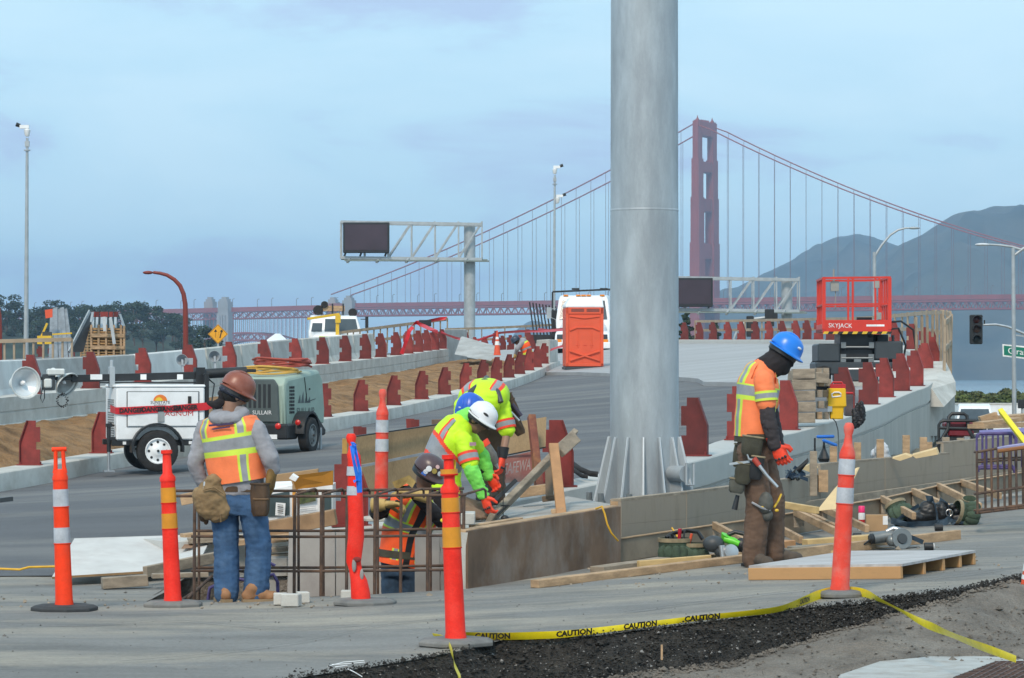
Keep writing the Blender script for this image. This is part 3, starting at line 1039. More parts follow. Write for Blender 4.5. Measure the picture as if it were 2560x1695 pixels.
obj("crown", crown_mb(8, [((0, 0, .6), (.3, .3, .3)), ((.25, 0, .5), (.22, .2, .2)), ((-.25, .1, .45), (.24, .2, .2)), ((.05, -.1, .8), (.18, .2, .15))], .04, 160), M_leaf, bt_)
a, b = P(512, 812, 500), P(512, 905, 500)
bt_.location = b; bt_.scale = ((a.z - b.z) * 1.0,) * 3
# scrub by the shore on the right
sp = [thing("shrub", "x", "shrub", (0, 0, 0)) for _ in range(3)]
for k, t in enumerate(sp):
    r = random.Random(40 + k)
    lob = [((r.uniform(-.6, .6), r.uniform(-.4, .4), r.uniform(.15, .45)), (r.uniform(.3, .5), .35, r.uniform(.2, .32))) for _ in range(6)]
    obj("foliage", crown_mb(60 + k, lob, .085, 170), M_leaf2, t)
    sb = MB()
    for q in range(4): sb.tube([(0, 0, -.1), (r.uniform(-.5, .5), r.uniform(-.3, .3), .4)], [.03, .01], 5)
    obj("stem", sb, M_bark, t)
r = random.Random(9)
for i in range(26):
    px = 2370 + (i % 13) * 22 + r.uniform(-6, 6)
    Z = 185 + (i // 13) * 35 + r.uniform(-8, 8)
    top = 968 + r.uniform(-5, 9) if i // 13 else 980 + r.uniform(-6, 8)
    a, b = P(px, top, Z), P(px, 1022, Z)
    o = sp[i] if i < 3 else dup(sp[i % 3])
    s = max(.4, (a.z - b.z) / 0.75)
    o.location = b; o.rotation_euler = (0, 0, r.uniform(0, 6)); o.scale = (s * 1.0, s, s)
    tag(o, f"low green shoreline shrub, {'front' if i < 13 else 'back'} row, {ordinal(i % 13)} from the left", "shrub", "shoreline shrubs, " + ("front" if i < 13 else "back") + " row")
# ---------------------------------------------------------------- red rail posts on the kerbs
def post_parts(sgn):
    q = [(0, 0), (.29, 0), (.29, .33), (.185, .64), (.065, .64), (.065, .545), (0, .545), (0, .325), (.06, .325), (.06, .215), (0, .215)]
    web = MB().prism([((x - .145) * sgn, 0, z + .015) for x, z in q], (0, -.011, 0), (0, .011, 0))
    fl = MB()
    fl.beam(((.295 - .145) * sgn, 0, .015), ((.295 - .145) * sgn, 0, .345), .10, .016, up=(1, 0, 0))
    fl.beam(((.295 - .145) * sgn, 0, .345), ((.19 - .145) * sgn, 0, .655), .10, .016, up=(1, 0, .3))
    bp = MB().box((0.01 * sgn, 0, .008), (.36, .17, .016))
    for x in (-.14, .14):
        for y in (-.055, .055): bp.lathe([(.012, 0), (.012, .04)], 6, (x, y, .01))
    return web, fl, bp
_pp = {}
def rail_post(sgn, p, rz, label, group):
    if sgn not in _pp:
        t = thing("rail_post", label, "post", p, rz, group)
        w, f, b = post_parts(sgn)
        obj("web_plate", w, M_red, t); obj("flange", f, M_red, t); obj("base_plate", b, M_red, t)
        _pp[sgn] = t
    else:
        t = dup(_pp[sgn], p, rz, label, group)
    return t
def slope_rz(line, i):
    a, b = line[max(i - 1, 0)], line[min(i + 1, len(line) - 1)]
    return max(-.45, min(.45, -math.atan2(b.x - a.x, b.y - a.y)))
k = 0
for i, p in enumerate(L_W):
    if i in (0, 3, 4, 5): continue            # hidden behind the trailers
    rail_post(-1, p, slope_rz(L_W, i) * .6 + rnd.uniform(-.04, .04), f"red rail post on the kerb below the brown earth, {ordinal(k)} from the left", "red rail posts on the near left kerb"); k += 1
for k, p in enumerate(A_W[1:]):
    rail_post(1, p, slope_rz(A_W, k + 1) * .6 + rnd.uniform(-.04, .04), f"red rail post in front of the pale barriers, {ordinal(k)} from the left", "red rail posts on the far left kerb")
# odd spare posts further off in the far row
for k, (p, rz) in enumerate([(q, 0.1) for q in R_W[:2]]):
    rail_post(1, p, rz, ["red steel rail post standing right of the boxes behind the blue ribboned marker", "red steel rail post behind the sloping plank and the two lime workers"][k], "red rail posts on the right parapet")
right_lab = ["red steel rail post just right of the big steel pole's foot", "red steel rail post half hidden behind the brown trousered worker's back", "red steel rail post between the brown trousered worker and the stacked timber",
             "red steel rail post behind the yellow drinks cooler", "red steel rail post right of the yellow cooler, beside the black bag"]
for k, p in enumerate(R_W[2:20]):
    lab = right_lab[k] if k < 5 else f"red rail post on the right parapet, {ordinal(k - 5)} beyond the black bag"
    rail_post(1, p, slope_rz(R_W, k + 2) * .4 - .12, lab, "red rail posts on the right parapet")
for k, p in enumerate(R_W[20:]):
    rail_post(1, p, -.25, f"red rail post on the far bend, {ordinal(k)} from the right end", "red rail posts on the far bend")
far_p = [P(px, y, Z) for px, y, Z in ((1165, 880, 132), (1187, 880, 131), (1212, 879, 130), (1238, 878, 129.5), (1256, 877, 129), (1276, 876, 128), (1300, 876, 127), (1330, 876, 126))]
for k, p in enumerate(far_p):
    rail_post(1, p, .1, f"small red rail post left of the truck, {ordinal(k)} from the left", "small far red rail posts left of the truck")
for k, (px, y, Z) in enumerate(((100, 905, 125), (128, 904, 126), (155, 903, 127), (178, 902, 128))):
    rail_post(1, P(px, y, Z), .1, f"tiny red post behind the leftmost barriers, {ordinal(k)} from the left", "red rail posts behind the leftmost barriers")

# ---------------------------------------------------------------- precast barriers behind the far left kerb
M_bar_w = mat("white_barrier_concrete", (0.64, 0.64, 0.62), 0.85, var=0.06, scale=1.5, stain=(0.48, 0.48, 0.47), sscale=1.2, samt=0.5)
M_bar_s = mat("stained_barrier_concrete", (0.50, 0.49, 0.45), 0.9, var=0.10, scale=2.0, stain=(0.27, 0.25, 0.20), sscale=2.5, samt=0.7, stretch=(1.5, 1.5, .3))
bar_c = [(-70, 62, 47.5, 53.5, M_bar_w, "white precast barrier at the left picture edge"), (66, 326, 53.6, 59.6, M_conc, "grey precast barrier below the stacked timber crates"),
         (331, 502, 59.8, 64.8, M_bar_w, "clean white precast barrier left of the diamond sign"), (505, 590, 65, 67.8, M_bar_s, "stained precast barrier under the diamond sign"),
         (592, 668, 68, 70.6, M_conc_w, "pale grey precast barrier second right of the diamond sign"), (670, 745, 70.8, 73.6, M_conc, "grey precast barrier with cracked foot left of the yellow crane truck"),
         (747, 812, 73.8, 76.8, M_bar_s, "stained precast barrier below the yellow crane truck"), (814, 872, 77, 80.4, M_conc_w, "pale precast barrier right below the crane truck's cab"),
         (874, 925, 80.6, 84, M_conc_w, "last pale precast barrier, right end of the row")]
BPROF = [(.30, 0), (.30, .08), (.16, .33), (.09, .81), (-.09, .81), (-.16, .33), (-.30, .08), (-.30, 0)]
for px0, px1, z0, z1, m, lab in bar_c:
    def top(px): return interp([(-100, 903), (60, 899), (240, 891), (330, 886), (503, 871), (600, 861), (700, 850), (800, 843), (930, 833)], px)[0]
    a, b = P(px0, top(px0), z0), P(px1, top(px1), z1)
    d = (b - a).normalized(); n = Vector((-d.y, d.x, 0)).normalized()
    mb = MB()
    mb.loft([[q + n * o + Vector((0, 0, z - .81)) for o, z in BPROF] for q in (a, b)], True)
    single("concrete_barrier", lab, "barrier", mb, m, None, .02, "precast barriers behind the far left kerb")

# ---------------------------------------------------------------- timber guardrails
M_stake = mat("old_stake_wood", (0.27, 0.21, 0.15), 0.9, var=0.2, scale=4)
def guardrail(label, pts, h_of, rails, m, w=.05, drop=.3, every=1, longpost=None):
    base = pts[len(pts) // 2]
    t = thing("wooden_guardrail", label, "guardrail", (base.x, base.y, base.z))
    sh = None
    for i, p in enumerate(pts):
        if i % every: continue
        h = h_of(i, p)
        mb = MB().box((0, 0, .5), (w, .09, 1.0))
        if sh is None:
            o = sh = obj("post", mb, m, t)
        else:
            o = sh.copy(); COL.objects.link(o)
        o.location = p - base - Vector((0, 0, drop)); o.scale = (1, 1, h + drop)
        o.rotation_euler = (rnd.uniform(-.02, .02), rnd.uniform(-.02, .02), 0)
    for fr in rails:
        for a0 in range(0, len(pts) - 1, 4):
            seg = pts[a0:a0 + 5]
            if len(seg) < 2: continue
            mb = MB()
            for a, b in zip(seg, seg[1:]):
                ia, ib = pts.index(a), pts.index(b)
                mb.beam(a + Vector((0, -.07, h_of(ia, a) * fr)), b + Vector((0, -.07, h_of(ib, b) * fr)), .04, .10)
            wobj("rail", mb, m, t)
    return t
def off_line(line, o, z0, y0, y1, step):
    out = []
    acc = 0
    last = None
    for i, p in enumerate(line):
        if not (y0 <= p.y <= y1): continue
        tg = line[min(i + 1, len(line) - 1)] - line[max(i - 1, 0)]
        n = Vector((-tg.y, tg.x, 0)).normalized()
        q = Vector((p.x, p.y, p.z)) + n * o
        if last is None or (q - last).length >= step:
            out.append(q); last = q
    return out
rr = off_line(R_LINE, -.38, 0, 58, 116, 1.55)
M_gr = mat("pale_guardrail_wood", (0.36, 0.28, 0.20), .8, var=.12, scale=3)
guardrail("timber guardrail round the outside of the far bend, behind the red scissor lift", rr, lambda i, p: (1.22 - .4 * sstep(62, 100, p.y)) - .08, (.93, .48), M_gr)
for k, px in enumerate((2290, 2305, 2318, 2331, 2343, 2352)):
    a = P(px, 792 - k * 1.5, 60 + k * 1.2); b = P(px + 1, 920 + k * 3, 60 + k * 1.2)
    single("timber_stake", f"tall weathered stake clamped outside the right parapet's end, {ordinal(k)} from the left", "stake", MB().beam(a, b, .045, .09), M_stake, None, 0, "tall stakes at the parapet's end")
rf = off_line(R_LINE, -.3, 0, 126, 137, 1.0)
guardrail("distant timber guardrail left of the parked truck, above small red posts", rf, lambda i, p: .85, (.95, .35), M_stake)
mid = [P(851 + (1118 - 851) * t, 874 - 30 * t, 112 - 9 * t) for t in np.linspace(0, 1, 17)]
guardrail("timber guardrail hung with red tape right of the crane truck", mid, lambda i, p: .66, (.96, .30), M_stake)
lef = [P(-60 + 240 * t, 893 - 6 * t, 78) for t in np.linspace(0, 1, 11)]
guardrail("pale timber guardrail behind the barriers at the left picture edge", lef, lambda i, p: .42, (.95,), M_gr)

# ---------------------------------------------------------------- concrete end walls and leaning slab
e1 = MB()
e1.prism([P(1106, 824, 101), P(1166, 823, 103), P(1166, 905, 103), P(1106, 905, 101)], (0, 0, 0), (0, 1.2, 0))
single("concrete_end_wall", "grey concrete end wall right of the last red posts, below the sign mast", "wall", e1, M_conc, None, .02)
e2 = MB()
e2.prism([P(1341, 850, 98), P(1374, 848, 97), P(1374, 910, 97), P(1341, 910, 98)], (0, 0, 0), (.3, 2.0, 0))
single("concrete_end_wall", "short pale concrete end wall beside the orange toilet cabin", "wall", e2, M_conc_w, None, .02)
e3 = MB()
e3.prism([P(1152, 842, 97), P(1236, 866, 95), P(1226, 902, 92), P(1136, 886, 94)], (0, 0, 0), (0.05, .18, 0.02))
single("concrete_slab_panel", "loose grey concrete slab leaning at the end of the earth strip", "slab", e3, M_conc, None, .01)
# flared end of the right parapet: an overhanging pale face above a darker pier
e4 = MB()
e4.prism([P(2330, 972, 55.6), P(2364, 903, 60), P(2389, 955, 57.5), P(2390, 986, 57), P(2360, 1017, 55.4)], (0, 0, 0), (-.9, .6, 0.0))
e4.prism([P(2352, 1012, 57), P(2389, 985, 57.6), P(2389, 1080, 57.6), P(2352, 1080, 57)], (0, 0.1, 0), (-.4, 1.2, 0))
wing = thing("parapet_wing", "pale slanted concrete wing at the right parapet's end above a recess", "wall", P(2360, 1080, 57))
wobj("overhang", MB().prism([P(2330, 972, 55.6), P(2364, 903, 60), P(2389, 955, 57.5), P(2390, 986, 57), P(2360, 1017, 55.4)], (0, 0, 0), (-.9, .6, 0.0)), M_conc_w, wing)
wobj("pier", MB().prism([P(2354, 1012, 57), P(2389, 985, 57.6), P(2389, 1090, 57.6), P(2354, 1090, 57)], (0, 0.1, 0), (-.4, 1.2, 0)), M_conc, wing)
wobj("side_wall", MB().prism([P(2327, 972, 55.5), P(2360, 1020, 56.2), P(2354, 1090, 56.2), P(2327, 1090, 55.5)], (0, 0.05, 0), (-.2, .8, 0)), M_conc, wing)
# ---------------------------------------------------------------- shared machine materials
M_wht = mat("white_paint", (0.82, 0.83, 0.84), 0.4, var=0.03, scale=3, stain=(0.55, 0.55, 0.53), sscale=4, samt=0.35)
M_blk = mat("black_paint", (0.018, 0.019, 0.021), 0.45, var=0.2, scale=5)
M_rub = mat("rubber", (0.022, 0.022, 0.023), 0.9, var=0.25, scale=12)
M_dk = mat("dark_grey_paint", (0.045, 0.052, 0.058), 0.5, var=0.12, scale=5)
M_galv = mat("galvanized_steel", (0.40, 0.43, 0.45), 0.5, metal=0.35, var=0.10, scale=3)
M_sil = mat("bare_metal", (0.50, 0.51, 0.52), 0.35, metal=0.8, var=0.08)
M_glass = mat("dark_glass", (0.05, 0.065, 0.075), 0.08, var=0.15, scale=1.5, spec=0.8)
M_orng = mat("orange_plastic", (0.72, 0.095, 0.035), 0.5, var=0.05, scale=3)
M_yel = mat("yellow_paint", (0.70, 0.44, 0.03), 0.5, var=0.08, scale=4)
M_redl = mat("red_lens", (0.55, 0.02, 0.015), 0.25)
M_redtape = mat("red_tape", (0.62, 0.02, 0.03), 0.45, var=0.1, scale=10)
M_ink = mat("black_print", (0.015, 0.015, 0.015), 0.6)
M_inkw = mat("white_print", (0.78, 0.78, 0.78), 0.6)
M_lift = mat("lift_red", (0.60, 0.035, 0.018), 0.42, var=0.07, scale=3)
M_refl = mat("lamp_reflector", (0.68, 0.72, 0.74), 0.25, metal=0.3, var=0.05)
RX = Matrix.Rotation(R_(90), 3, "X")
def wheel(parent, c, r, w, m_rim, R=None, hub=True, name="wheel"):
    """tyre with rounded shoulders (axis along local y), rim disc and hub; c in the thing's own frame"""
    R = R if R is not None else RX
    mb = MB().lathe([(r * .60, -w * .42), (r * .84, -w * .5), (r * .97, -w * .40), (r, -w * .2), (r, w * .2), (r * .97, w * .40), (r * .84, w * .5), (r * .60, w * .42)], 28, c, R, caps=False)
    t = obj("tyre", mb, M_rub, parent, 40)
    rim = MB().lathe([(r * .62, -w * .30), (r * .62, w * .44), (r * .57, w * .45), (r * .52, w * .30), (r * .30, w * .33), (r * .24, w * .42), (r * .14, w * .46), (r * .02, w * .47)], 24, c, R)
    ro = obj("rim", rim, m_rim, t, 40)
    hb = MB()
    for k in range(8):
        a = k * math.pi / 4
        p = Vector(c) + R @ Vector((math.cos(a) * r * .43, math.sin(a) * r * .43, w * .325))
        hb.lathe([(r * .065, -.004), (r * .065, .004)], 8, p, R)
    hb.lathe([(r * .07, w * .45), (r * .06, w * .56), (.002, w * .57)], 10, c, R)
    tag(obj("rim_holes", hb, M_blk, t), kind="stuff")
    return t
def loc_thing(name, label, cat, px, py, Z, rz=0.0, group=None):
    return thing(name, label, cat, P(px, py, Z), R_(rz), group)

# ---------------------------------------------------------------- light tower trailer
lt = loc_thing("light_tower_trailer", "white light tower trailer with folded lamps and red tape round its cabinet", "trailer", 291, 1180, 45, 16)
bl, bw, z0, z1 = 1.34, 1.1, .475, 1.265
obj("cabinet", MB().box2((0, 0, z0), (bl, bw, z1)), M_wht, lt, None, .02)
obj("roof_lid", MB().box2((-.01, -.01, z1), (bl + .01, bw + .01, z1 + .045)), M_wht, lt, None, .015)
dr = obj("side_door", MB().box2((.17, -.012, z0 + .21), (bl - .10, .0, z1 - .07)), M_wht, lt, None, .006)
gp = MB()
for a, b in (((.16, z0 + .2), (.16, z1 - .06)), ((bl - .09, z0 + .2), (bl - .09, z1 - .06)), ((.16, z0 + .2), (bl - .09, z0 + .2)), ((.16, z1 - .06), (bl - .09, z1 - .06))):
    gp.beam((a[0], -.002, a[1]), (b[0], -.002, b[1]), .012, .006)
obj("door_gap", gp, M_blk, dr)
obj("door_latch", MB().box2((.62, -.028, z0 + .27), (.72, -.012, z0 + .46)), mat("latch_grey", (.28, .30, .31), .5), dr, None, .005)
obj("door_hinge", MB().box2((1.08, -.024, z1 - .24), (1.13, -.012, z1 - .13)), M_ink, dr)
sun_l = MB()
cx, cz = .66, 1.065
sun_l.add([(cx + .105 * math.cos(a), -.0145, cz + .095 * math.sin(a)) for a in np.linspace(0, math.pi, 16)], [tuple(range(16))])
lg = obj("round_logo", sun_l, mat("logo_orange", (.85, .22, .03), .6), lt)
obj("logo_yellow", MB().add([(cx - .02 + .055 * math.cos(a), -.016, cz + .055 * math.sin(a)) for a in np.linspace(0, math.pi, 12)], [tuple(range(12))]), mat("logo_yellow", (.85, .6, .05), .6), lg)
words("lettering", "SUNSTATE", M_ink, lt, (cx, -.014, cz - .025), (1, 0, 0), (0, 0, 1), .062, world=False)
words("lettering", "EQUIPMENT", M_ink, lt, (cx, -.014, cz - .065), (1, 0, 0), (0, 0, 1), .035, world=False)
words("lettering", "MAGNUM", M_redl, lt, (.90, -.014, z0 + .395), (1, 0, 0), (0, 0, 1), .10, world=False, squash=1.2)
ev = MB()
for zc, h in ((1.02, .16), (.82, .18), (.62, .18)):
    for k in range(5): ev.box2((-.006, .25, zc - h / 2 + k * h / 5), (0, .85, zc - h / 2 + k * h / 5 + h / 9))
obj("end_louvre", ev, mat("louvre_grey", (.22, .22, .22), .6), lt)
obj("end_handle", MB().tube([(-.01, .12, z0 + .22), (-.06, .12, z0 + .23), (-.06, .42, z0 + .25), (-.01, .42, z0 + .25)], .014, 6), M_blk, lt)
obj("chassis", MB().box2((-.06, .03, z0 - .085), (bl + .08, .13, z0)).box2((-.06, bw - .13, z0 - .085), (bl + .08, bw - .03, z0)).box2((.3, .13, z0 - .07), (.42, bw - .13, z0)), M_blk, lt, None, .008)
obj("reflector", MB().box2((.10, .022, z0 - .065), (.15, .03, z0 - .02)).box2((1.1, .022, z0 - .065), (1.15, .03, z0 - .02)), M_wht, lt)
wx, wr = .605, .315
ar = MB()
o_, i_ = [], []
for a in np.linspace(R_(-6), R_(186), 18):
    o_.append((wx + (wr + .085) * math.cos(a), wr + .02 + (wr + .085) * math.sin(a)))
    i_.append((wx + (wr + .055) * math.cos(a), wr + .02 + (wr + .055) * math.sin(a)))
rings = [[(a[0], -.16, a[1]), (a[0], .05, a[1]), (b[0], .05, b[1]), (b[0], -.16, b[1])] for a, b in zip(o_, i_)]
obj("fender", ar.loft(rings, True), M_blk, lt, 40)
Rw = Matrix.Rotation(R_(90), 3, "X")
wheel(lt, (wx, -.06, wr), wr, .2, M_wht, Rw)
wheel(lt, (wx, bw + .06, wr), wr, .2, M_wht, Rw)
jk = MB().tube([(-.10, .1, .30), (-.10, .1, .70)], .032, 8).box((-.10, .1, .70), (.09, .09, .05)).beam((-.10, .1, .50), (.02, .1, .50), .05, .05)
j = obj("jack", jk, M_blk, lt)
obj("jack_foot", MB().tube([(-.10, .1, .02), (-.10, .1, .32)], .022, 8).box((-.10, .1, .012), (.16, .16, .02)), M_sil, j)
# the mast lies along the roof
mz = 1.42
obj("mast", MB().beam((-.62, .42, mz - .02), (bl - .02, .42, mz + .03), .11, .11).box2((-.2, .36, mz - .09), (bl, .40, mz - .07)), M_blk, lt, None, .006)
obj("mast_sleeve", MB().tube([(bl - .04, .42, mz + .045), (bl + .72, .42, mz + .09)], .075, 12).box2((bl - .08, .3, mz - .12), (bl + .06, .54, mz + .15)).box((bl + .78, .42, mz + .10), (.16, .1, .05)), M_blk, lt, 40)
obj("mast_post", MB().box2((bl + .012, .05, z0 - .03), (bl + .075, .17, mz + .06)), M_blk, lt, None, .005)
obj("mast_rest", MB().box2((-.05, .33, z1 + .0), (.03, .51, mz + .16)).tube([(-.01, .42, mz + .1), (-.01, .42, mz + .26)], .03, 6), M_galv, lt, None, .005)
lb_ = MB()
for x in (-.30, .46, 1.02): lb_.box2((x - .04, .362, mz - .035), (x + .05, .3645, mz + .045))
lb_.box2((-.25, .362, mz - .035), (-.16, .3645, mz + .045))
obj("mast_label", lb_, M_wht, lt)
obj("cable", MB().tube([(bl + .02, .3, mz + .05), (bl + .15, .02, mz - .1), (bl + .10, -.02, z0 + .55), (bl + .2, .0, z0 + .25), (bl + .35, .1, z0 + .1)], .012, 6), M_blk, lt)
def lamp(c, d, r, shell, inner, name="floodlight", back=.26):
    """dish lamp: c centre of its rim, d the way it faces (own frame)"""
    R = frame(d)
    t = obj(name, MB().lathe([(r * .30, -back * 1.15), (r * .45, -back * .9), (r * .62, -back * .62), (r * .9, -back * .22), (r, -.015), (r * 1.04, 0), (r * 1.04, .012), (r * .98, .012), (r * .95, -.02), (r * .8, -back * .3), (r * .5, -back * .62), (r * .2, -back * .8), (.01, -back * .84)], 24, c, R, caps=False), shell, lt, 50)
    obj("reflector_dish", MB().lathe([(r * .96, .0), (r * .93, -.03), (r * .8, -back * .28), (r * .5, -back * .58), (r * .2, -back * .76), (.01, -back * .8)], 24, Vector(c), R, caps=False), inner, t, 60)
    obj("bulb", MB().ell(Vector(c) + R @ Vector((0, 0, -back * .5)), (r * .16, r * .16, r * .30), R), M_inkw, t, 60)
    obj("lamp_housing", MB().lathe([(r * .32, -back * 1.1), (r * .42, -back * 1.2), (r * .40, -back * 1.9), (r * .25, -back * 2.0)], 14, c, R), shell, t, 50)
    return t
def lt_loc(px, py, dy):
    """own-frame point of the trailer seen at a pixel, at depth dy behind its face"""
    rzm = Matrix.Rotation(lt.rotation_euler.z, 3, "Z").transposed()
    Z = 45.0
    for _ in range(12):
        q = rzm @ (P(px, py, Z) - Vector(lt.location))
        Z += (dy - q.y) * .9
    return q
M_shell = mat("lamp_shell", (.62, .64, .62), .45, var=.08, scale=6)
lamp(lt_loc(64, 957, .1), (.32, -.95, .02), .235, M_shell, M_refl, back=.2)
lamp(lt_loc(168, 962, .35), (.55, -.72, -.52), .20, M_shell, mat("dull_reflector", (.30, .31, .30), .4, metal=.2), back=.2)
lamp(lt_loc(455, 900, .55), (-.2, -.95, .1), .085, mat("grey_lamp", (.33, .36, .39), .5), mat("grey_lens", (.26, .29, .32), .4), back=.12)
lamp(lt_loc(536, 891, .55), (-.25, -.95, .1), .085, MATS["grey_lamp"], MATS["grey_lens"], back=.12)
q = lt_loc(455, 900, .6); q2 = lt_loc(536, 891, .6)
obj("lamp_bracket", MB().beam((q.x, .5, mz), (q.x, q.y, q.z), .03, .05).beam((q2.x, .5, mz), (q2.x, q2.y, q2.z), .03, .05).box((q2.x + .13, q2.y, q2.z - .03), (.12, .1, .08)).box((q.x + .1, q.y, q.z - .02), (.12, .1, .10)), MATS["grey_lamp"], lt)
q = lt_loc(118, 950, .3)
obj("lamp_crossbar", MB().beam((q.x - .45, .3, q.z + .03), (q.x + .55, .42, q.z + .02), .05, .05).box((q.x + .02, .3, q.z - .03), (.18, .16, .24)), M_dk, lt, None, .01)
obj("lamp_ballast", MB().box((q.x + .12, .25, q.z + .12), (.26, .2, .10)).box((q.x + .0, .24, q.z - .05), (.12, .12, .14)), M_shell, lt, None, .02)
q = lt_loc(156, 1001, .3)
co = [(q.x + .075 * math.cos(a * .22) + .022 * math.cos(a * 3.1), q.y + .022 * math.sin(a * 3.1), q.z + .095 * math.sin(a * .22) + .022 * math.cos(a * 3.1) * math.sin(a * .22)) for a in range(0, 30)]
obj("coiled_cable", MB().tube(co, .009, 5), M_blk, lt)
q = lt_loc(108, 995, .3)
obj("hanging_cable", MB().tube([(q.x, .3, q.z + .22), (q.x - .04, .3, q.z), (q.x - .01, .3, q.z - .07), (q.x + .02, .3, q.z + .0), (q.x + .02, .3, q.z + .2)], .008, 5), M_blk, lt)
# red tape wound round the cabinet
rt = MB()
tp = [(-.02, .5, 1.02 - .07), (-.018, -.02, .985 - .07), (.15, -.03, .985 - .065), (.45, -.026, 1.0 - .065), (.8, -.028, 1.005 - .065), (1.1, -.026, 1.03 - .065), (bl + .03, -.024, 1.05 - .065), (bl + .2, .0, 1.085 - .06)]
rt.loft([[Vector(p) + Vector((0, 0, -.055 + .01 * math.sin(i * 2))), Vector(p) + Vector((0, -.004, .055))] for i, p in enumerate(tp)], False, 0, False)
to = tag(obj("red_danger_tape", rt, M_redtape, None), "red danger tape wound round the white trailer's cabinet", "tape")
to.location, to.rotation_euler = lt.location, lt.rotation_euler
for x, dz in ((.22, .922), (.56, .938), (.80, .943), (1.04, .962)):
    words("lettering", "DANGER", M_ink, to, (x, -.034, dz), (1, 0, .03), (0, 0, 1), .095, world=False, squash=.95, bold=.004)

# ---------------------------------------------------------------- towed air compressor
cp = loc_thing("air_compressor", "pale green towed air compressor with a dark louvred end", "compressor", 712, 1136, 53, 0)
M_grn = mat("pale_green_paint", (.31, .40, .335), .5, var=.06, scale=3)
M_cdk = mat("compressor_grey", (.075, .095, .095), .55, var=.1, scale=3)
ex, ey = Vector((-.955, .295, 0)), Vector((.295, .955, 0))     # across the end (to the left), along the side (away)
def cb(w, l, z): return ex * w + ey * l + Vector((0, 0, z))
W_, L_ = 1.16, 1.95
body = MB()
rings = []
for w, ins in ((0, .05), (.04, 0), (W_ - .04, 0), (W_, .05)):
    rings.append([cb(w, .04 + ins, .52), cb(w, ins, 1.22), cb(w, .10 + ins, 1.36 - ins), cb(w, L_ - .25, 1.50 - ins), cb(w, L_ - .02 - ins, 1.30), cb(w, L_ + .03, .78), cb(w, L_, .52)])
obj("canopy", body.loft(rings, True), M_grn, cp, 35, .02)
gf = MB().prism([cb(.10, -.012, .56), cb(.12, -.012, 1.22), cb(.2, -.008, 1.33), cb(W_ - .02, -.008, 1.33), cb(W_, -.012, .56)], -ey * .012, ey * .03)
g = obj("end_panel", gf, M_cdk, cp, None, .02)
for k in range(9):
    w = .26 + k * .092
    obj("louvre", MB().prism([cb(w, -.026, .82), cb(w, -.026, 1.24), cb(w + .05, -.026, 1.24), cb(w + .05, -.026, .82)], -ey * .004, ey * .004), M_blk, g)
words("lettering", "SULLAIR", M_inkw, cp, cb(.42, -.03, .735), -ex, (0, 0, 1), .10, world=False)
vt = MB()
for r in range(8):
    for c_ in range(3):
        z = .72 + r * .063
        l = .22 + c_ * .085
        vt.prism([cb(-.006, l, z), cb(-.006, l + .06, z), cb(-.006, l + .06, z + .042), cb(-.006, l, z + .042)], ex * .004, -ex * .004)
obj("side_vent", vt, M_blk, cp)
obj("side_door_gap", MB().beam(cb(-.004, .95, 1.36), cb(-.004, 1.08, .92), .016, .008).beam(cb(-.004, 1.08, .92), cb(-.004, 1.5, .97), .016, .008).box(cb(-.012, 1.2, 1.15), (.02, .05, .03)), M_blk, cp)
words("lettering", "SULLAIR", M_cdk, cp, cb(-.004, 1.02, .74), ey, (0, 0, 1), .20, world=False, squash=1.25)
mt = MB()
for l, h in ((.62, .16), (.78, .22), (.95, .18), (1.1, .12)):
    mt.add([cb(-.004, l, .90), cb(-.004, l + .15, .90), cb(-.004, l + .12, .90 + h)], [(0, 1, 2)])
obj("mountain_emblem", mt, M_cdk, cp)
obj("chassis", MB().prism([cb(-.08, -.06, .26), cb(-.08, -.06, .54), cb(W_ + .1, -.06, .54), cb(W_ + .1, -.06, .26)], (0, 0, 0), ey * .5).prism([cb(-.09, .35, .30), cb(-.09, .35, .60), cb(-.09, L_ - .4, .66), cb(-.09, L_, .42), cb(-.09, L_, .30)], ex * .05, ex * (W_ + .1)), M_blk, cp, None, .03)
obj("fender", MB().loft([[cb(-.24, .72 + .42 * math.cos(a), .36 + .40 * math.sin(a)), cb(0, .72 + .42 * math.cos(a), .36 + .40 * math.sin(a)), cb(0, .72 + .38 * math.cos(a), .36 + .36 * math.sin(a)), cb(-.24, .72 + .38 * math.cos(a), .36 + .36 * math.sin(a))] for a in np.linspace(0, math.pi, 12)], True), M_blk, cp, 40)
for w, z, r in ((.10, .50, .055), (.0, .53, .0), (-.0, .50, .0)):
    if r: obj("tail_light", MB().lathe([(r, 0), (r, .02), (r * .6, .035), (.002, .04)], 14, cb(w, -.06, z), frame(-ey)), M_redl, cp, 40)
obj("tail_light", MB().lathe([(.05, 0), (.05, .02), (.03, .035), (.002, .04)], 14, cb(-.15, .26, .56), frame(-ey)), M_redl, cp, 40)
obj("number_plate", MB().prism([cb(.12, -.07, .27), cb(.12, -.07, .35), cb(.5, -.07, .35), cb(.5, -.07, .27)], (0, 0, 0), ey * .01), M_wht, cp)
Rc = frame(-ex)
wheel(cp, cb(-.17, .72, .325), .325, .2, mat("grey_rim", (.16, .17, .17), .5), Rc)
obj("jack_stand", MB().tube([cb(-.2, 1.25, .45), cb(-.2, 1.25, .03)], .025, 8).box(cb(-.2, 1.25, .02), (.18, .18, .03)), M_galv, cp)
q = G(712, 1136, road_z)
cp.location, cp.scale = q, (q.y / 53,) * 3
ks = q.y / 53
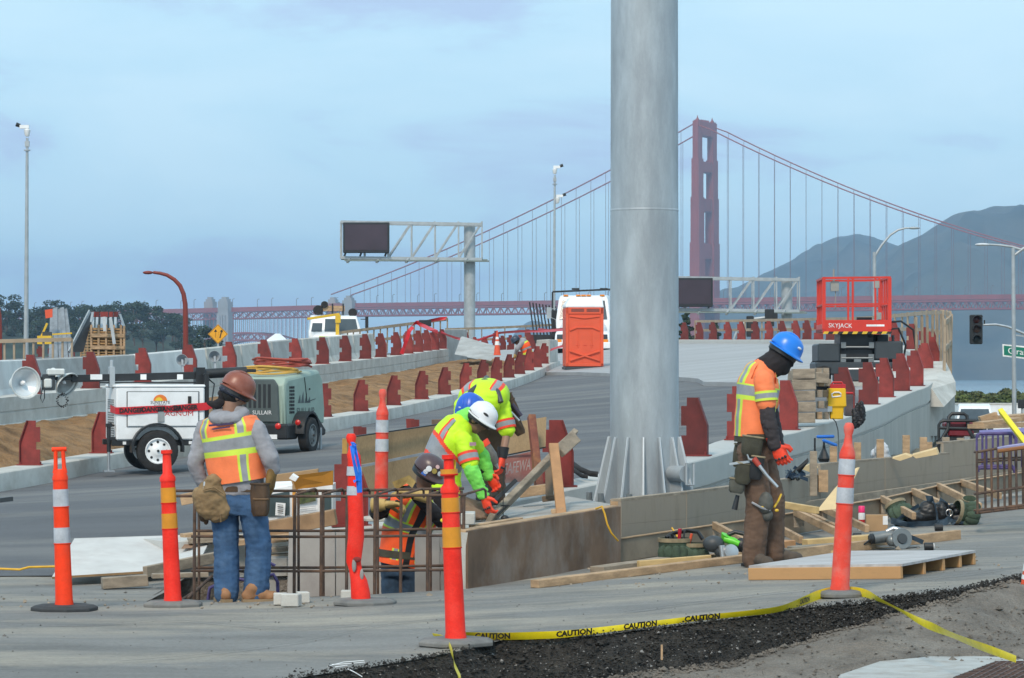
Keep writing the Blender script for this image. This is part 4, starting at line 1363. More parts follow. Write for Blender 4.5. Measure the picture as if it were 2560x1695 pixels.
def coil(cx, cy, z, rx, ry, n, m, name, label, r, hang=0.0, seed=1):
    rr_ = random.Random(seed)
    pts = []
    for k in range(n * 14):
        a = k / 14 * 2 * math.pi
        f = 1 - .14 * rr_.random()
        pts.append(Vector((cx + rx * f * math.cos(a), cy + ry * f * math.sin(a), z + .028 * (k / 14) + .02 * math.sin(a * 2 + k * .1) + rr_.uniform(-.006, .006))))
    return single(name, label, "hose", MB().tube(pts, r, 6), m, 60)
q = cb(.60, .75, 1.42) * ks + Vector(cp.location)
coil(q.x, q.y, q.z, .55, .50, 4, mat("yellow_hose", (.62, .36, .07), .6), "air_hose", "yellow air hose coiled on the compressor's roof", .018, seed=2)
q = cb(.42, .95, 1.55) * ks + Vector(cp.location)
coil(q.x, q.y, q.z, .50, .42, 5, mat("red_hose", (.34, .06, .04), .6), "air_hose", "dull red air hose coiled on top of the yellow hose", .018, seed=3)

# ---------------------------------------------------------------- red scissor lift
sl = loc_thing("scissor_lift", "red scissor lift with open railed platform on a dark wheeled chassis", "scissor lift", 2143, 975, 60, -2)
fw, fd, fz = 1.36, 1.9, 1.16
obj("platform_floor", MB().box2((-.69, 0, fz), (fw - .69, fd, fz + .06)), M_dk, sl)
obj("kick_plate", MB().box2((-.69, -.03, fz - .04), (fw - .69, 0, fz + .24)), M_lift, sl, None, .008)
obj("side_plate", MB().box2((fw - .72, 0.002, fz), (fw - .69, fd, fz + .16)), M_lift, sl)
obj("side_plate", MB().box2((-.69, 0.002, fz), (-.66, fd, fz + .16)), M_lift, sl)
hs = MB(); hy = MB()
for k in range(14):
    x = -.69 + k * fw / 14
    (hs if k % 2 else hy).add([(x, -.033, fz - .04), (x + fw / 14, -.033, fz - .04), (x + fw / 14 + .03, -.033, fz + .01), (x + .03, -.033, fz + .01)], [(0, 1, 2, 3)])
kp = tag(obj("hazard_marking", hs, M_ink, sl), kind="stuff"); tag(obj("hazard_marking", hy, M_yel, sl), kind="stuff")
words("lettering", "SKYJACK", M_inkw, sl, (-.34, -.034, fz + .125), (1, 0, -.02), (0, 0, 1), .125, world=False, squash=.95)
obj("maker_strip", MB().box2((.18, -.034, fz + .11), (.54, -.031, fz + .15)), M_inkw, sl)
def upright(x, y, w=.034, top=1.08):
    return obj("rail_post", MB().box2((x - w / 2, y - w / 2, fz + .05), (x + w / 2, y + w / 2, fz + top)), M_lift, sl)
for x in (-.665, -.18, -.09, .36, .44, .645):
    upright(x, -.005, .04 if abs(x) < .6 else .07)
for x in (-.665, .645):
    upright(x, fd)
for x in (-.665, .645):
    for y in (.35, .75, 1.2, 1.7): upright(x, y)
for z, w in ((1.08, .042), (.55, .034)):
    for a, b in (((-.69, 0), (.67, 0)), ((.65, 0), (.65, fd)), ((.67, fd), (-.69, fd)), ((-.67, fd), (-.67, 0))):
        obj("guard_rail", MB().beam((a[0], a[1], fz + z + .012 * (a[0] > 0)), (b[0], b[1], fz + z + .012 * (b[0] > 0)), w, w, up=(0, 0, 1)), M_lift, sl)
obj("control_box", MB().box2((-.52, .06, fz + .82), (-.36, .2, fz + 1.02)).tube([(-.46, .12, fz + 1.0), (-.46, .12, fz + 1.26)], .018, 6).tube([(-.42, .12, fz + .82), (-.43, .1, fz + .45)], .012, 5), mat("control_grey", (.28, .28, .26), .6), sl)
for x, z in ((.40, .95), (.44, .32)): obj("gate_latch", MB().box2((x - .05, -.04, fz + z - .07), (x + .04, -.028, fz + z + .07)), MATS["control_grey"], sl)
obj("toolbox", MB().box2((.02, .3, fz + .06), (.32, .6, fz + .3)), M_blk, sl)
st = MB()
for k in range(3):
    za, zb = .36 + k * .24, .62 + k * .24
    for y in (.25, .45):
        st.beam((-.26, y, za), (.30, y + 1.2, zb), .07, .10); st.beam((-.26, y + 1.2, za), (.30, y, zb), .07, .10)
    st.box2((-.31, .2, za - .02), (.34, .26, za + .05))
obj("scissor_arms", st.box2((-.32, .28, .33), (.34, 1.9, 1.13)), M_blk, sl, None, .01)
cyl = MB()
for k in range(3):
    z = .42 + k * .22
    cyl.tube([(-.30, .17, z), (.32, .17, z)], .02, 8)
for x in (-.26, .30): cyl.box2((x - .06, .16, .36), (x + .05, .2, .72)); cyl.box2((x - .05, .15, .84), (x + .05, .2, .96))
cyl.box2((-.05, .16, .52), (.09, .19, .62))
obj("arm_pins", cyl, mat("worn_grey_steel", (.2, .22, .23), .45, metal=.4), sl)
M_ch = mat("chassis_slate", (.038, .047, .055), .5, var=.08, scale=3)
obj("side_box", MB().box2((-.78, .1, .56), (-.33, 1.9, .93)), M_ch, sl, None, .03)
obj("side_box", MB().box2((.36, .1, .60), (.92, 1.9, .98)), M_ch, sl, None, .03)
obj("chassis", MB().box2((-.35, -.02, .16), (.42, 2.1, .44)).box2((-.82, .1, .30), (.92, 2.0, .56)), M_ch, sl, None, .03)
obj("step_bar", MB().box2((-.2, -.08, .08), (.55, -.02, .17)), mat("pale_bumper", (.45, .44, .4), .6), sl)
obj("cross_bar", MB().tube([(-.36, .0, .415), (.36, .0, .425)], .025, 8), M_sil, sl)
for x in (-.66, .80):
    for y in (.35, 1.75):
        wheel(sl, (x, y, .30), .30, .3, M_dk, Matrix.Rotation(R_(90), 3, "Y"))
tread = MB()
for x in (-.66, .80):
    for k in range(9):
        a = R_(20 + k * 18)
        for sg in (-1, 1):
            tread.beam((x, .35 - .305 * math.sin(a), .30 + .305 * math.cos(a) * 1), (x + sg * .14, .35 - .305 * math.sin(a + .15), .30 + .305 * math.cos(a + .15)), .02, .03)
tag(obj("tyre_lug", tread, M_rub, sl), kind="stuff")
obj("hydraulic_hose", MB().tube([(.62, .3, fz + .2), (.9, .3, fz + .22), (1.15, .35, fz + .05), (1.22, .4, .75), (1.1, .45, .5), (.9, .45, .45)], .022, 7), M_blk, sl)
obj("hydraulic_hose", MB().tube([(.62, .3, fz + .05), (.85, .3, fz + .08), (1.0, .35, .9), (.95, .4, .55)], .022, 7), M_blk, sl)
obj("rear_machinery", MB().box2((.40, .9, .98), (.70, 1.6, 1.12)).box2((.45, .5, .98), (.6, .8, 1.1)).tube([(.75, .4, .5), (.75, .4, 1.1)], .03, 6), M_dk, sl)

# ---------------------------------------------------------------- orange toilet cabin
pt = loc_thing("toilet_cabin", "orange portable toilet with a white roof in front of the white truck", "toilet", 1457, 924, 94, 4)
w, h = .585, 1.93
obj("base", MB().box2((-w - .02, -.62, 0), (w + .02, .62, .09)), M_dk, pt, None, .01)
obj("body", MB().box2((-w, -.6, .09), (w, .6, h)), M_orng, pt, None, .03)
fr = MB()
for x in (-w + .04, w - .04): fr.box2((x - .045, -.63, .1), (x + .045, -.6, h))
fr.box2((-w, -.63, h - .2), (w, -.6, h)).box2((-w, -.63, .1), (w, -.6, .2))
obj("corner_frame", fr, M_orng, pt, None, .01)
dd = MB()
dd.beam((-w + .12, -.615, .28), (w - .12, -.615, .58), .05, .10, up=(0, -1, 0)); dd.beam((-w + .12, -.617, .58), (w - .12, -.617, .28), .05, .10, up=(0, -1, 0))
dd.beam((-w + .12, -.615, 1.22), (-.25, -.615, 1.31), .05, .05, up=(0, -1, 0)); dd.beam((w - .12, -.615, 1.22), (.25, -.615, 1.31), .05, .05, up=(0, -1, 0)); dd.beam((-.26, -.615, 1.31), (.26, -.615, 1.31), .05, .05, up=(0, -1, 0))
dd.beam((-w + .12, -.615, 1.66), (0, -.615, 1.6), .04, .04, up=(0, -1, 0)); dd.beam((w - .12, -.615, 1.66), (0, -.615, 1.6), .04, .04, up=(0, -1, 0))
for x in (-.2, .22): dd.box2((x - .02, -.615, .68), (x + .02, -.6, 1.22))
obj("panel_ribs", dd, M_orng, pt, None, .012)
for x in (-.42, .06):
    g_ = MB()
    for k in range(4): g_.box2((x, -.636, 1.80 + k * .026), (x + .40, -.63, 1.813 + k * .026))
    obj("vent_grille", g_, M_dk, pt)
mk = MB()
for x in (-.26, -.03, .18): mk.box2((x, -.606, .74), (x + .1, -.599, .755))
obj("latch_mark", mk, M_redl, pt)
obj("roof", MB().loft([[(-w - .02, -.64, h), (w + .02, -.64, h), (w + .02, .64, h), (-w - .02, .64, h)], [(-w, -.62, h + .09), (w, -.62, h + .09), (w, .62, h + .09), (-w, .62, h + .09)], [(-w + .16, -.5, h + .32), (w - .02, -.5, h + .35), (w - .02, .5, h + .35), (-w + .16, .5, h + .32)]], True), M_wht, pt, None, .03)

# ---------------------------------------------------------------- white stake-bed truck
tk = loc_thing("flatbed_truck", "white flatbed truck parked nose on behind the orange toilet", "truck", 1458, 897, 115, -3)
obj("cab", MB().loft([[(-1.02, 0, .75), (1.02, 0, .75), (1.02, 1.7, .75), (-1.02, 1.7, .75)], [(-1.05, -.0, 1.45), (1.05, -.0, 1.45), (1.06, 1.7, 1.45), (-1.06, 1.7, 1.45)], [(-.94, .28, 2.28), (.94, .28, 2.28), (1.0, 1.7, 2.34), (-1.0, 1.7, 2.34)], [(-.86, .42, 2.42), (.86, .42, 2.42), (.94, 1.7, 2.48), (-.94, 1.7, 2.48)]], True), M_wht, tk, 35, .04)
obj("hood", MB().loft([[(-.72, -1.35, .62), (.72, -1.35, .62), (.98, .1, .62), (-.98, .1, .62)], [(-.70, -1.33, 1.12), (.70, -1.33, 1.12), (.92, .05, 1.2), (-.92, .05, 1.2)], [(-.52, -1.2, 1.27), (.52, -1.2, 1.27), (.8, .1, 1.45), (-.8, .1, 1.45)]], True), M_wht, tk, 40, .05)
for sg in (-1, 1):
    obj("fender", MB().loft([[(sg * .66, y, .55), (sg * .66, y, z), (sg * 1.02, y, z - .05), (sg * 1.08, y, .5)] for y, z in ((-1.35, .8), (-1.1, 1.02), (-.6, 1.08), (-.2, 1.0), (.15, .75))], True), M_wht, tk, 40, .03)
    hl = obj("headlight", MB().box2((sg * .80 - .16, -1.385, .74), (sg * .80 + .16, -1.35, .92)), M_glass, tk, None, .02)
    obj("indicator_lamp", MB().box2((sg * .88 - .10, -1.39, .60), (sg * .88 + .10, -1.352, .73)), mat("amber_lens", (.8, .25, .02), .3), tk, None, .01)
    obj("mirror", MB().box2((sg * 1.32 - .09, .15, 1.55), (sg * 1.32 + .09, .22, 1.98)).beam((sg * 1.05, .2, 1.95), (sg * 1.3, .18, 1.9), .02, .02).beam((sg * 1.05, .2, 1.5), (sg * 1.3, .18, 1.62), .02, .02), M_galv, tk)
    wheel(tk, (sg * .88, -.6, .42), .42, .28, M_wht, frame((sg, 0, 0)))
    wheel(tk, (sg * .88, 3.4, .42), .42, .5, M_wht, frame((sg, 0, 0)))
obj("windscreen", MB().add([(-.92, -.012, 1.52), (-.03, -.025, 1.52), (-.03, .245, 2.24), (-.82, .255, 2.24)], [(0, 1, 2, 3)]).add([(.92, -.012, 1.52), (.03, -.025, 1.52), (.03, .245, 2.24), (.82, .255, 2.24)], [(0, 1, 2, 3)]), M_glass, tk)
gr = obj("grille", MB().box2((-.5, -1.375, .72), (.5, -1.34, 1.14)), M_dk, tk, None, .02)
sl_ = MB()
for k in range(6): sl_.box2((-.47, -1.39, .755 + k * .065), (.47, -1.376, .775 + k * .065))
obj("grille_bars", sl_, M_sil, gr)
bp = obj("bumper", MB().box2((-1.1, -1.5, .38), (1.1, -1.38, .62)), M_wht, tk, None, .02)
bs = MB()
for x in (-.75, -.35, .35, .55): bs.box2((x, -1.51, .45), (x + .14, -1.499, .56))
obj("bumper_slots", bs, M_blk, bp)
for x in (-.68, -.2, .0, .2, .72): obj("roof_marker", MB().box2((x - .09, .35, 2.41), (x + .09, .48, 2.47)), MATS["amber_lens"], tk, None, .01)
hd = MB()
for a, b in (((-1.25, 1.9, .9), (-1.25, 1.9, 2.62)), ((1.25, 1.9, .9), (1.25, 1.9, 2.72)), ((-1.25, 1.9, 2.62), (1.25, 1.9, 2.72))): hd.beam(a, b, .07, .07)
for x in (-.35, .75): hd.box((x, 1.9, 2.73), (.3, .1, .07))
obj("headache_rack", hd, M_blk, tk)
obj("bed", MB().box2((-1.25, 1.8, .85), (1.25, 6.2, 1.0)), M_blk, tk)
for k in range(9):
    x = -2.15 + k * .125
    obj("bed_stake", MB().beam((x + .2, 2.0 + k * .05, .72 + .03 * k), (x, 2.0 + k * .05, 2.22 - .02 * k), .055, .05), M_blk, tk)
obj("stake_base", MB().box2((-1.95, 2.0, .62), (-1.0, 2.5, .95)).box2((-1.3, 1.9, .95), (-1.02, 2.3, 1.9)), M_blk, tk)

# ---------------------------------------------------------------- crane truck behind the barriers
ct = loc_thing("crane_truck", "white work truck with a yellow folded crane behind the left barriers", "truck", 838, 905, 112, 5)
obj("cab", MB().loft([[(-.95, 0, .5), (.95, 0, .5), (.95, 1.6, .5), (-.95, 1.6, .5)], [(-.98, 0, 1.12), (.98, 0, 1.12), (.98, 1.6, 1.12), (-.98, 1.6, 1.12)], [(-.86, .35, 1.72), (.8, .35, 1.72), (.86, 1.6, 1.78), (-.9, 1.6, 1.78)]], True), M_wht, ct, 35, .04)
obj("hood", MB().box2((-.85, -1.0, .5), (.85, .05, 1.0)), M_wht, ct, None, .08)
obj("windscreen", MB().add([(-.40, -.012, 1.14), (.86, -.012, 1.14), (.76, .33, 1.68), (-.36, .33, 1.68)], [(0, 1, 2, 3)]), M_glass, ct)
obj("side_window", MB().add([(-.90, -.012, 1.14), (-.50, -.012, 1.14), (-.45, .33, 1.66), (-.80, .33, 1.66)], [(0, 1, 2, 3)]), M_glass, ct)
obj("crane_boom", MB().beam((-1.05, -.5, 1.60), (.15, -.45, 1.78), .07, .09).beam((.08, -.45, 1.75), (.06, -.45, .75), .13, .12).box((.09, -.5, 1.6), (.2, .14, .3)), M_yel, ct, None, .01)
obj("roof_load", MB().box2((-.55, .8, 1.92), (.38, 1.3, 2.12)), M_wood, ct)
ld = MB()
for x in (-.5, -.1, .3): ld.box2((x, .78, 1.78), (x + .05, 1.32, 2.2))
obj("load_strap", ld, M_blk, ct)
for q, r_, h_ in (((-.62, .8, 1.95), .17, .1), ((.68, .8, 1.86), .15, .1), ((-.38, .8, 2.16), .12, .08)):
    obj("spare_tyre", MB().lathe([(.1, -h_), (r_, -h_), (r_ * 1.12, 0), (r_, h_), (.1, h_)], 16, q, RX), M_rub, ct, 40)
obj("mirror", MB().box2((1.12, .0, 1.15), (1.24, .08, 1.7)).beam((.95, .1, 1.6), (1.15, .05, 1.6), .03, .03), M_blk, ct)
obj("hood_stripe", MB().box2((-.62, -1.06, .72), (.02, -1.0, .95)), mat("lime_vinyl", (.62, .75, .05), .5), ct)
for sg in (-1, 1): wheel(ct, (sg * .8, -.4, .4), .4, .25, M_wht, frame((sg, 0, 0)))

# ---------------------------------------------------------------- white van and trailer far right
vn = loc_thing("white_van", "white van facing the camera in front of the long white trailer", "van", 2438, 1108, 160, -8)
obj("body", MB().loft([[(-1.0, 0, .3), (1.0, 0, .3), (1.0, 4.6, .3), (-1.0, 4.6, .3)], [(-1.02, 0, .95), (1.02, 0, .95), (1.02, 4.7, 1.0), (-1.02, 4.7, 1.0)], [(-1.0, 1.0, 1.15), (1.0, 1.0, 1.15), (1.02, 4.7, 1.2), (-1.02, 4.7, 1.2)], [(-.82, 1.75, 1.98), (.82, 1.75, 1.98), (.86, 4.7, 2.05), (-.86, 4.7, 2.05)]], True), M_wht, vn, 35, .05)
obj("windscreen", MB().add([(-.86, 1.03, 1.2), (.86, 1.03, 1.2), (.72, 1.68, 1.9), (-.72, 1.68, 1.9)], [(0, 1, 2, 3)]), M_glass, vn)
obj("side_window", MB().add([(-1.03, 1.3, 1.25), (-1.03, 2.3, 1.25), (-.9, 2.2, 1.85), (-.92, 1.75, 1.85)], [(0, 1, 2, 3)]), M_glass, vn)
obj("grille", MB().box2((-.6, -.03, .55), (.6, .0, .8)), M_blk, vn)
for sg in (-1, 1):
    obj("headlight", MB().box2((sg * .8 - .15, -.02, .6), (sg * .8 + .15, .0, .82)), M_glass, vn)
    obj("mirror", MB().box2((sg * 1.2 - .1, 1.1, 1.15), (sg * 1.2 + .1, 1.2, 1.45)), M_blk, vn)
    wheel(vn, (sg * .85, .9, .36), .36, .24, M_sil, frame((sg, 0, 0)))
wt = loc_thing("box_trailer", "long white trailer at the right edge behind the van", "trailer", 2500, 1110, 172, 0)
obj("box", MB().box2((-2.4, 0, .7), (9, 2.4, 2.28)), M_wht, wt, None, .03)
obj("roof_edge", MB().box2((-2.42, -.02, 2.24), (9.02, 2.42, 2.33)), M_conc_w, wt)
obj("rub_rail", MB().box2((-2.42, -.025, 1.4), (9.02, -.005, 1.44)), M_galv, wt)
for x in (-1.5, 5.5, 6.6): wheel(wt, (x, .1, .4), .4, .25, M_sil, RX)
# ---------------------------------------------------------------- the big galvanized sign pole
M_pole = mat("weathered_galvanizing", (0.39, 0.43, 0.46), 0.55, metal=0.25, var=0.09, scale=4.0, grain=.06, stain=(0.25, 0.275, 0.30), sscale=1.5, samt=0.8, stretch=(1.6, 1.6, .42), bump=.003, bscale=14)
M_edge = mat("galvanized_edge_highlight", (0.62, 0.66, 0.69), 0.4, metal=0.3, var=.05)  # lighter galvanizing: the highlight along the fin edges is put into the colour
ZP = 28.0
pb = P(1611, 1262, ZP)
pole = thing("sign_pole", "huge galvanized steel pole with finned base standing in the middle", "pole", pb)
obj("lower_shaft", MB().lathe([(.323, .02), (.322, .6), (.318, 2.74)], 48, (0, 0, 0)), M_pole, pole, 40)
obj("weld_ring", MB().lathe([(.318, 2.735), (.3198, 2.74), (.3198, 2.752), (.3165, 2.757)], 48, (0, 0, 0), caps=False), M_pole, pole, 50)
obj("upper_shaft", MB().lathe([(.3165, 2.757), (.306, 9.5)], 48, (0, 0, 0)), M_pole, pole, 40)
obj("base_plate", MB().lathe([(.55, -.05), (.55, 0), (.02, 0)], 40, (0, 0, 0)), M_pole, pole, 40)
for k in range(14):
    a = 2 * math.pi * (k + .35) / 14
    d = Vector((math.cos(a), math.sin(a), 0))
    n = Vector((-d.y, d.x, 0))
    f = MB().prism([d * .30, d * .475 + Vector((0, 0, 0)), d * .475 + Vector((0, 0, .03)), d * .335 + Vector((0, 0, .63)), d * .30 + Vector((0, 0, .65))], n * -.011, n * .011)
    fo = obj("base_fin", f, M_pole, pole)
    obj("fin_edge_highlight", MB().beam(d * .477 + Vector((0, 0, .03)), d * .337 + Vector((0, 0, .635)), .026, .006, up=tuple(n)), M_edge, fo)
for k in range(10):
    a = 2 * math.pi * k / 10
    obj("anchor_bolt", MB().tube([(math.cos(a) * .515, math.sin(a) * .515, -.02), (math.cos(a) * .515, math.sin(a) * .515, .12)], .028, 8).lathe([(.045, 0), (.045, .05)], 6, (math.cos(a) * .515, math.sin(a) * .515, 0)), MATS["worn_grey_steel"], pole)
obj("hand_hole", MB().tube([(.24, -.22, .30), (.36, -.36, .30)], .075, 12).tube([(.37, -.38, .20), (.37, -.38, .40), (.44, -.36, .40), (.44, -.36, .20), (.37, -.38, .20)], .012, 6), M_pole, pole, 40)
st_ = MB().lathe([(.3235, 1.42), (.3238, 1.52), (.3232, 1.62)], 10, (0, 0, 0), caps=False)
pl = MB().lathe([(.62, -.5), (.62, -.05)], 32, pb)
single("concrete_plinth", "round concrete plinth under the big steel pole", "plinth", pl, M_conc, 40, .01)

# ---------------------------------------------------------------- overhead sign gantries far down the road
def gantry(label, Z, pole_px, base_y, x0, x1, yt, yb, bx0, bx1, by0, by1, dep):
    s = LENS_K / Z
    b = P(pole_px, base_y, Z)
    t = thing("sign_gantry", label, "sign gantry", b)
    W = lambda px, py, d=0.0: P(px, py, Z) + Vector((0, d, 0))
    wobj("mast", MB().tube([b, W(pole_px, yt + 4)], .31, 20), M_galv, t, 40)
    wobj("mast_cap", MB().lathe([(.42, 0), (.42, .1)], 20, W(pole_px, yb + 6)), M_galv, t, 40)
    for y in (yt, yb):
        for d in (-dep, dep):
            wobj("chord", MB().beam(W(x0, y, d), W(x1, y + (6 if y == yt else 4), d), .13 if y == yt else .16, .16), M_galv, t)
    n = 6
    xs = [x0 + (x1 - x0) * k / n for k in range(n + 1)]
    for k, x in enumerate(xs):
        for d in (-dep, dep):
            wobj("vertical_strut", MB().beam(W(x, yt, d), W(x, yb, d), .07, .07), M_galv, t)
        wobj("cross_strut", MB().beam(W(x, yb, -dep), W(x, yb, dep), .07, .07).beam(W(x, yt, -dep), W(x, yt, dep), .07, .07), M_galv, t)
        if k < n and x > bx1 - 5:
            for d in (-dep, dep):
                wobj("diagonal_strut", MB().beam(W(x, yb, d), W(xs[k + 1], yt, d), .08, .08), M_galv, t)
    wobj("walkway", MB().beam(W(x0 + 10, yb + 7, -dep * 1.2), W(x1 + 18, yb + 9, -dep * 1.2), .5, .07, up=(0, 0, 1)).beam(W(x0, yb + 3, 0), W(x1 + 14, yb + 5, 0), 2 * dep, .05), mat("walkway_grating", (.20, .24, .23), .6), t)
    for k in range(5):
        x = x0 + 25 + k * (x1 - x0 - 60) / 4
        wobj("walkway_bracket", MB().beam(W(x, yb + 2, -dep), W(x - 8, yb + 12, -dep * 1.6), .12, .12), M_galv, t)
    bd = MB()
    bd.box((W((bx0 + bx1) / 2, (by0 + by1) / 2, -dep - .25)), ((bx1 - bx0) / s, .35, (by1 - by0) / s))
    bo = wobj("message_board", bd, mat("board_black", (.02, .022, .026), .5), t, None, .03)
    wobj("board_screen", MB().box(W((bx0 + bx1) / 2, (by0 + by1) / 2 - 1, -dep - .44), ((bx1 - bx0 - 10) / s, .02, (by1 - by0 - 13) / s)), mat("dark_plum_screen", (.052, .034, .048), .35, var=.15, scale=.4), bo)
    for x in (bx0 + 6, bx0 + 45, bx1 - 8):
        wobj("board_bracket", MB().beam(W(x, by1 - 2, -dep), W(x - 4, by1 + 8, -dep), .1, .1), M_dk, t)
gantry("cantilever sign gantry with dark message board left of the tall camera pole", 165, 1174, 905, 853, 1205, 556, 645, 860, 975, 558, 634, .55)
gantry("cantilever sign gantry with dark message board right of the big steel pole", 168, 1967, 905, 1655, 1996, 694, 774, 1650, 1779, 696, 768, .6)

# ---------------------------------------------------------------- camera poles, lamps, signals
def cam_pole(label, px, y0, y1, Z, r0, r1, flip, second=None):
    t = thing("camera_pole", label, "camera pole", P(px, y0, Z))
    a, b = P(px - 3, y0, Z), P(px, y1, Z)
    h = (b - a).z
    wobj("pole", MB().tube([a, b], [r0, r1], 12), M_galv, t, 40)
    def head(q, nm):
        s_ = flip
        c = wobj(nm, MB().lathe([(.05, 0), (.09, .05), (.12, .25), (.03, .32)], 10, q).box(q + Vector((s_ * .10, 0, .36)), (.34, .15, .13)), M_wht, t, 40)
        wobj("camera_lens", MB().lathe([(.07, 0), (.08, .16)], 10, q + Vector((s_ * .26, 0, .40)), frame((s_, -.2, .35))), M_blk, c)
    head(b + Vector((0, 0, .05)), "camera_head")
    wobj("bracket", MB().box(b - Vector((0, 0, .22)), (.16, .14, .2)).lathe([(.12, -.02), (.12, .02)], 12, b - Vector((0, 0, .45))), M_galv, t)
    if second:
        q = P(*second, Z)
        head(q, "camera_head")
        wobj("side_arm", MB().beam(P(px, second[1], Z), q, .05, .05), M_galv, t)
cam_pole("tall grey camera pole at the far left", 68, 905, 345, 110, .095, .05, -1)
cam_pole("tall grey camera pole with two cameras behind the white truck", 1387, 905, 438, 150, .08, .05, 1, (1394, 508))
def path_px(pts, Z): return [P(x, y, Z) for x, y in pts]
M_rlamp = mat("red_lamp_paint", (.21, .03, .018), .5, var=.06, scale=3)
for lab, dx, dy in (("red lamp post curving over to the left beside the diamond sign", 0, 0), ("red curved lamp post cut by the left picture edge", -465, 30)):
    t = thing("lamp_post", lab, "lamp post", P(463 + dx, 905, 90))
    pts = [(464, 905), (464, 800), (463, 760), (459, 735), (450, 714), (436, 699), (418, 688), (400, 683), (383, 681)]
    rs = [.085, .08, .075, .07, .066, .06, .055, .05, .045]
    wobj("post", MB().tube(path_px([(x + dx, y + dy) for x, y in pts], 90), rs, 10), M_rlamp, t, 50)
    wobj("lamp_head", MB().ell(P(370 + dx, 681.5 + dy, 90), (.16, .10, .055)), M_rlamp, t, 50)
# diamond lane sign
ds = thing("road_sign", "yellow diamond merge sign standing behind the stained barrier", "road sign", P(545, 905, 82))
c = P(545, 835, 82); rr_ = 25 * 82 / LENS_K
wobj("post", MB().beam(P(545, 905, 82) + Vector((0, .03, 0)), P(545, 835, 82) + Vector((0, .03, 0)), .05, .05), M_galv, ds)
dia = lambda r, y: [c + Vector((r * math.cos(k * math.pi / 2), y, r * math.sin(k * math.pi / 2))) for k in range(4)]
so = wobj("sign_plate", MB().prism(dia(rr_, 0), (0, 0, 0), (0, .012, 0)), mat("sign_amber", (.80, .36, .015), .5, var=.04), ds)
bo = MB()
q_ = dia(rr_ * .93, -.002)
for i in range(4): bo.beam(q_[i], q_[(i + 1) % 4], .004, .008)
wobj("sign_border", bo, M_ink, so)
ar = MB()
def arrow(x, z, dx, h):
    a, b = c + Vector((x, -.004, z)), c + Vector((x + dx, -.004, z + h))
    ar.beam(a, b, .004, .028)
    d = (b - a).normalized(); n = Vector((d.z, 0, -d.x))
    ar.prism([b + d * .07, b + n * .045, b - n * .045], (0, -.002, 0), (0, .002, 0))
arrow(-.065, -.10, 0, .16); arrow(.05, -.11, .045, .17)
for k in range(4): ar.beam(c + Vector((.0 + .02 * (k > 1), -.004, -.16 + k * .06)), c + Vector((.0 + .02 * (k > 1), -.004, -.13 + k * .06)), .004, .01)
wobj("sign_arrows", ar, M_ink, so)
# street lamps right
t = thing("lamp_post", "grey street lamp with curved arm rising behind the red scissor lift", "lamp post", P(2187, 905, 170))
wobj("post", MB().tube([P(2187, 905, 170), P(2186, 630, 170)], [.12, .10], 10), M_galv, t, 40)
wobj("lamp_arm", MB().tube(path_px([(2187, 640), (2205, 612), (2225, 588), (2245, 575), (2265, 570), (2280, 570)], 170), [.075, .07, .065, .06, .05, .05], 8), M_galv, t, 50)
wobj("lamp_head", MB().ell(P(2285, 570, 170), (.34, .16, .08)), M_galv, t, 50)
t = thing("lamp_post", "grey street lamp with flat left arm in front of the green street sign", "lamp post", P(2534, 1060, 96))
wobj("post", MB().tube([P(2536, 1085, 96), P(2533, 620, 96)], [.075, .06], 12), M_galv, t, 40)
wobj("lamp_arm", MB().tube(path_px([(2552, 624), (2530, 617), (2500, 613), (2470, 611)], 96), [.045, .04, .035, .03], 8), M_galv, t, 50)
wobj("lamp_arm", MB().tube(path_px([(2536, 638), (2560, 620), (2590, 606), (2650, 595)], 96), [.045, .045, .04, .03], 8), M_galv, t, 50)
wobj("lamp_head", MB().ell(P(2456, 611.5, 96), (.24, .12, .05)), mat("lamp_white", (.62, .64, .66), .4), t, 50)
# traffic signal on a mast arm
t = thing("traffic_signal", "black three lens traffic signal on a curved silver arm at the right", "traffic light", P(2720, 1090, 100))
wobj("mast_arm", MB().tube(path_px([(2458, 812), (2490, 811), (2520, 817), (2560, 834), (2620, 870), (2690, 930), (2715, 1000), (2720, 1095)], 100), [.035, .04, .045, .05, .06, .07, .08, .09], 10), M_sil, t, 50)
hb = wobj("signal_housing", MB().box(P(2440, 823.5, 100), (.42, .20, .98)), mat("signal_black", (.016, .017, .018), .5), t, None, .03)
for k, (y, m_) in enumerate(((799, mat("lens_red", (.05, .008, .008), .3)), (823, mat("lens_amber", (.06, .022, .008), .3)), (848, mat("lens_dark", (.014, .02, .02), .3)))):
    q = P(2440, y, 100) + Vector((0, -.11, 0))
    ln = wobj("signal_lens", MB().lathe([(.12, 0), (.11, .015), (.002, .03)], 18, q, frame((0, -1, 0))), m_, t, 50)
    vz = MB()
    vz.loft([[q + Vector((.135 * math.cos(a), -d, .135 * math.sin(a))) for d in (0, .2)] for a in np.linspace(R_(0), R_(180), 12)], False, 0, False)
    wobj("visor", vz, MATS["signal_black"], ln, 50)
wobj("arm_clamp", MB().beam(P(2461, 800, 100), P(2461, 812, 100), .04, .04), M_blk, t)
g = thing("street_sign", "green street name sign at the right picture edge behind the lamp post", "street sign", P(2560, 890, 101.5))
gp_ = MB().prism([P(2506, 860, 101.5), P(2640, 873, 101.5), P(2640, 906, 101.5), P(2507, 891, 101.5)], (0, 0, 0), (0, .02, 0))
go = wobj("sign_border", gp_, M_inkw, g)
wobj("sign_face", MB().prism([P(2509.5, 864, 101.5), P(2637, 876.5, 101.5), P(2637, 902, 101.5), P(2510, 887.5, 101.5)], (0, -.004, 0), (0, -.002, 0)), mat("sign_green", (.0, .17, .11), .5, var=.04), go)
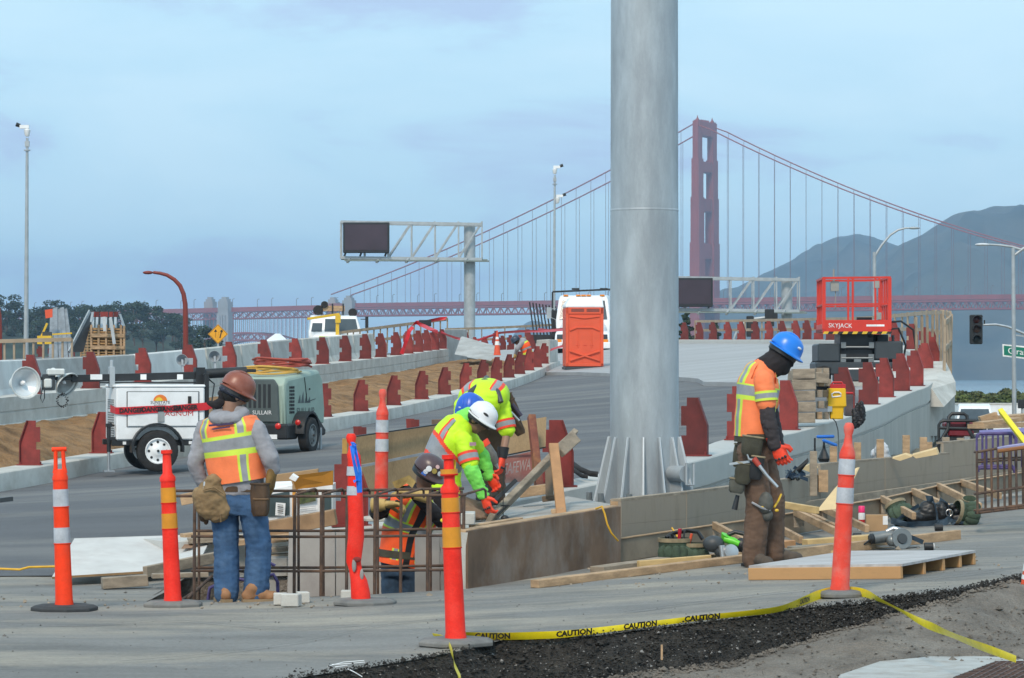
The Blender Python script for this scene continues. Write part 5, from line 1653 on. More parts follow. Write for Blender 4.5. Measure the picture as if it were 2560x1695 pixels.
words("lettering", "Girard Rd", M_inkw, go, P(2519, 877, 101.5) + Vector((0, -.006, 0)), (1, 0, -.097), (0, 0, 1), .30, align="LEFT", squash=1.0)
wobj("hanger_arm", MB().beam(P(2590, 866, 101.5), P(2590, 850, 101.5), .04, .04).beam(P(2640, 850, 101.5), P(2540, 838, 101.5), .05, .05), M_galv, g)
t = thing("pedestrian_signal", "small black signal box on a post at the right edge before the white trailer", "signal", P(2556, 1085, 110))
wobj("housing", MB().box(P(2556, 1010, 110), (.32, .18, .32)), MATS["signal_black"], t, None, .02)
wobj("post", MB().tube([P(2556, 1085, 110), P(2556, 1018, 110)], .05, 8), M_galv, t)
for lab, x0, x1, y0, y1 in (("small far traffic signal seen from behind, right of the far sign board", 1912, 1935, 773, 816), ("lower far traffic signal seen from behind, on a curved arm", 1866, 1884, 790, 842)):
    t = thing("traffic_signal", lab, "traffic light", P((x0 + x1) / 2, 905, 150))
    s = 150 / LENS_K
    wobj("signal_housing", MB().box(P((x0 + x1) / 2, (y0 + y1) / 2, 150), ((x1 - x0) * s, .25, (y1 - y0) * s)).box(P((x0 + x1) / 2 + 8, (y0 + y1) / 2 - 5, 150), (.5, .15, .3)), MATS["signal_black"], t, None, .03)
    if x0 < 1900:
        wobj("mast_arm", MB().tube(path_px([(1830, 905), (1834, 850), (1845, 822), (1862, 806), (1885, 797), (1920, 793)], 150), .07, 8), M_galv, t, 50)
    else:
        wobj("mast_arm", MB().beam(P(1924, 815, 150), P(1924, 905, 150), .08, .08), M_galv, t)

# ---------------------------------------------------------------- stored materials on the left roadway
M_pal = mat("crate_wood", (.42, .25, .11), .8, var=.18, scale=5)
cr = thing("crate_stack", "tall stack of slatted timber crates with steel posts on top", "crates", P(256, 905, 86))
Zc = 86.0
for r in range(10):
    y = 822 + r * 7.2
    wobj("slat", MB().beam(P(228, y, Zc), P(312, y + 1.5, Zc), .035, .05), M_pal, cr)
    wobj("slat", MB().beam(P(228, y, Zc), P(203, y, Zc + 1.2), .035, .05), M_pal, cr)
for x in (229, 247, 266, 285, 303, 311):
    wobj("batten", MB().beam(P(x, 812, Zc) + Vector((0, -.05, 0)), P(x, 892, Zc) + Vector((0, -.05, 0)), .06, .04), M_wood, cr)
for x, d in ((203, 1.2), (212, .75), (220, .4)):
    wobj("batten", MB().beam(P(x, 816, Zc + d), P(x, 892, Zc + d), .06, .05), M_wood, cr)
wobj("crate_gap_shade", MB().prism([P(230, 826, Zc + .1), P(310, 826, Zc + .1), P(310, 893, Zc + .1), P(230, 893, Zc + .1)], (0, 0, 0), (-.28, 1.0, 0)), mat("crate_shadow_wood", (.06, .04, .025), .9), cr)  # dark block paints the shade seen between the slats
for y in (838, 868): wobj("rail_board", MB().beam(P(228, y, Zc) + Vector((0, -.09, 0)), P(312, y + 1, Zc) + Vector((0, -.09, 0)), .03, .11), M_wood, cr)
lp_ = thing("leaning_panel", "dark panel leaning against the left side of the crate stack", "panel", P(190, 900, 85))
wobj("sheet", MB().prism([P(172, 880, 85), P(224, 778, 86.3), P(229, 790, 86.3), P(205, 880, 85.6)], (0, 0, 0), (.03, .06, 0)), M_dk, lp_)
wobj("edge_strip", MB().beam(P(172, 880, 84.95), P(224, 778, 86.25), .04, .10), M_galv, lp_)
sp_ = thing("steel_post_bundle", "red capped grey steel posts lying on top of the timber crates", "steel posts", P(262, 826, 86))
for k, x in enumerate((232, 242, 254, 264, 276, 288)):
    wobj("steel_post", MB().beam(P(x, 822, 86.0) , P(x + 1, 782, 86.9), .07, .07), M_galv, sp_)
    wobj("red_cap", MB().box(P(x + 2, 786, 85.8), (.11, .12, .15)), M_red, sp_)
for a, b in (((232, 780), (228, 805)), ((260, 792), (262, 828)), ((276, 795), (286, 860)), ((300, 785), (310, 815))):
    wobj("hanging_strip", MB().beam(P(*a, 85.6), P(*b, 85.55), .09, .02), M_galv, sp_)
gs = thing("steel_plank_bundle", "bundle of grey steel planks leaning behind the left guardrail", "steel planks", P(150, 880, 95))
for k in range(5):
    wobj("steel_plank", MB().beam(P(127 + k * 13, 905 - k * 2, 94.6), P(131 + k * 8.0, 774 - (k % 2) * 4, 96.5), .13, .06, up=(0, -1, 0)), mat("dull_steel", (.20, .225, .25), .5, var=.15), gs)
wobj("strap", MB().beam(P(128, 836, 94.9), P(180, 833, 94.9), .05, .05), M_yel, gs)
single("warning_board", "small orange red board propped beside the leaning steel planks", "sign", MB().prism([P(112, 775, 95), P(131, 772, 95), P(131, 793, 95), P(114, 796, 95)], (0, 0, 0), (0, .04, 0)), M_orng, None, 0)
ym = thing("plate_compactor", "small yellow machine behind the left guardrail", "machine", P(112, 905, 90))
wobj("frame", MB().beam(P(100, 850, 90), P(118, 808, 90), .06, .06).box(P(113, 850, 90), (.42, .4, .25)), M_yel, ym)
wobj("engine", MB().box(P(118, 838, 90), (.25, .3, .2)), M_dk, ym)
tn = thing("white_tent", "white peaked tent roof showing over the barriers below the arch", "tent", P(690, 880, 260))
wobj("roof", MB().loft([[P(655, 862, 260), P(730, 862, 260), P(730, 862, 264), P(655, 862, 264)], [P(662, 853, 260.5), P(722, 853, 260.5), P(722, 853, 263.5), P(662, 853, 263.5)], [P(688, 834, 261.5), P(700, 834, 261.5), P(700, 834, 262.5), P(688, 834, 262.5)]], True), M_wht, tn, 60)
wobj("side", MB().prism([P(657, 862, 260), P(728, 862, 260), P(728, 900, 260), P(657, 900, 260)], (0, .1, 0), (0, 3.8, 0)), M_wht, tn)

# ---------------------------------------------------------------- cones and red tape by the far worker
def cone(name, label, p, h, rb, tilt=None, bands=True):
    t = thing(name, label, "traffic cone", p)
    R = tilt if tilt is not None else Matrix.Identity(3)
    cc = lambda z: rb * (1 - .80 * z / h)
    def ring(z0, z1, m, nm, o=0.0):
        obj(nm, MB().lathe([(cc(z0) + o, z0), (cc(z1) + o, z1)], 20, (0, 0, 0), R, caps=False), m, t, 40)
    ring(.02, h, M_orng, "cone_body")
    obj("cone_tip", MB().lathe([(cc(h), h), (cc(h) * .9, h + .015), (.002, h + .016)], 16, (0, 0, 0), R), M_orng, t, 40)
    ring(h * .42, h * .58, M_inkw, "white_band", .003); ring(h * .66, h * .76, M_inkw, "white_band", .003)
    obj("cone_base", MB().lathe([(rb * 1.45, 0), (rb * 1.45, .03), (rb * .9, .035)], 4, (0, 0, 0), R @ Matrix.Rotation(R_(45), 3, "Z")), M_orng, t)
    return t
cone("traffic_cone", "tall orange cone with white bands standing by the far bent worker", P(1243, 888, 92), .74, .11)
rtm = MB()
def ribbon(mb, pts, w, tw=0.0, up=(0, 0, 1)):
    rings = []
    for i, p in enumerate(pts):
        d = (pts[min(i + 1, len(pts) - 1)] - pts[max(i - 1, 0)]).normalized()
        u = Vector(up) - d * Vector(up).dot(d)
        u.normalize()
        s = d.cross(u)
        a = tw * math.sin(i * 1.3)
        u2 = u * math.cos(a) + s * math.sin(a)
        rings.append([p - u2 * w / 2, p + u2 * w / 2])
    mb.loft(rings, False, 0, False)
    return mb
for lab, pts in (("red tape sagging from the left post row to the grey end wall", [(1103, 830, 100), (1120, 838, 99), (1140, 845, 98), (1152, 848, 97)]),
                 ("red tape stretched from the cone to the orange toilet", [(1190, 852, 108), (1250, 832, 106), (1300, 828, 103), (1360, 828, 100), (1412, 824, 96)]),
                 ("upper red tape stretched to the orange toilet across the truck's front", [(1345, 823, 104), (1375, 826, 100), (1412, 822, 96)]),
                 ("lower red tape slanting down from the orange toilet", [(1412, 864, 95), (1395, 868, 96), (1376, 875, 97)])):
    single("red_tape", lab, "tape", ribbon(MB(), [P(*q) for q in pts], .085, .5), M_redtape)
for lab, pts in (("red tape tangled on the timber guardrail right of the crane truck", [(1010, 838, 96), (1028, 815, 98), (1040, 806, 99), (1060, 815, 98), (1075, 822, 97), (1095, 830, 96)]),
                 ("red tape along the top of the guardrail below the sign board", [(1040, 806, 104), (1070, 803, 103.5), (1100, 797, 103), (1118, 795, 103)]), ("crumpled red tape hanging among the red posts", [(1004, 885, 83), (1010, 868, 83), (1016, 850, 83), (1024, 826, 83), (1033, 818, 83)])):
    single("red_tape", lab, "tape", ribbon(MB(), [P(*q) for q in pts], .12, .8), M_redtape)
single("black_board", "small black panel hung on the guardrail below the sign board", "panel", MB().box(P(1063, 808, 102.5), (.42, .05, .22)), M_blk)
# ---------------------------------------------------------------- formwork in front of the parapet
M_brown = mat("brown_form_ply", (.175, .11, .07), .75, var=.3, scale=2.2, stain=(.33, .31, .29), sscale=1.6, samt=.6, stretch=(1, 1, .6), bump=.002)
M_fgrey = mat("grey_form_board", (.325, .268, .205), .85, var=.14, scale=3.0, stain=(.22, .185, .15), sscale=3.0, samt=.7, stretch=(2, 2, .5), bump=.002)
def Gz(px, py, dz=0.0): return G(px, py, lift=dz)
def plank(a, b, w, h, m, name="plank", parent=None, up=(0, 0, 1)):
    """a board between two world points; w across, h along up"""
    mb = MB()
    d = (b - a)
    R = frame(d, up)
    mb.box((a + b) / 2, (w, h, d.length), 0, 0, R)
    return mb
fw = thing("formwork_panel", "stained brown plywood form right of the pit, in front of the kneeling worker", "formwork", P(1360, 1440, 23.8))
A_, B_ = P(1170, 1328, 22.75), P(1552, 1266, 24.9)
d = (B_ - A_).normalized(); nrm = Vector((-d.y, d.x, 0)).normalized()
wobj("form_sheet", MB().prism([A_, B_, P(1552, 1424, 24.9), P(1170, 1484, 22.75)], (0, 0, 0), nrm * .02), M_brown, fw)
wobj("top_plate", plank(A_ + nrm * .07 + Vector((0, 0, -.012)), B_ + nrm * .07 + Vector((0, 0, -.012)), .10, .04, M_wood), M_wood, fw, None, .004)
wobj("end_board", MB().prism([A_ + Vector((0, 0, -.01)), A_ + nrm * .16 + Vector((0, 0, -.01)), P(1166, 1500, 22.8) + nrm * .16, P(1166, 1500, 22.8)], (-.02, 0, 0), (0.0, 0, 0)), M_conc_w, fw)
pf = thing("pit_form", "grey concrete form panels standing in the pit behind the rebar cage", "formwork", P(940, 1500, 25.0))
for k, (x0, x1) in enumerate(((722, 838), (840, 960), (962, 1036))):
    wobj("form_panel", MB().prism([P(x0, 1330 - k * 2, 24.95), P(x1, 1328 - k * 2, 24.95), P(x1, 1570, 24.95), P(x0 - 6 * (k == 0), 1570, 24.95)], (0, 0, 0), (0, .05, 0)), mat("form_panel_grey", (.37, .35, .33), .85, var=.1, scale=2, stain=(.26, .23, .22), sscale=2.5, samt=.6, bump=.002), pf, None, .004)
for x0, x1 in ((1037, 1100), (1102, 1164)):
    wobj("form_panel", MB().prism([P(x0, 1338, 23.62), P(x1, 1334, 23.62), P(x1, 1580, 23.62), P(x0, 1580, 23.62)], (0, 0, 0), (0, .04, 0)), MATS["form_panel_grey"], pf, None, .004)
f2 = thing("formwork_wall", "long grey timber form wall behind the struts, running to the right edge", "formwork", P(2000, 1250, 32))
segs = [(1552, 1254, 1352, 25.3), (1716, 1236, 1342, 26.5), (1880, 1215, 1306, 28.4), (2049, 1191, 1262, 32.0)]
segs2 = [(2050, 1165, 1262, 32.02), (2212, 1150, 1232, 33.9), (2376, 1136, 1210, 35.8)]
segs3 = [(2358, 1110, 1214, 35.9), (2470, 1100, 1200, 37.2), (2600, 1090, 1180, 38.8)]
for sg in (segs, segs2, segs3):
    for (x0, t0, b0, z0_), (x1, t1, b1, z1_) in zip(sg, sg[1:]):
        a, b = P(x0 + 1.2, t0, z0_), P(x1, t1, z1_)
        h0, h1 = (b0 + 16 - t0) * z0_ / LENS_K, (b1 + 16 - t1) * z1_ / LENS_K
        n = Vector((-(b - a).y, (b - a).x, 0)).normalized()
        for r in range(2):
            f0, f1 = r * .5, r * .5 + .497
            wobj("form_board", MB().prism([a - Vector((0, 0, h0 * f0)), b - Vector((0, 0, h1 * f0)), b - Vector((0, 0, h1 * f1)), a - Vector((0, 0, h0 * f1))], (0, 0, 0), n * (.03 + .002 * r)), M_fgrey, f2)
        wobj("top_plate", plank(a + n * .05 + Vector((0, 0, .012)), b + n * .05 + Vector((0, 0, .012)), .09, .022, M_wood_g), M_wood_g, f2)
wobj("ledger", MB().beam(P(1990, 1268, 31.0), P(2570, 1182, 38.0), .05, .09), M_wood_g, f2)
wobj("corner_block", MB().box(P(1539, 1262, 25.6), (.09, .12, .09)), M_wood, f2, None, .004)
wobj("end_stud", MB().beam(P(2058, 1175, 31.9), P(2058, 1230, 31.9), .1, .05), M_wood, f2)
for k, (x, t, b, Z, m) in enumerate(((2034, 1128, 1200, 31.0, M_wood_g), (2084, 1116, 1172, 32.6, M_wood), (2144, 1106, 1162, 33.4, M_wood), (2201, 1098, 1156, 34.0, M_wood), (2266, 1088, 1150, 34.8, M_wood), (2309, 1093, 1146, 35.2, M_wood), (2322, 1105, 1144, 35.4, M_wood), (2365, 1093, 1130, 36.2, M_wood_g), (2402, 1095, 1125, 36.6, M_wood_g))):
    single("form_stake", f"wooden stake standing behind the long grey form wall, {ordinal(k)} from the left", "stake", MB().box2(P(x - 9, b + 40, Z), P(x + 9, t, Z) + Vector((0, .05, 0))), m, None, .003, "stakes behind the grey form wall")
# low front form with raking struts
f3 = thing("low_form", "low timber edge form held by short raking struts in front of the grey form wall", "formwork", P(2000, 1330, 27.5))
f3p = [(1499, 1356, 24.7), (1690, 1328, 25.7), (1870, 1302, 26.7), (2058, 1272, 27.7), (2206, 1248, 28.7), (2348, 1216, 30.0), (2570, 1181, 32.3)]
for (x0, y0, z0_), (x1, y1, z1_) in zip(f3p, f3p[1:]):
    a, b = P(x0, y0, z0_), P(x1 - 1, y1, z1_)
    n = Vector((-(b - a).y, (b - a).x, 0)).normalized()
    wobj("edge_board", MB().prism([a, b, b - Vector((0, 0, .19)), a - Vector((0, 0, .19))], (0, 0, 0), n * .038), mat('edge_board_wood', (.235, .195, .145), .85, var=.16, scale=3, stain=(.16, .125, .09), sscale=4, samt=.6), f3, None, .003)
for (x0, y0, z0_), (x1, y1, z1_) in zip(f3p, f3p[1:]):
    wobj("top_edge", MB().beam(P(x0, y0 - 2, z0_) + Vector((0, .02, 0)), P(x1, y1 - 2, z1_) + Vector((0, .02, 0)), .042, .008), M_wood, f3)
wobj("end_cleat", MB().box2(P(1497, 1416, 24.68), P(1505, 1360, 24.68) + Vector((0, -.03, 0))), M_wood_g, f3)
for k, (x0, y0, z0_, x1, y1, z1_) in enumerate(((1786, 1311, 26.1, 1872, 1360, 24.9), (1935, 1312, 26.9, 2003, 1350, 25.9), (1988, 1278, 27.2, 2092, 1330, 25.9), (2000, 1276, 27.3, 2104, 1326, 26.0), (2058, 1268, 27.7, 2168, 1322, 26.4), (2206, 1245, 28.7, 2285, 1290, 27.4),
                                        (2283, 1226, 29.4, 2400, 1282, 27.9), (2346, 1213, 30.0, 2450, 1266, 28.6), (2405, 1204, 30.6, 2500, 1240, 29.4))):
    so = wobj("raking_strut", MB().beam(P(x0, y0 + 2, z0_ - .05), P(x1, y1, z1_), .04, .065), M_wood, f3, None, .003)
    wobj("strut_block", MB().box(P(x0 + 3, y0 + 22, z0_ - .04), (.05, .05, .13)), M_wood_g, so)

# concrete footing between the form and the parapet
ft = MB()
ft.prism([A_ + nrm * .14 - Vector((0, 0, .08)), P(1500, 1290, 24.6) + nrm * .2, P(1540, 1262, 26.6), P(1420, 1240, 28.6), P(1150, 1290, 26.6), P(1166, 1330, 24.0)], (0, 0, -.45), (0, 0, 0))
single("concrete_footing", "pale concrete footing under the kneeling worker, behind the brown form", "footing", ft, M_conc, None, .01)
single("concrete_block", "pale concrete block on the brown form's corner beside the kneeling worker", "block", MB().box2(P(1152, 1312, 23.2), P(1187, 1283, 23.2) + Vector((.0, .35, 0))), M_conc_w, None, .006)
# plywood panels standing behind
pp = thing("standing_plywood", "tan plywood panels standing on edge behind the orange marker and the pit", "plywood", P(970, 1250, 28.6))
for (x0, y0, x1, y1, h, Z0, Z1) in ((860, 1096, 1098, 1062, 70, 28.6, 29.6), (860, 1168, 1098, 1130, 80, 28.55, 29.55)):
    a, b = P(x0, y0, Z0), P(x1, y1, Z1)
    dz = Vector((0, 0, -h * 29 / LENS_K))
    wobj("plywood_sheet", MB().prism([a, b, b + dz, a + dz], (0, 0, 0), (-.02, .02, 0)), M_ply, pp, None, .002)
wobj("end_board", MB().box2(P(856, 1150, 28.5), P(868, 1098, 28.5) + Vector((0, -.03, 0))), mat("yellow_form_edge", (.45, .25, .06), .7), pp)
wobj("edge_strap", MB().beam(P(868, 1094, 28.5), P(1095, 1061, 29.5), .03, .012), M_blk, pp)
wobj("joint_bar", MB().beam(P(900, 1166, 28.45), P(1060, 1134, 29.2), .012, .025), mat("joint_steel", (.3, .31, .33), .5), pp)
single("brown_board", "dark brown board standing behind the plywood panels left of the lime workers", "board", MB().prism([P(1079, 1049, 30), P(1140, 1046, 30.2), P(1140, 1110, 30.2), P(1079, 1110, 30)], (0, 0, 0), (0, .03, 0)), mat("brown_board", (.24, .15, .10), .8), None, .003)
for x, y, lab in ((894, 1068, "left"), (1026, 1049, "right")):
    t = thing("steel_bracket", f"small red steel bracket peeping over the plywood panels, {lab} one", "bracket", P(x, 1140, 29.6))
    wobj("web_plate", MB().prism([P(x - 11, y - 2, 29.6), P(x + 10, y - 2, 29.6), P(x + 10, y + 60, 29.6), P(x - 8, y + 60, 29.6)], (0, 0, 0), (0, .02, 0)), M_red, t)
    wobj("flange", MB().beam(P(x + 12, y, 29.6), P(x + 12, y + 60, 29.6), .08, .015), M_red, t)
# painted board, rusty beam and sloping plank right of the lime workers
pb_ = thing("painted_board", "old painted plywood board with white lettering behind the sloping plank", "board", P(1310, 1215, 28.4))
wobj("upper_board", MB().prism([P(1262, 1060, 28.6), P(1366, 1042, 28.8), P(1364, 1120, 28.7), P(1262, 1136, 28.5)], (0, 0, 0), (0, .02, 0)), M_ply, pb_)
wobj("lower_board", MB().prism([P(1258, 1144, 28.45), P(1350, 1124, 28.65), P(1350, 1200, 28.6), P(1258, 1208, 28.4)], (0, 0, 0), (0, .02, 0)), mat("faded_red_board", (.36, .14, .12), .8, var=.15, scale=6, stain=(.5, .36, .3), sscale=5, samt=.6), pb_)
words("lettering", "SAFEWAYS", mat("faded_print", (.50, .44, .42), .8), pb_, P(1302, 1166, 28.42) + Vector((0, -.0, 0)), (P(1350, 1155, 28.5) - P(1258, 1174, 28.3)), (0.1, 0, 1), .16, lift=.012, squash=.48)
wobj("board_edge", MB().beam(P(1262, 1139, 28.45), P(1364, 1118, 28.6), .012, .012), M_blk, pb_)
rb_ = thing("steel_beam", "rusty red steel beam leaning on the painted board", "beam", P(1345, 1215, 28.2))
wobj("flange", MB().beam(P(1330, 1036, 28.5), P(1350, 1215, 28.2), .07, .015), mat("rusty_red_steel", (.20, .06, .04), .7, var=.25, scale=8, stain=(.33, .17, .05), sscale=4, samt=.8), rb_, None, .003)
wobj("web", MB().beam(P(1322, 1040, 28.55), P(1340, 1215, 28.25), .015, .09), MATS["rusty_red_steel"], rb_)
single("sloping_plank", "weathered grey plank sloping up to the right, propped by a brown stud", "plank", MB().beam(P(1222, 1302, 25.3), P(1432, 1090, 26.9), .05, .165, up=(0, -1, .3)), M_wood_g, None, .006)
single("plank_end", "second weathered plank end at the top of the sloping plank", "plank", MB().beam(P(1398, 1128, 26.5), P(1438, 1092, 26.7), .12, .06, up=(0, -1, 0)), M_wood_g, None, .006)
single("prop_stud", "brown timber stud propping the sloping plank", "stud", MB().beam(P(1384, 1112, 26.3), P(1404, 1290, 25.4), .085, .045), mat("fresh_brown_stud", (.42, .22, .10), .75, var=.12, scale=6), None, .005)
single("prop_stud", "dark weathered stud behind the brown prop", "stud", MB().beam(P(1372, 1150, 26.9), P(1374, 1245, 26.6), .07, .05), mat("dark_stud", (.15, .105, .07), .85), None, .005)
for k, (a, b, w, h, lab) in enumerate((((1298, 1232, 27.2), (1368, 1222, 27.2), .18, .09, "short pale timber offcut on the footing behind the sloping plank"), ((1355, 1248, 26.8), (1392, 1243, 26.8), .12, .05, "dark timber block beside the brown prop stud"),
                                       ((1378, 1281, 25.5), (1410, 1276, 25.5), .1, .05, "flat timber block under the brown prop stud"), ((1180, 1316, 23.4), (1300, 1297, 23.9), .07, .025, "thin lumber strip along the brown form's top"))):
    single("timber_offcut", lab, "timber", MB().beam(P(*a), P(*b), w, h), M_wood if k != 1 else MATS["dark_stud"], None, .004)
single("black_hose", "black hoses lying over the parapet left of the big pole", "hose", MB().tube([P(1425, 1155, 30.5), P(1448, 1172, 30.2), P(1475, 1184, 30), P(1495, 1186, 30)], .03, 8).tube([P(1430, 1172, 30.2), P(1455, 1190, 29.8), P(1470, 1192, 29.8)], .022, 8), M_rub, 60)
def cord(lab, pts, r, m): single("cord", lab, "cord", MB().tube([P(*q) for q in pts], r, 7), m, 60)
M_ycord = mat("yellow_cord", (.72, .40, .03), .6)
cord("yellow cord hanging down over the brown form", [(1490, 1272, 24.5), (1505, 1266, 24.4), (1512, 1285, 24.4), (1518, 1310, 24.4), (1528, 1332, 24.4), (1545, 1352, 24.5)], .008, M_ycord)
cord("yellow cord end hanging over the low form by the green tool bag", [(1680, 1320, 25.6), (1688, 1332, 25.5), (1698, 1348, 25.4)], .008, M_ycord)
cord("yellow cord on the asphalt at the left picture edge", [(-40, 1420, 24.9), (0, 1422, 24.9), (50, 1424, 24.8), (72, 1418, 24.9), (110, 1417, 24.9), (150, 1416, 24.9)], .010, M_ycord)
single("steel_bar", "short dark bar lying on the asphalt at the left edge", "bar", MB().beam(P(-30, 1254, 33.2), P(30, 1247, 33.4), .05, .05), M_dk)

# ---------------------------------------------------------------- loose lumber on the ground
def lumber(lab, x0, y0, x1, y1, w, h, m, lift=0.0):
    a, b = Gz(x0, y0), Gz(x1, y1)
    up = Vector((0, 0, h / 2 + lift))
    single("loose_plank", lab, "plank", MB().beam(a + up, b + up, w, h), m, None, .004, "loose planks on the ground")
M_wy = mat("yellow_lumber", (.55, .38, .17), .7, var=.12, scale=6, stretch=(1, 1, 3))
lumber("long plank with blue marks on the ground before the green tool bag", 1336, 1470, 1872, 1404, .09, .06, M_wood)
lumber("long plank running under the grey saw to the right", 1936, 1402, 2396, 1348, .06, .08, M_wood)
lumber("orange ended plank left of the green tool bag", 1492, 1434, 1662, 1410, .14, .055, M_wood_g)
lumber("fresh wedge shaped plank under the green tool bag", 1596, 1424, 1775, 1409, .06, .07, M_wy)
lumber("yellow plank under the cardboard box", 2012, 1366, 2230, 1350, .12, .06, M_wy)
lumber("grey plank before the yellow plank, right of the standing worker", 1975, 1378, 2090, 1370, .14, .04, M_wood_g)
lumber("short plank end close to the standing worker's boots", 1944, 1392, 2002, 1384, .1, .05, M_wood)
lumber("short reddish plank right of the standing worker's legs", 1936, 1372, 1976, 1367, .12, .06, MATS["fresh_brown_stud"])
lumber("plank behind the plywood platform under the leaning marker", 2036, 1388, 2096, 1384, .08, .03, M_wy)
lumber("brown plank between the tool bag and the standing worker's boots", 1780, 1398, 1890, 1386, .1, .04, M_wood)
bm_ = MB()
for t0, t1 in ((.47, .50), (.56, .585), (.63, .70), (.86, .88), (.90, .915)):
    a, b = Gz(1336, 1470), Gz(1872, 1404)
    bm_.beam(a.lerp(b, t0) + Vector((0.012, -.047, .03)), a.lerp(b, t1) + Vector((0.012, -.047, .03)), .004, .05)
tag(single("blue_paint_mark", "blue paint marks on the long front plank", "paint", bm_, mat("blue_mark", (.03, .10, .25), .7)), kind="stuff")
tri = MB().prism([P(2145, 1168, 26.8), P(2131, 1174, 26.8), P(2085, 1222, 26.5), P(2040, 1278, 26.2), P(2095, 1272, 26.2), P(2130, 1200, 26.6)], (0, 0, 0), (.02, .025, 0))
single("plywood_offcut", "pale triangular plywood offcut leaning behind the rightmost marker", "plywood", tri, mat("fresh_ply", (.62, .46, .25), .7, var=.08, scale=4), None, .002)
single("loose_batten", "pale batten leaning right of the standing worker's knees", "batten", MB().beam(P(1960, 1262, 26.4), P(2043, 1276, 26.0), .05, .06), M_wy, None, .004)

# low plywood platform
pw = thing("plywood_platform", "low platform of grey plywood on timber joists behind the rightmost marker", "platform", P(2100, 1450, 21.6))
cA, cB, cC, cD = Gz(1872, 1450), Gz(2256, 1447), Gz(2440, 1411), Gz(2117, 1411)
hh = Vector((0, 0, .088))
wobj("deck_sheet", MB().prism([q + hh for q in (cA, cB, cC, cD)], (0, 0, 0), (0, 0, .018)), mat("grey_plywood_deck", (.44, .43, .43), .8, var=.14, scale=4, stain=(.30, .27, .26), sscale=5, samt=.6, stretch=(.4, 3, 1)), pw)
for k in range(5):
    t = [0, .30, .56, .79, .985][k]
    a, b = cA.lerp(cD, t), cB.lerp(cC, t)
    ad, bd = a + (b - a) * .004, b - (b - a) * .004
    wobj("joist", MB().beam(ad + hh * .5, bd + hh * .5, .038, .088), mat("joist_wood", (.50, .28, .12), .72, var=.12, scale=5, stretch=(1, 1, 3), stain=(.36, .19, .08), sscale=5, samt=.5), pw, None, .003)

# white sheet, planks and blocks at the left
ws = thing("plywood_sheet", "large white plywood sheet propped on timber behind the left markers", "plywood", P(330, 1440, 24.7))
wsh = [P(130, 1442, 24.6), P(362, 1428, 24.9), P(506, 1388, 25.3), P(532, 1335, 26.4), P(186, 1346, 26.0)]
wobj("sheet", MB().prism(wsh, (0, 0, -.02), (0, 0, 0)), mat("white_sheet", (.55, .54, .52), .8, var=.06, scale=3, stain=(.42, .38, .36), sscale=4, samt=.5), ws)
wobj("sheet_edge", MB().prism([P(130, 1442, 24.59), P(362, 1428, 24.89), P(362, 1434, 24.89), P(130, 1447, 24.59)], (0, 0, 0), (0, .008, 0)), mat("sheet_edge", (.28, .17, .08), .8), ws)
wobj("cut_slot", MB().prism([P(453, 1373, 25.6), P(462, 1361, 25.8), P(487, 1361, 25.85), P(480, 1371, 25.65)], (0, -.004, .004), (0, -.001, .006)), mat("slot_wood", (.25, .14, .08), .8), ws)
for k, (a, b, w, h, m, lab) in enumerate((((362, 1430, 24.55), (545, 1392, 25.2), .05, .09, M_wood_g, "grey board along the right edge of the white sheet"), ((255, 1458, 24.2), (368, 1450, 24.3), .12, .09, M_wood_g, "dark weathered timber block in front of the white sheet"),
        ((455, 1340, 26.2), (560, 1328, 26.4), .1, .04, M_wood, "brown board on top of the white sheet's far corner"), ((470, 1352, 25.8), (700, 1338, 26.0), .12, .05, M_wood_g, "long grey board lying behind the left worker's legs"), ((380, 1440, 24.2), (520, 1436, 24.3), .1, .04, M_wood_g, "thin board on the ground right of the timber block"),
        ((560, 1360, 25.7), (725, 1345, 25.7), .15, .05, M_wood, "brown board stacked behind the left worker's knees"), ((660, 1376, 25.6), (722, 1371, 25.6), .2, .04, M_wood_g, "thin weathered boards under the cartons, upper layer"), ((660, 1392, 25.6), (722, 1388, 25.6), .2, .035, M_wood_g, "thin weathered boards under the cartons, lower layer"),
        ((672, 1322, 25.4), (840, 1292, 25.4), .25, .13, mat("brown_beam", (.30, .185, .10), .8, var=.2, scale=4), "brown timber beam under the two printed cartons"), ((672, 1346, 25.2), (760, 1338, 25.2), .12, .05, M_wood, "pale board just below the brown timber beam"), ((452, 1250, 26.4), (492, 1242, 26.4), .06, .1, M_wood, "short red ended board left of the left worker's pouch"))):
    single("loose_board", lab, "board", MB().beam(P(*a), P(*b), w, h), m, None, .004, "loose boards round the pit")
single("concrete_cube", "grey concrete block in the pit right of the left worker's legs", "block", MB().box2(P(668, 1500, 25.3), P(719, 1394, 25.3) + Vector((0, .3, 0))), M_conc, None, .01)
for k, (x, y, rz, dims, lab) in enumerate(((700, 1513, .1, (.10, .10, .085), "small grey paver, leftmost of the trio by the left worker's boot"), (727, 1517, -.2, (.13, .10, .09), "small grey paver, front one of the trio by the left worker's boot"), (756, 1508, .2, (.09, .12, .08), "small grey paver, rightmost of the trio by the left worker's boot"),
                                           (865, 1497, 0, (.08, .1, .06), "small grey paver lying behind the bent marker"), (885, 1496, .1, (.06, .07, .11), "small grey paver standing on end behind the bent marker"))):
    q = Gz(x, y)
    single("paver", lab, "paver", MB().box(q + Vector((0, .05, dims[2] / 2)), dims, rz), M_conc_w, None, .006, "small pavers at the pit's front edge")
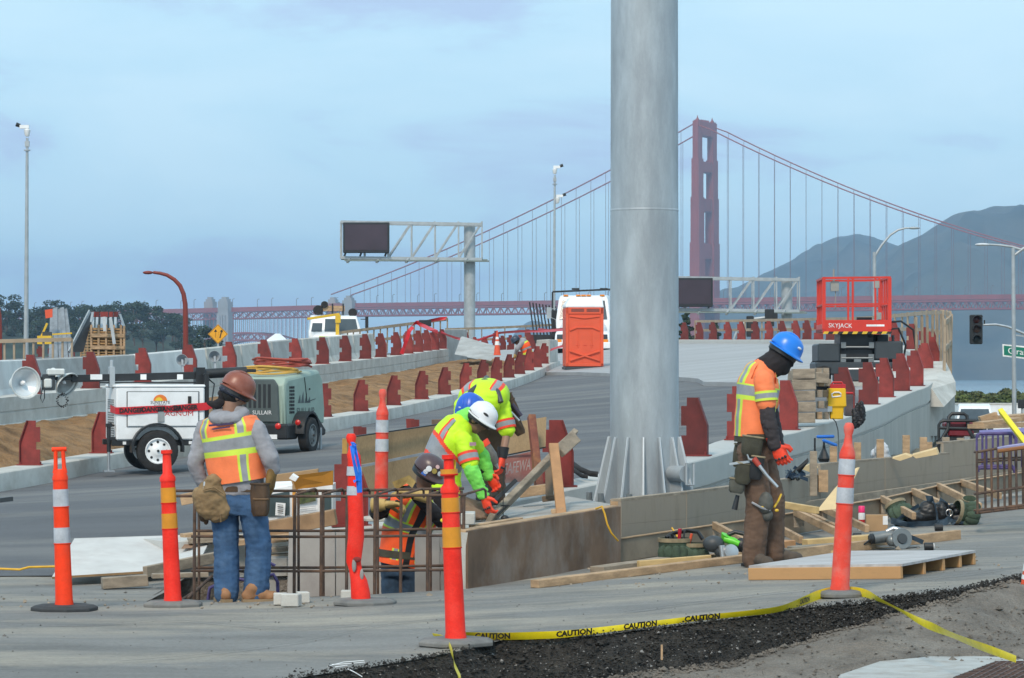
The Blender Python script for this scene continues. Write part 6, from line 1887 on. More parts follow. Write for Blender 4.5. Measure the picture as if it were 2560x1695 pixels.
# cartons
c1 = thing("carton", "printed dark and white carton right of the left worker's pouch", "carton", P(700, 1300, 25.9))
wobj("box", MB().prism([P(664, 1226, 25.9), P(731, 1214, 26.0), P(731, 1296, 26.0), P(664, 1304, 25.9)], (0, 0, 0), (-.1, .5, 0)), M_inkw, c1, None, .004)
wobj("dark_print", MB().prism([P(668, 1238, 25.9), P(724, 1228, 25.98), P(724, 1288, 25.98), P(668, 1292, 25.9)], (0, -.004, 0), (0, -.002, 0)), mat("print_teal", (.05, .075, .08), .5), c1)
wobj("shipping_label", MB().prism([P(690, 1256, 25.9), P(714, 1258, 25.93), P(712, 1290, 25.93), P(688, 1288, 25.9)], (0, -.008, 0), (0, -.006, 0)), M_inkw, c1)
lb2 = MB()
for k in range(5): lb2.beam(P(694, 1262 + k * 5, 25.885), P(708, 1263 + k * 5, 25.9), .002, .005 + .004 * (k % 2))
wobj("label_print", lb2, M_ink, c1)
wobj("open_flap", MB().prism([P(664, 1226, 25.9), P(731, 1214, 26.0), P(728, 1204, 26.2), P(680, 1206, 26.2)], (0, 0, 0), (0, .01, .005)), M_inkw, c1)
c2 = thing("carton", "open orange and white printed carton left of the red post", "carton", P(780, 1300, 25.7))
M_or2 = mat("carton_orange", (.62, .27, .04), .6, var=.06)
wobj("box", MB().prism([P(738, 1226, 25.7), P(832, 1210, 25.75), P(832, 1300, 25.75), P(738, 1320, 25.7)], (0, 0, 0), (0, .45, 0)), M_inkw, c2, None, .004)
wobj("open_flap", MB().prism([P(728, 1190, 25.6), P(833, 1176, 25.7), P(833, 1212, 25.75), P(740, 1224, 25.7)], (0, 0, 0), (0, .01, 0)), M_or2, c2)
wobj("orange_edge", MB().prism([P(731, 1224, 25.7), P(740, 1226, 25.69), P(740, 1318, 25.69), P(731, 1300, 25.7)], (0, -.006, 0), (0, -.001, 0)), M_or2, c2)
wobj("picture_print", MB().prism([P(744, 1232, 25.69), P(790, 1226, 25.7), P(790, 1252, 25.7), P(744, 1262, 25.69)], (0, -.006, 0), (0, -.003, 0)), mat("picture_green", (.07, .09, .035), .6, var=.5, scale=14, stain=(.3, .27, .06), sscale=10), c2)
wobj("side_print", MB().prism([P(804, 1232, 25.7), P(828, 1228, 25.73), P(828, 1296, 25.73), P(808, 1300, 25.7)], (0, -.006, 0), (0, -.003, 0)), MATS["print_teal"], c2)
tl = MB()
for y in (1270, 1275, 1280): tl.beam(P(745, y, 25.685), P(790, y - 5, 25.69), .002, .005)
wobj("text_lines", tl, mat("print_grey", (.35, .36, .38), .6), c2)
wobj("orange_line", MB().beam(P(744, 1294, 25.685), P(770, 1290, 25.69), .002, .014), M_or2, c2)
single("torn_paper", "scrap of torn white packing paper between the two cartons", "paper", MB().prism([P(722, 1196, 25.5), P(730, 1186, 25.5), P(744, 1195, 25.5), P(738, 1204, 25.5)], (0, 0, 0), (.01, .04, .01)), M_inkw)
single("brown_carton", "flat brown cardboard behind the cartons", "carton", MB().prism([P(664, 1190, 26.6), P(795, 1172, 26.8), P(795, 1230, 26.8), P(664, 1240, 26.6)], (0, 0, 0), (0, .1, 0)), mat("cardboard", (.40, .25, .13), .85, var=.08, scale=4), None, .003)

# ---------------------------------------------------------------- rebar cages
M_reb = mat("rusty_rebar", (.085, .055, .042), .8, var=.3, scale=12, stain=(.20, .10, .05), sscale=8, samt=.6)
M_pur = mat("purple_rebar", (.085, .06, .19), .5, var=.2, scale=10)
rc = thing("rebar_cage", "rusty rebar cage standing in the pit before the left worker and the pit worker", "rebar cage", P(820, 1500, 22.85))
Zf, Zb = 22.86, 23.22
for x in (487, 560, 618, 737, 804, 868, 938, 1003, 1070, 1160):
    wobj("rebar_bar", MB().tube([P(x, 1240, Zf), P(x - 2, 1560, Zf)], .013, 7), M_reb, rc)
for x in (497, 628, 746, 808, 944, 1076, 1154):
    wobj("rebar_bar", MB().tube([P(x, 1226, Zb), P(x + 1, 1556, Zb)], .011, 7), M_reb, rc)
for y in (1241, 1342, 1428, 1530):
    wobj("rebar_bar", MB().tube([P(440 if y < 1300 else 478, y - 1, Zf), P(820, y, Zf), P(1166, y - 4, Zf)], .011, 7), M_reb, rc)
for y in (1227, 1327, 1419, 1520):
    wobj("rebar_bar", MB().tube([P(434 if y < 1300 else 482, y, Zb), P(820, y, Zb), P(1160, y - 6, Zb)], .011, 7), M_reb, rc)
for x in (487, 737, 804, 868, 938, 1003, 1070, 1158):
    wobj("rebar_tie", MB().tube([P(x, 1262, Zf), P(x, 1246, Zf), P(x + 3, 1236, Zf + .03), P(x + 50, 1222, Zb - .03), P(x + 56, 1226, Zb), P(x + 57, 1245, Zb)], .010, 7), M_reb, rc, 60)
for a, b in (((470, 1496, 22.8), (530, 1440, 23.3)), ((455, 1500, 22.9), (500, 1470, 23.2))):
    wobj("rebar_bar", MB().tube([P(*a), P(*b)], .012, 7), M_reb, rc)
pr = thing("purple_conduit", "purple coated bent bars low in the pit behind the left worker's boots", "rebar", P(600, 1490, 23.6))
for pts in ([(655, 1418, 23.6), (672, 1406, 23.6), (688, 1415, 23.6)], [(660, 1440, 23.6), (684, 1436, 23.6), (694, 1455, 23.6), (695, 1498, 23.6)], [(520, 1500, 23.5), (524, 1470, 23.5), (560, 1452, 23.5), (600, 1448, 23.5), (640, 1456, 23.5)], [(570, 1452, 23.5), (590, 1425, 23.6), (620, 1430, 23.6)]):
    wobj("bent_bar", MB().tube([P(*q) for q in pts], .014, 7), M_pur, pr, 60)
c3 = thing("rebar_cage", "purple and rusty rebar cages standing together at the right edge", "rebar cage", P(2500, 1290, 26.5))
def loop(mb_m, y, x0, x1, Z, dep, sl, r=.012, nm="hoop_bar"):
    pts = [(x0 + 8, y, Z), (x0, y - 0, Z + dep * .15), (x0, y, Z + dep * .85), (x0 + 8, y, Z + dep), (x1, y - sl, Z + dep), (x1, y - sl, Z), (x0 + 8, y, Z)]
    wobj(nm, MB().tube([P(*q) for q in pts], r, 7), mb_m, c3)
for y, sl in ((1130, 28), (1234, 22), (1276, 18)): loop(M_reb, y, 2437, 2600, 26.3, .55, sl)
loop(M_reb, 1282, 2440, 2600, 26.4, .5, 18)
for k, x in enumerate((2442, 2462, 2478, 2494, 2510, 2524, 2540, 2558)):
    wobj("upright_bar", MB().tube([P(x, 1128 - (x - 2442) * .16, 26.3 + (k % 2) * .5), P(x + 2, 1284 - (x - 2442) * .1, 26.3 + (k % 2) * .5)], .011 + .006 * (k in (5, 7)), 7), M_reb, c3)
for k, x in enumerate((2442, 2456, 2466, 2482, 2495, 2508, 2526, 2540, 2555)):
    wobj("purple_bar", MB().tube([P(x, 1086 - (k > 6) * 6, 26.9 + (k % 2) * .3), P(x, 1168, 26.9 + (k % 2) * .3)], .010 + .005 * (k in (6, 7)), 7), M_pur, c3)
for y in (1084, 1166, 1170):
    wobj("purple_hoop", MB().tube([P(2446, y + 10, 26.9), P(2444, y + 3, 26.9), P(2452, y, 26.9), P(2530, y - 1, 26.9), P(2536, y + 5, 26.9), P(2538, y + 12, 26.9)], .016, 7), M_pur, c3, 60)
for y in (1150, 1156): wobj("tie_bar", MB().tube([P(2440, y, 27), P(2510, y - 5, 27), P(2600, y - 8, 27)], .010, 6), M_reb, c3)
wobj("lilac_bar", MB().tube([P(2494, 1122, 26.2), P(2520, 1117, 26.2), P(2600, 1106, 26.2)], .016, 7), mat("lilac_steel", (.28, .28, .46), .5), c3)
wobj("rust_bar", MB().tube([P(2494, 1128, 26.15), P(2600, 1113, 26.15)], .018, 7), mat("bright_rust", (.26, .11, .04), .8), c3)
single("purple_sheet", "flat purple sheet behind the purple rebar cage", "sheet", MB().prism([P(2448, 1078, 33), P(2600, 1070, 33.4), P(2600, 1082, 33), P(2452, 1088, 32.7)], (0, 0, -.01), (0, 0, .01)), mat("purple_sheet", (.17, .14, .34), .6))
single("yellow_batten", "bright yellow batten leaning over the purple rebar cage", "batten", MB().beam(P(2502, 1027, 27), P(2575, 1122, 26.2), .045, .05, up=(0, -1, 0)), mat("bright_yellow", (.78, .66, .02), .5, var=.05), None, .004)
lm_ = thing("lumber_pile", "pile of fresh lumber behind the purple rebar cage", "lumber", P(2500, 1100, 42))
for a, b, w, h in (((2440, 1066, 42), (2600, 1060, 43), .3, .06), ((2450, 1052, 42.5), (2492, 1040, 42.5), .2, .12), ((2446, 1060, 42), (2540, 1048, 42.6), .2, .05), ((2500, 1048, 43), (2600, 1040, 43.5), .3, .1)):
    wobj("board", MB().beam(P(*a), P(*b), w, h), M_wood, lm_)

# ---------------------------------------------------------------- generator and things by the parapet
ge = thing("generator", "portable generator with black tube frame and dark red tank at the right", "generator", P(2398, 1140, 44))
Zg = 44.0
def gt(*pts, r=.022): wobj("frame_tube", MB().tube([P(x, y, Zg + d) for x, y, d in pts], r, 8), M_blk, ge, 60)
gt((2347, 1138, 0), (2347, 1062, 0), (2352, 1054, 0), (2362, 1052, 0), (2440, 1052, 0), (2452, 1056, 0), (2456, 1064, 0), (2457, 1098, 0))
gt((2338, 1120, .0), (2352, 1102, 0), (2370, 1072, 0), (2372, 1042, .05), (2380, 1034, .05), (2410, 1034, .05), (2418, 1040, .05), (2420, 1070, 0), (2436, 1100, 0), (2440, 1120, 0), r=.028)
gt((2347, 1138, .5), (2347, 1062, .5), (2356, 1050, .5), (2446, 1050, .5), (2457, 1062, .5), (2457, 1130, .5))
gt((2347, 1070, 0), (2457, 1072, 0))
wobj("fuel_tank", MB().box(P(2400, 1062, Zg + .25), (.48, .35, .10)), mat("dark_red_enamel", (.16, .012, .02), .35), ge, None, .03)
wobj("engine_cover", MB().box(P(2398, 1082, Zg + .2), (.38, .4, .10)), MATS["dark_red_enamel"], ge, None, .02)
wobj("engine", MB().box(P(2400, 1104, Zg + .25), (.42, .4, .2)).tube([P(2382, 1118, Zg), P(2382, 1118, Zg + .3)], .09, 14), M_dk, ge, None, .02)
wobj("recoil_housing", MB().tube([P(2380, 1108, Zg - .03), P(2380, 1108, Zg + .05)], .085, 16), M_blk, ge)
wobj("muffler", MB().box(P(2417, 1096, Zg + .05), (.12, .12, .07)), M_sil, ge, None, .02)
tb_ = thing("timber_stack", "stack of weathered timber blocks on the parapet right of the standing worker", "timber stack", P(2020, 1062, 40.4))
Zt = 40.2
for r in range(5):
    y = 1045 - r * 27.5
    wobj("timber", MB().beam(P(1972 + r * 2, y - 0, Zt), P(2036 + (r % 2) * 2, y - 1, Zt), .25, .135), M_wood_g, tb_, None, .006)
    for k in range(2):
        wobj("timber", MB().box(P(2046 + k * 17 + (r % 2) * 5, y - 6, Zt + .15 + k * .3), (.08, .28, .10)), M_wood_g if (r + k) % 3 else M_wood, tb_, None, .006)
wobj("timber", MB().beam(P(1976, 939, Zt), P(2066, 946, Zt + .1), .25, .14), M_wood_g, tb_, None, .006)
co_ = thing("drinks_cooler", "yellow drinks cooler with red lid on the parapet beside the timber stack", "cooler", P(2091, 1048, 40.6))
M_cy = mat("cooler_yellow", (.80, .47, .008), .45, var=.03)
obj("body", MB().loft([[(-.085, -.085, 0), (.085, -.085, 0), (.085, .085, 0), (-.085, .085, 0)], [(-.09, -.09, .16), (.09, -.09, .16), (.09, .09, .16), (-.09, .09, .16)], [(-.125, -.11, .17), (.125, -.11, .17), (.125, .11, .17), (-.125, .11, .17)], [(-.115, -.11, .42), (.115, -.11, .42), (.115, .11, .42), (-.115, .11, .42)]], True), M_cy, co_, None, .02)
obj("lid", MB().box((0.01, 0, .445), (.21, .2, .06)).tube([(-.07, -.02, .46), (-.05, -.02, .50), (.07, -.02, .50), (.09, -.02, .46)], .014, 7), mat("lid_red", (.50, .02, .025), .45), co_, None, .02)
obj("handle_recess", MB().tube([(-.07, -.115, .30), (-.075, -.125, .345), (-.04, -.128, .365), (.02, -.128, .365), (.045, -.125, .35), (.05, -.115, .315), (-.07, -.115, .30)], .010, 6), M_inkw, co_, 50)
obj("spigot", MB().box((-.10, -.1, .14), (.06, .05, .07)), M_sil, co_)
fc = thing("fuel_can", "red topped dark can behind the yellow cooler", "can", P(2121, 1040, 41.2))
obj("body", MB().box((0, 0, .15), (.11, .2, .30)), mat("can_dark", (.09, .07, .075), .5, var=.2, scale=10), fc, None, .015)
obj("top", MB().box((-.0, 0, .315), (.12, .2, .03)), MATS["lid_red"], fc, None, .01)
bag = MB()
r = random.Random(3)
for k in range(9):
    bag.ell(P(2146 + r.uniform(-9, 11), 1036 + r.uniform(-14, 18), 40.3 + r.uniform(-.06, .06)), (r.uniform(.03, .05), .05, r.uniform(.07, .13)), Matrix.Rotation(r.uniform(-.6, .6), 3, 'Y'))
single("black_bag", "crumpled black bag hanging over the parapet's edge below the red posts", "bag", voxel(bag, .010, 1, .018, 22), mat("black_cloth", (.015, .015, .018), .6), 60)
cord("thin black cable hanging from the cooler down to the ground", [(2082, 1046, 40.2), (2090, 1056, 40.1), (2095, 1075, 40), (2097, 1110, 39), (2098, 1150, 37)], .008, M_blk)
bl_ = thing("blue_clamp_stand", "blue handled tool standing behind the grey form wall", "tool", P(2068, 1190, 33.5))
M_blue = mat("tool_blue", (.02, .15, .55), .4)
wobj("handle", MB().beam(P(2041, 1092, 33.5), P(2086, 1091, 33.5), .06, .035), M_blue, bl_, None, .012)
wobj("handle", MB().beam(P(2056, 1100, 33.4), P(2093, 1114, 33.4), .06, .035), M_blue, bl_, None, .012)
wobj("stand_leg", MB().beam(P(2037, 1095, 33.5), P(2037, 1160, 33.5), .02, .03).beam(P(2060, 1115, 33.5), P(2060, 1135, 33.5), .03, .03), M_blk, bl_)
wobj("stand_foot", MB().lathe([(.05, 0), (.07, .04), (.015, .16), (.01, .25)], 10, P(2060, 1155, 33.5)), M_blk, bl_)
wb_ = MB()
for k in range(7): wb_.ell(P(2198 + r.uniform(-14, 14), 1128 + r.uniform(-12, 14), 34.5 + r.uniform(-.05, .05)), (.07, .06, .07))
single("white_sack", "crumpled white sack behind the stakes of the grey form wall", "sack", voxel(wb_, .014, 1, .02, 12), mat("sack_white", (.52, .53, .55), .7), 60)
hb_ = thing("harness_heap", "heap of dark blue harness straps on the form wall by the standing worker", "harness", P(1992, 1206, 30.3))
for k in range(9):
    pts = [P(1962 + r.uniform(0, 60), 1200 - abs(r.gauss(0, 14)), 30.3 + r.uniform(-.1, .1)) for _ in range(4)]
    wobj("strap", ribbon(MB(), pts, .04, .6), [M_blk, mat("strap_blue", (.035, .065, .11), .7), mat("strap_grey", (.13, .17, .19), .7)][k % 3], hb_)
for k in range(4):
    single("ply_scrap", f"tan plywood scrap behind the grey form wall, {ordinal(k)} from the left", "plywood", MB().prism([P(x, y, 34) for x, y in (((2002, 1170), (2030, 1156), (2044, 1168), (2030, 1180)), ((2044, 1168), (2076, 1158), (2086, 1166), (2050, 1176)), ((2230, 1144), (2262, 1134), (2280, 1140), (2250, 1150)), ((2280, 1136), (2340, 1120), (2345, 1134), (2290, 1144)))[k]], (0, 0, -.01), (.02, .05, .01)), MATS["fresh_ply"], None, 0)
gp2 = stones(lambda q: Vector((q.uniform(6.2, 8.0), q.uniform(42, 54), 0)), 1, .01, .02, 6)

# ---------------------------------------------------------------- tool bags, saw and small things on the ground
M_can = mat("green_canvas", (.055, .085, .055), .9, var=.25, scale=14, bump=.004, bscale=50)
M_tan = mat("tan_leather_trim", (.26, .21, .13), .8, var=.2, scale=12)
M_lime = mat("lime_plastic", (.12, .62, .03), .4)
M_st = mat("strap_slate", (.075, .12, .17), .75, var=.2, scale=15)
def bucket(parent, c, r0, r1, h, R=None, name="bucket_bag"):
    b = obj(name, MB().lathe([(r0 * .9, 0), (r0, .01), (r1, h), (r1 * 1.04, h + .01), (r1 * .94, h + .005), (r0 * .9, .05), (.003, .045)], 22, c, R, caps=False), M_can, parent, 50, world=False)
    obj("bag_rim", MB().lathe([(r1 * 1.05, h - .02), (r1 * 1.06, h + .012), (r1 * .95, h + .012)], 22, c, R, caps=False), M_tan, b, 50)
    for k in range(5):
        a = -2.4 + k * .42
        R0 = R if R is not None else Matrix.Identity(3)
        p = Vector(c) + R0 @ Vector((r1 * 1.02 * math.cos(a), r1 * 1.02 * math.sin(a), h * .4))
        obj("outer_pocket", MB().ell(p, (.045, .03, h * .36), R0), M_can, b, 60)
    return b
q = Gz(1697, 1404)
tb1 = thing("tool_bag", "green canvas tool bag with red tool handles standing on the front planks", "tool bag", q)
bucket(tb1, (-.03, .05, 0), .13, .135, .18)
bucket(tb1, (.13, .03, 0), .09, .10, .14)
for (x, y, z0_, dx, z1_, m, r_) in ((.0, .02, .12, .01, .27, mat("tool_red", (.45, .01, .03), .4), .016), (.075, .0, .10, .03, .23, M_orng, .012), (.03, .03, .1, .02, .26, M_dk, .008), (-.05, .05, .1, -.02, .21, M_dk, .01), (-.02, .08, .1, -.03, .22, M_blk, .012)):
    obj("tool_handle", MB().tube([(x, y, z0_), (x + dx, y - .01, z1_)], [r_ * .8, r_], 8), m, tb1, 50)
obj("bag_handle", MB().tube([(-.10, .06, .19), (-.04, .1, .23), (.08, .1, .25), (.16, .05, .24), (.2, .04, .18)], .018, 7), M_blk, tb1, 50)
q = Gz(1812, 1400)
tb2 = thing("power_tool", "lime and black cordless tools with chrome parts beside the green tool bag", "power tools", q)
obj("tool_body", MB().ell((-.09, .02, .13), (.09, .07, .07)).ell((-.02, .0, .07), (.07, .06, .05)), M_dk, tb2, 60)
obj("tool_body", MB().tube([(.0, .04, .17), (.07, .02, .15), (.12, .0, .13)], [.03, .035, .025], 10), M_lime, tb2, 60)
obj("tool_body", MB().tube([(.02, .05, .20), (.0, .06, .16)], [.05, .03], 10), M_lime, tb2, 60)
obj("chrome_guard", MB().lathe([(.055, -.02), (.065, 0), (.06, .02), (.02, .025), (.003, .025)], 18, (.045, -.06, .07), frame((.3, -1, .2))), M_sil, tb2, 40)
obj("chrome_chuck", MB().tube([(-.03, -.05, .12), (-.02, -.07, .02)], [.03, .022], 12), M_sil, tb2, 50)
obj("black_loop", MB().tube([(.03, .08, .20), (.09, .08, .225), (.16, .06, .21), (.18, .05, .18)], .018, 8), M_blk, tb2, 60)
obj("black_case", MB().ell((.14, .03, .12), (.06, .05, .06)).tube([(.10, .03, .15), (.19, .0, .08)], .035, 8), M_blk, tb2, 60)
obj("battery", MB().box((.195, -.01, .055), (.05, .08, .085), .3), M_lime, tb2, None, .014)
obj("battery_foot", MB().box((.18, -.01, .012), (.1, .09, .025), .2), M_blk, tb2, None, .008)
q = Gz(2345, 1314)
tb3 = thing("harness_bag", "tangle of slate blue harness straps between two green bucket bags", "harness", q)
bucket(tb3, (-.30, .12, .02), .09, .10, .2, Matrix.Rotation(R_(-30), 3, "X") @ Matrix.Rotation(R_(-20), 3, "Y"))
bucket(tb3, (.36, .02, .09), .10, .11, .20, Matrix.Rotation(R_(-78), 3, "Y") @ Matrix.Rotation(R_(15), 3, "X"))
bucket(tb3, (.30, .14, .04), .06, .065, .22, Matrix.Rotation(R_(25), 3, "X"))
for pts, w in (([(-.42, -.06, .02), (-.30, -.05, .12), (-.18, -.03, .19)], .05), ([(-.44, -.04, .05), (-.30, -.08, .015), (-.1, -.09, .02), (.05, -.07, .03), (.12, -.02, .08)], .07), ([(-.10, .05, .24), (-.05, -.02, .25), (-.02, -.07, .12), (-.02, -.09, .03)], .08), ([(.02, .04, .24), (.09, 0, .20), (.1, -.06, .08), (.14, -.08, .02)], .05), ([(.05, .05, .22), (.15, .04, .14), (.25, -.03, .09), (.32, -.06, .06)], .035), ([(.1, -.07, .05), (.22, -.09, .03), (.34, -.08, .03)], .04)):
    obj("strap", ribbon(MB(), [Vector(p) for p in pts], w, .3, (0, -.5, 1)), M_st, tb3)
obj("dark_padding", voxel(MB().ell((-.08, .05, .13), (.10, .08, .10)).ell((.04, .04, .12), (.07, .08, .11)).ell((-.2, .03, .07), (.10, .07, .06)).ell((.2, .03, .06), (.10, .06, .05)), .012, 1, .012, 16), M_blk, tb3, 60)
obj("strap_pad", MB().ell((.14, .05, .17), (.04, .04, .03)).ell((.17, .0, .13), (.03, .03, .03)), M_blk, tb3, 60)
obj("metal_ring", MB().tube([(.10 + .03 * math.cos(a), -.03, .12 + .03 * math.sin(a)) for a in np.linspace(0, 6.3, 14)], .006, 6), M_sil, tb3)
q = Gz(2235, 1372)
sw = thing("circular_saw", "grey metal circular saw lying on the plank in front of the cardboard box", "saw", q)
obj("motor", MB().tube([(-.17, .0, .085), (-.08, .02, .10), (.02, .02, .11)], [.045, .05, .045], 14), mat("saw_grey", (.20, .21, .21), .4, metal=.5), sw, 50)
obj("blade_guard", MB().lathe([(.003, -.025), (.085, -.025), (.09, 0), (.085, .025), (.003, .025)], 24, (.055, -.04, .085), frame((.25, -1, .15))), MATS["saw_grey"], sw, 40)
obj("guard_hub", MB().lathe([(.045, .02), (.04, .035), (.003, .036)], 16, (.055, -.045, .085), frame((.25, -1, .15))), M_dk, sw, 40)
obj("handle", MB().tube([(-.06, .02, .14), (.0, .02, .17), (.07, .0, .15), (.10, -.01, .10)], .02, 8), M_sil, sw, 60)
obj("base_shoe", MB().box((.03, .0, .022), (.34, .13, .008), .15), MATS["saw_grey"], sw)
obj("gear_case", MB().ell((-.02, -.03, .07), (.05, .05, .05)), MATS["saw_grey"], sw, 60)
obj("rear_cap", MB().lathe([(.04, 0), (.046, .02), (.03, .04), (.003, .04)], 14, (-.17, .0, .085), frame((-1, -.1, -.1))), M_blk, sw, 50)
obj("power_cord", MB().tube([(-.19, .0, .08), (-.25, -.03, .04), (-.33, -.02, .012), (-.38, .02, .012)], .008, 6), M_blk, sw, 60)
obj("tool_strap", ribbon(MB(), [Vector(p) for p in ((.08, .08, .1), (.16, .08, .09), (.25, .06, .05))], .05, .2, (0, -.6, 1)), M_st, sw)
for x, y, lab in ((2143, 1345, "black plug like cylinder left of the grey saw"), (2322, 1371, "black cylinder with a white end right of the grey saw"), (2347, 1322, "black cylinder in front of the harness tangle")):
    q = Gz(x, y + 6)
    t = thing("black_cylinder", lab, "cylinder", q)
    obj("barrel", MB().tube([(-.035, 0, .035), (.035, .0, .035)], .033, 14), M_blk, t, 40)
    if x == 2322: obj("end_disc", MB().tube([(.035, 0, .035), (.042, 0, .035)], .028, 14), M_inkw, t, 40)
q = Gz(2154, 1326)
sc_ = thing("spray_can", "white spray can with a bright pink cap left of the cardboard box", "spray can", q)
obj("can", MB().lathe([(.028, 0), (.031, .01), (.031, .15), (.024, .17)], 16), M_inkw, sc_, 50)
obj("pink_cap", MB().lathe([(.030, .165), (.030, .22), (.026, .225), (.003, .226)], 16), mat("cap_pink", (.85, .02, .16), .4), sc_, 50)
obj("printed_band", MB().lathe([(.0315, .05), (.0315, .10)], 16, caps=False), MATS["lid_red"], sc_, 50)
q = Gz(2193, 1328)
bx = thing("cardboard_box", "small brown cardboard box with a white label beside the spray can", "box", q)
obj("box", MB().box((.0, .06, .075), (.195, .14, .15), -.05), MATS["cardboard"], bx, None, .003)
obj("label", MB().box((.072, -.017, .10), (.045, .002, .08), -.05), M_inkw, bx)
obj("flap_gap", MB().box((-.01, .06, .151), (.19, .004, .002), -.05), M_ink, bx)
# lying cone at the right edge
ct2 = cone("traffic_cone", "orange cone with white bands lying tipped at the right picture edge", Gz(2568, 1440) + Vector((.10, 0, .16)), .30, .07, Matrix.Rotation(R_(-160), 3, "Y"))
ct2.location = P(2592, 1372, 20.6)

# ---------------------------------------------------------------- drain box in the corner
dz_ = 0.02
def onz(px, py, z):
    Z = (EYE - z) * LENS_K / (py - HORIZON)
    return P(px, py, Z)
db = thing("drain_box", "pale concrete drain box with a rusty grate in the bottom right corner", "drain", onz(2350, 1690, -.3))
tp_ = [onz(2096, 1686, dz_), onz(2098, 1716, dz_), onz(2720, 1730, dz_), onz(2720, 1640, dz_), onz(2330, 1640, dz_), onz(2195, 1653, dz_)]
gq = [onz(2384, 1694, dz_), onz(2490, 1654, dz_), onz(2720, 1652, dz_), onz(2720, 1715, dz_), onz(2370, 1712, dz_)]
wobj("collar", MB().prism(tp_, (0, 0, -.35), (0, 0, 0)), mat("chalky_concrete", (.40, .41, .40), .9, var=.07, scale=4, stain=(.28, .25, .22), sscale=7, samt=.7, bump=.003), db, None, .012)
wobj("grate_seat", MB().prism(gq, (0, 0, .002), (0, 0, .004)), mat("drain_dark", (.03, .024, .022), .9), db)
M_grt = mat("rusty_grate", (.10, .062, .052), .8, var=.25, scale=12)
for k in range(16):
    y = 1656 + k * 4.1
    x0 = 2490 - (y - 1654) / 40 * 106 if y < 1694 else 2384 - (y - 1694) * .8
    wobj("grate_bar", MB().beam(onz(x0 + 3, y, dz_ + .012), onz(2720, y - 2, dz_ + .012), .016, .016), M_grt, db)
for k in range(14):
    x = 2420 + k * 22
    a = onz(x + 80 - k * 1.5, 1656, dz_ + .014); b = onz(x - 30 - k * 1.5, 1712, dz_ + .014)
    wobj("grate_cross_bar", MB().beam(a, b, .010, .014), M_grt, db)
cl = MB()
for k in range(8):
    cl.ell(Gz(2525, 1536, -.2) + Vector((r.uniform(-.12, .12), r.uniform(-.1, .1), r.uniform(-.04, .03))), (r.uniform(.04, .08), .06, r.uniform(.03, .05)))
struct("soil_lump", voxel(cl, .012, 1, .02, 20), M_soil, 60, "structure")
single("marker_stick", "small wooden marker stick in the dark gravel", "stick", MB().box2(P(1652, 1650, 18.0), P(1657, 1612, 18.0) + Vector((0, .01, 0))), M_wood)

# ---------------------------------------------------------------- delineator posts
M_del = mat("fluorescent_orange", (.90, .050, .008), .55, var=.08, grain=.08, scale=6, stain=(.70, .08, .04), sscale=7, samt=.3, spec=.25)
M_del2 = mat("fluorescent_red_orange", (.86, .028, .014), .55, var=.09, grain=.1, scale=6, stain=(.72, .085, .06), sscale=6, samt=.4, spec=.25)
M_del3 = mat("faded_red_orange", (.76, .065, .040), .6, var=.08, scale=7, stain=(.62, .24, .20), sscale=6, samt=.6, spec=.25)
M_band = mat("white_reflective_band", (.44, .46, .50), .4, var=.14, grain=.1, scale=10)
M_amb = mat("amber_reflective_band", (.66, .26, .01), .4, var=.08, scale=10)
M_base = mat("rubber_base_grey", (.15, .15, .145), .9, var=.15, scale=8, stain=(.24, .23, .21), sscale=5, samt=.7)
M_baseb = mat("rubber_base_black", (.045, .047, .05), .9, var=.2, scale=8)
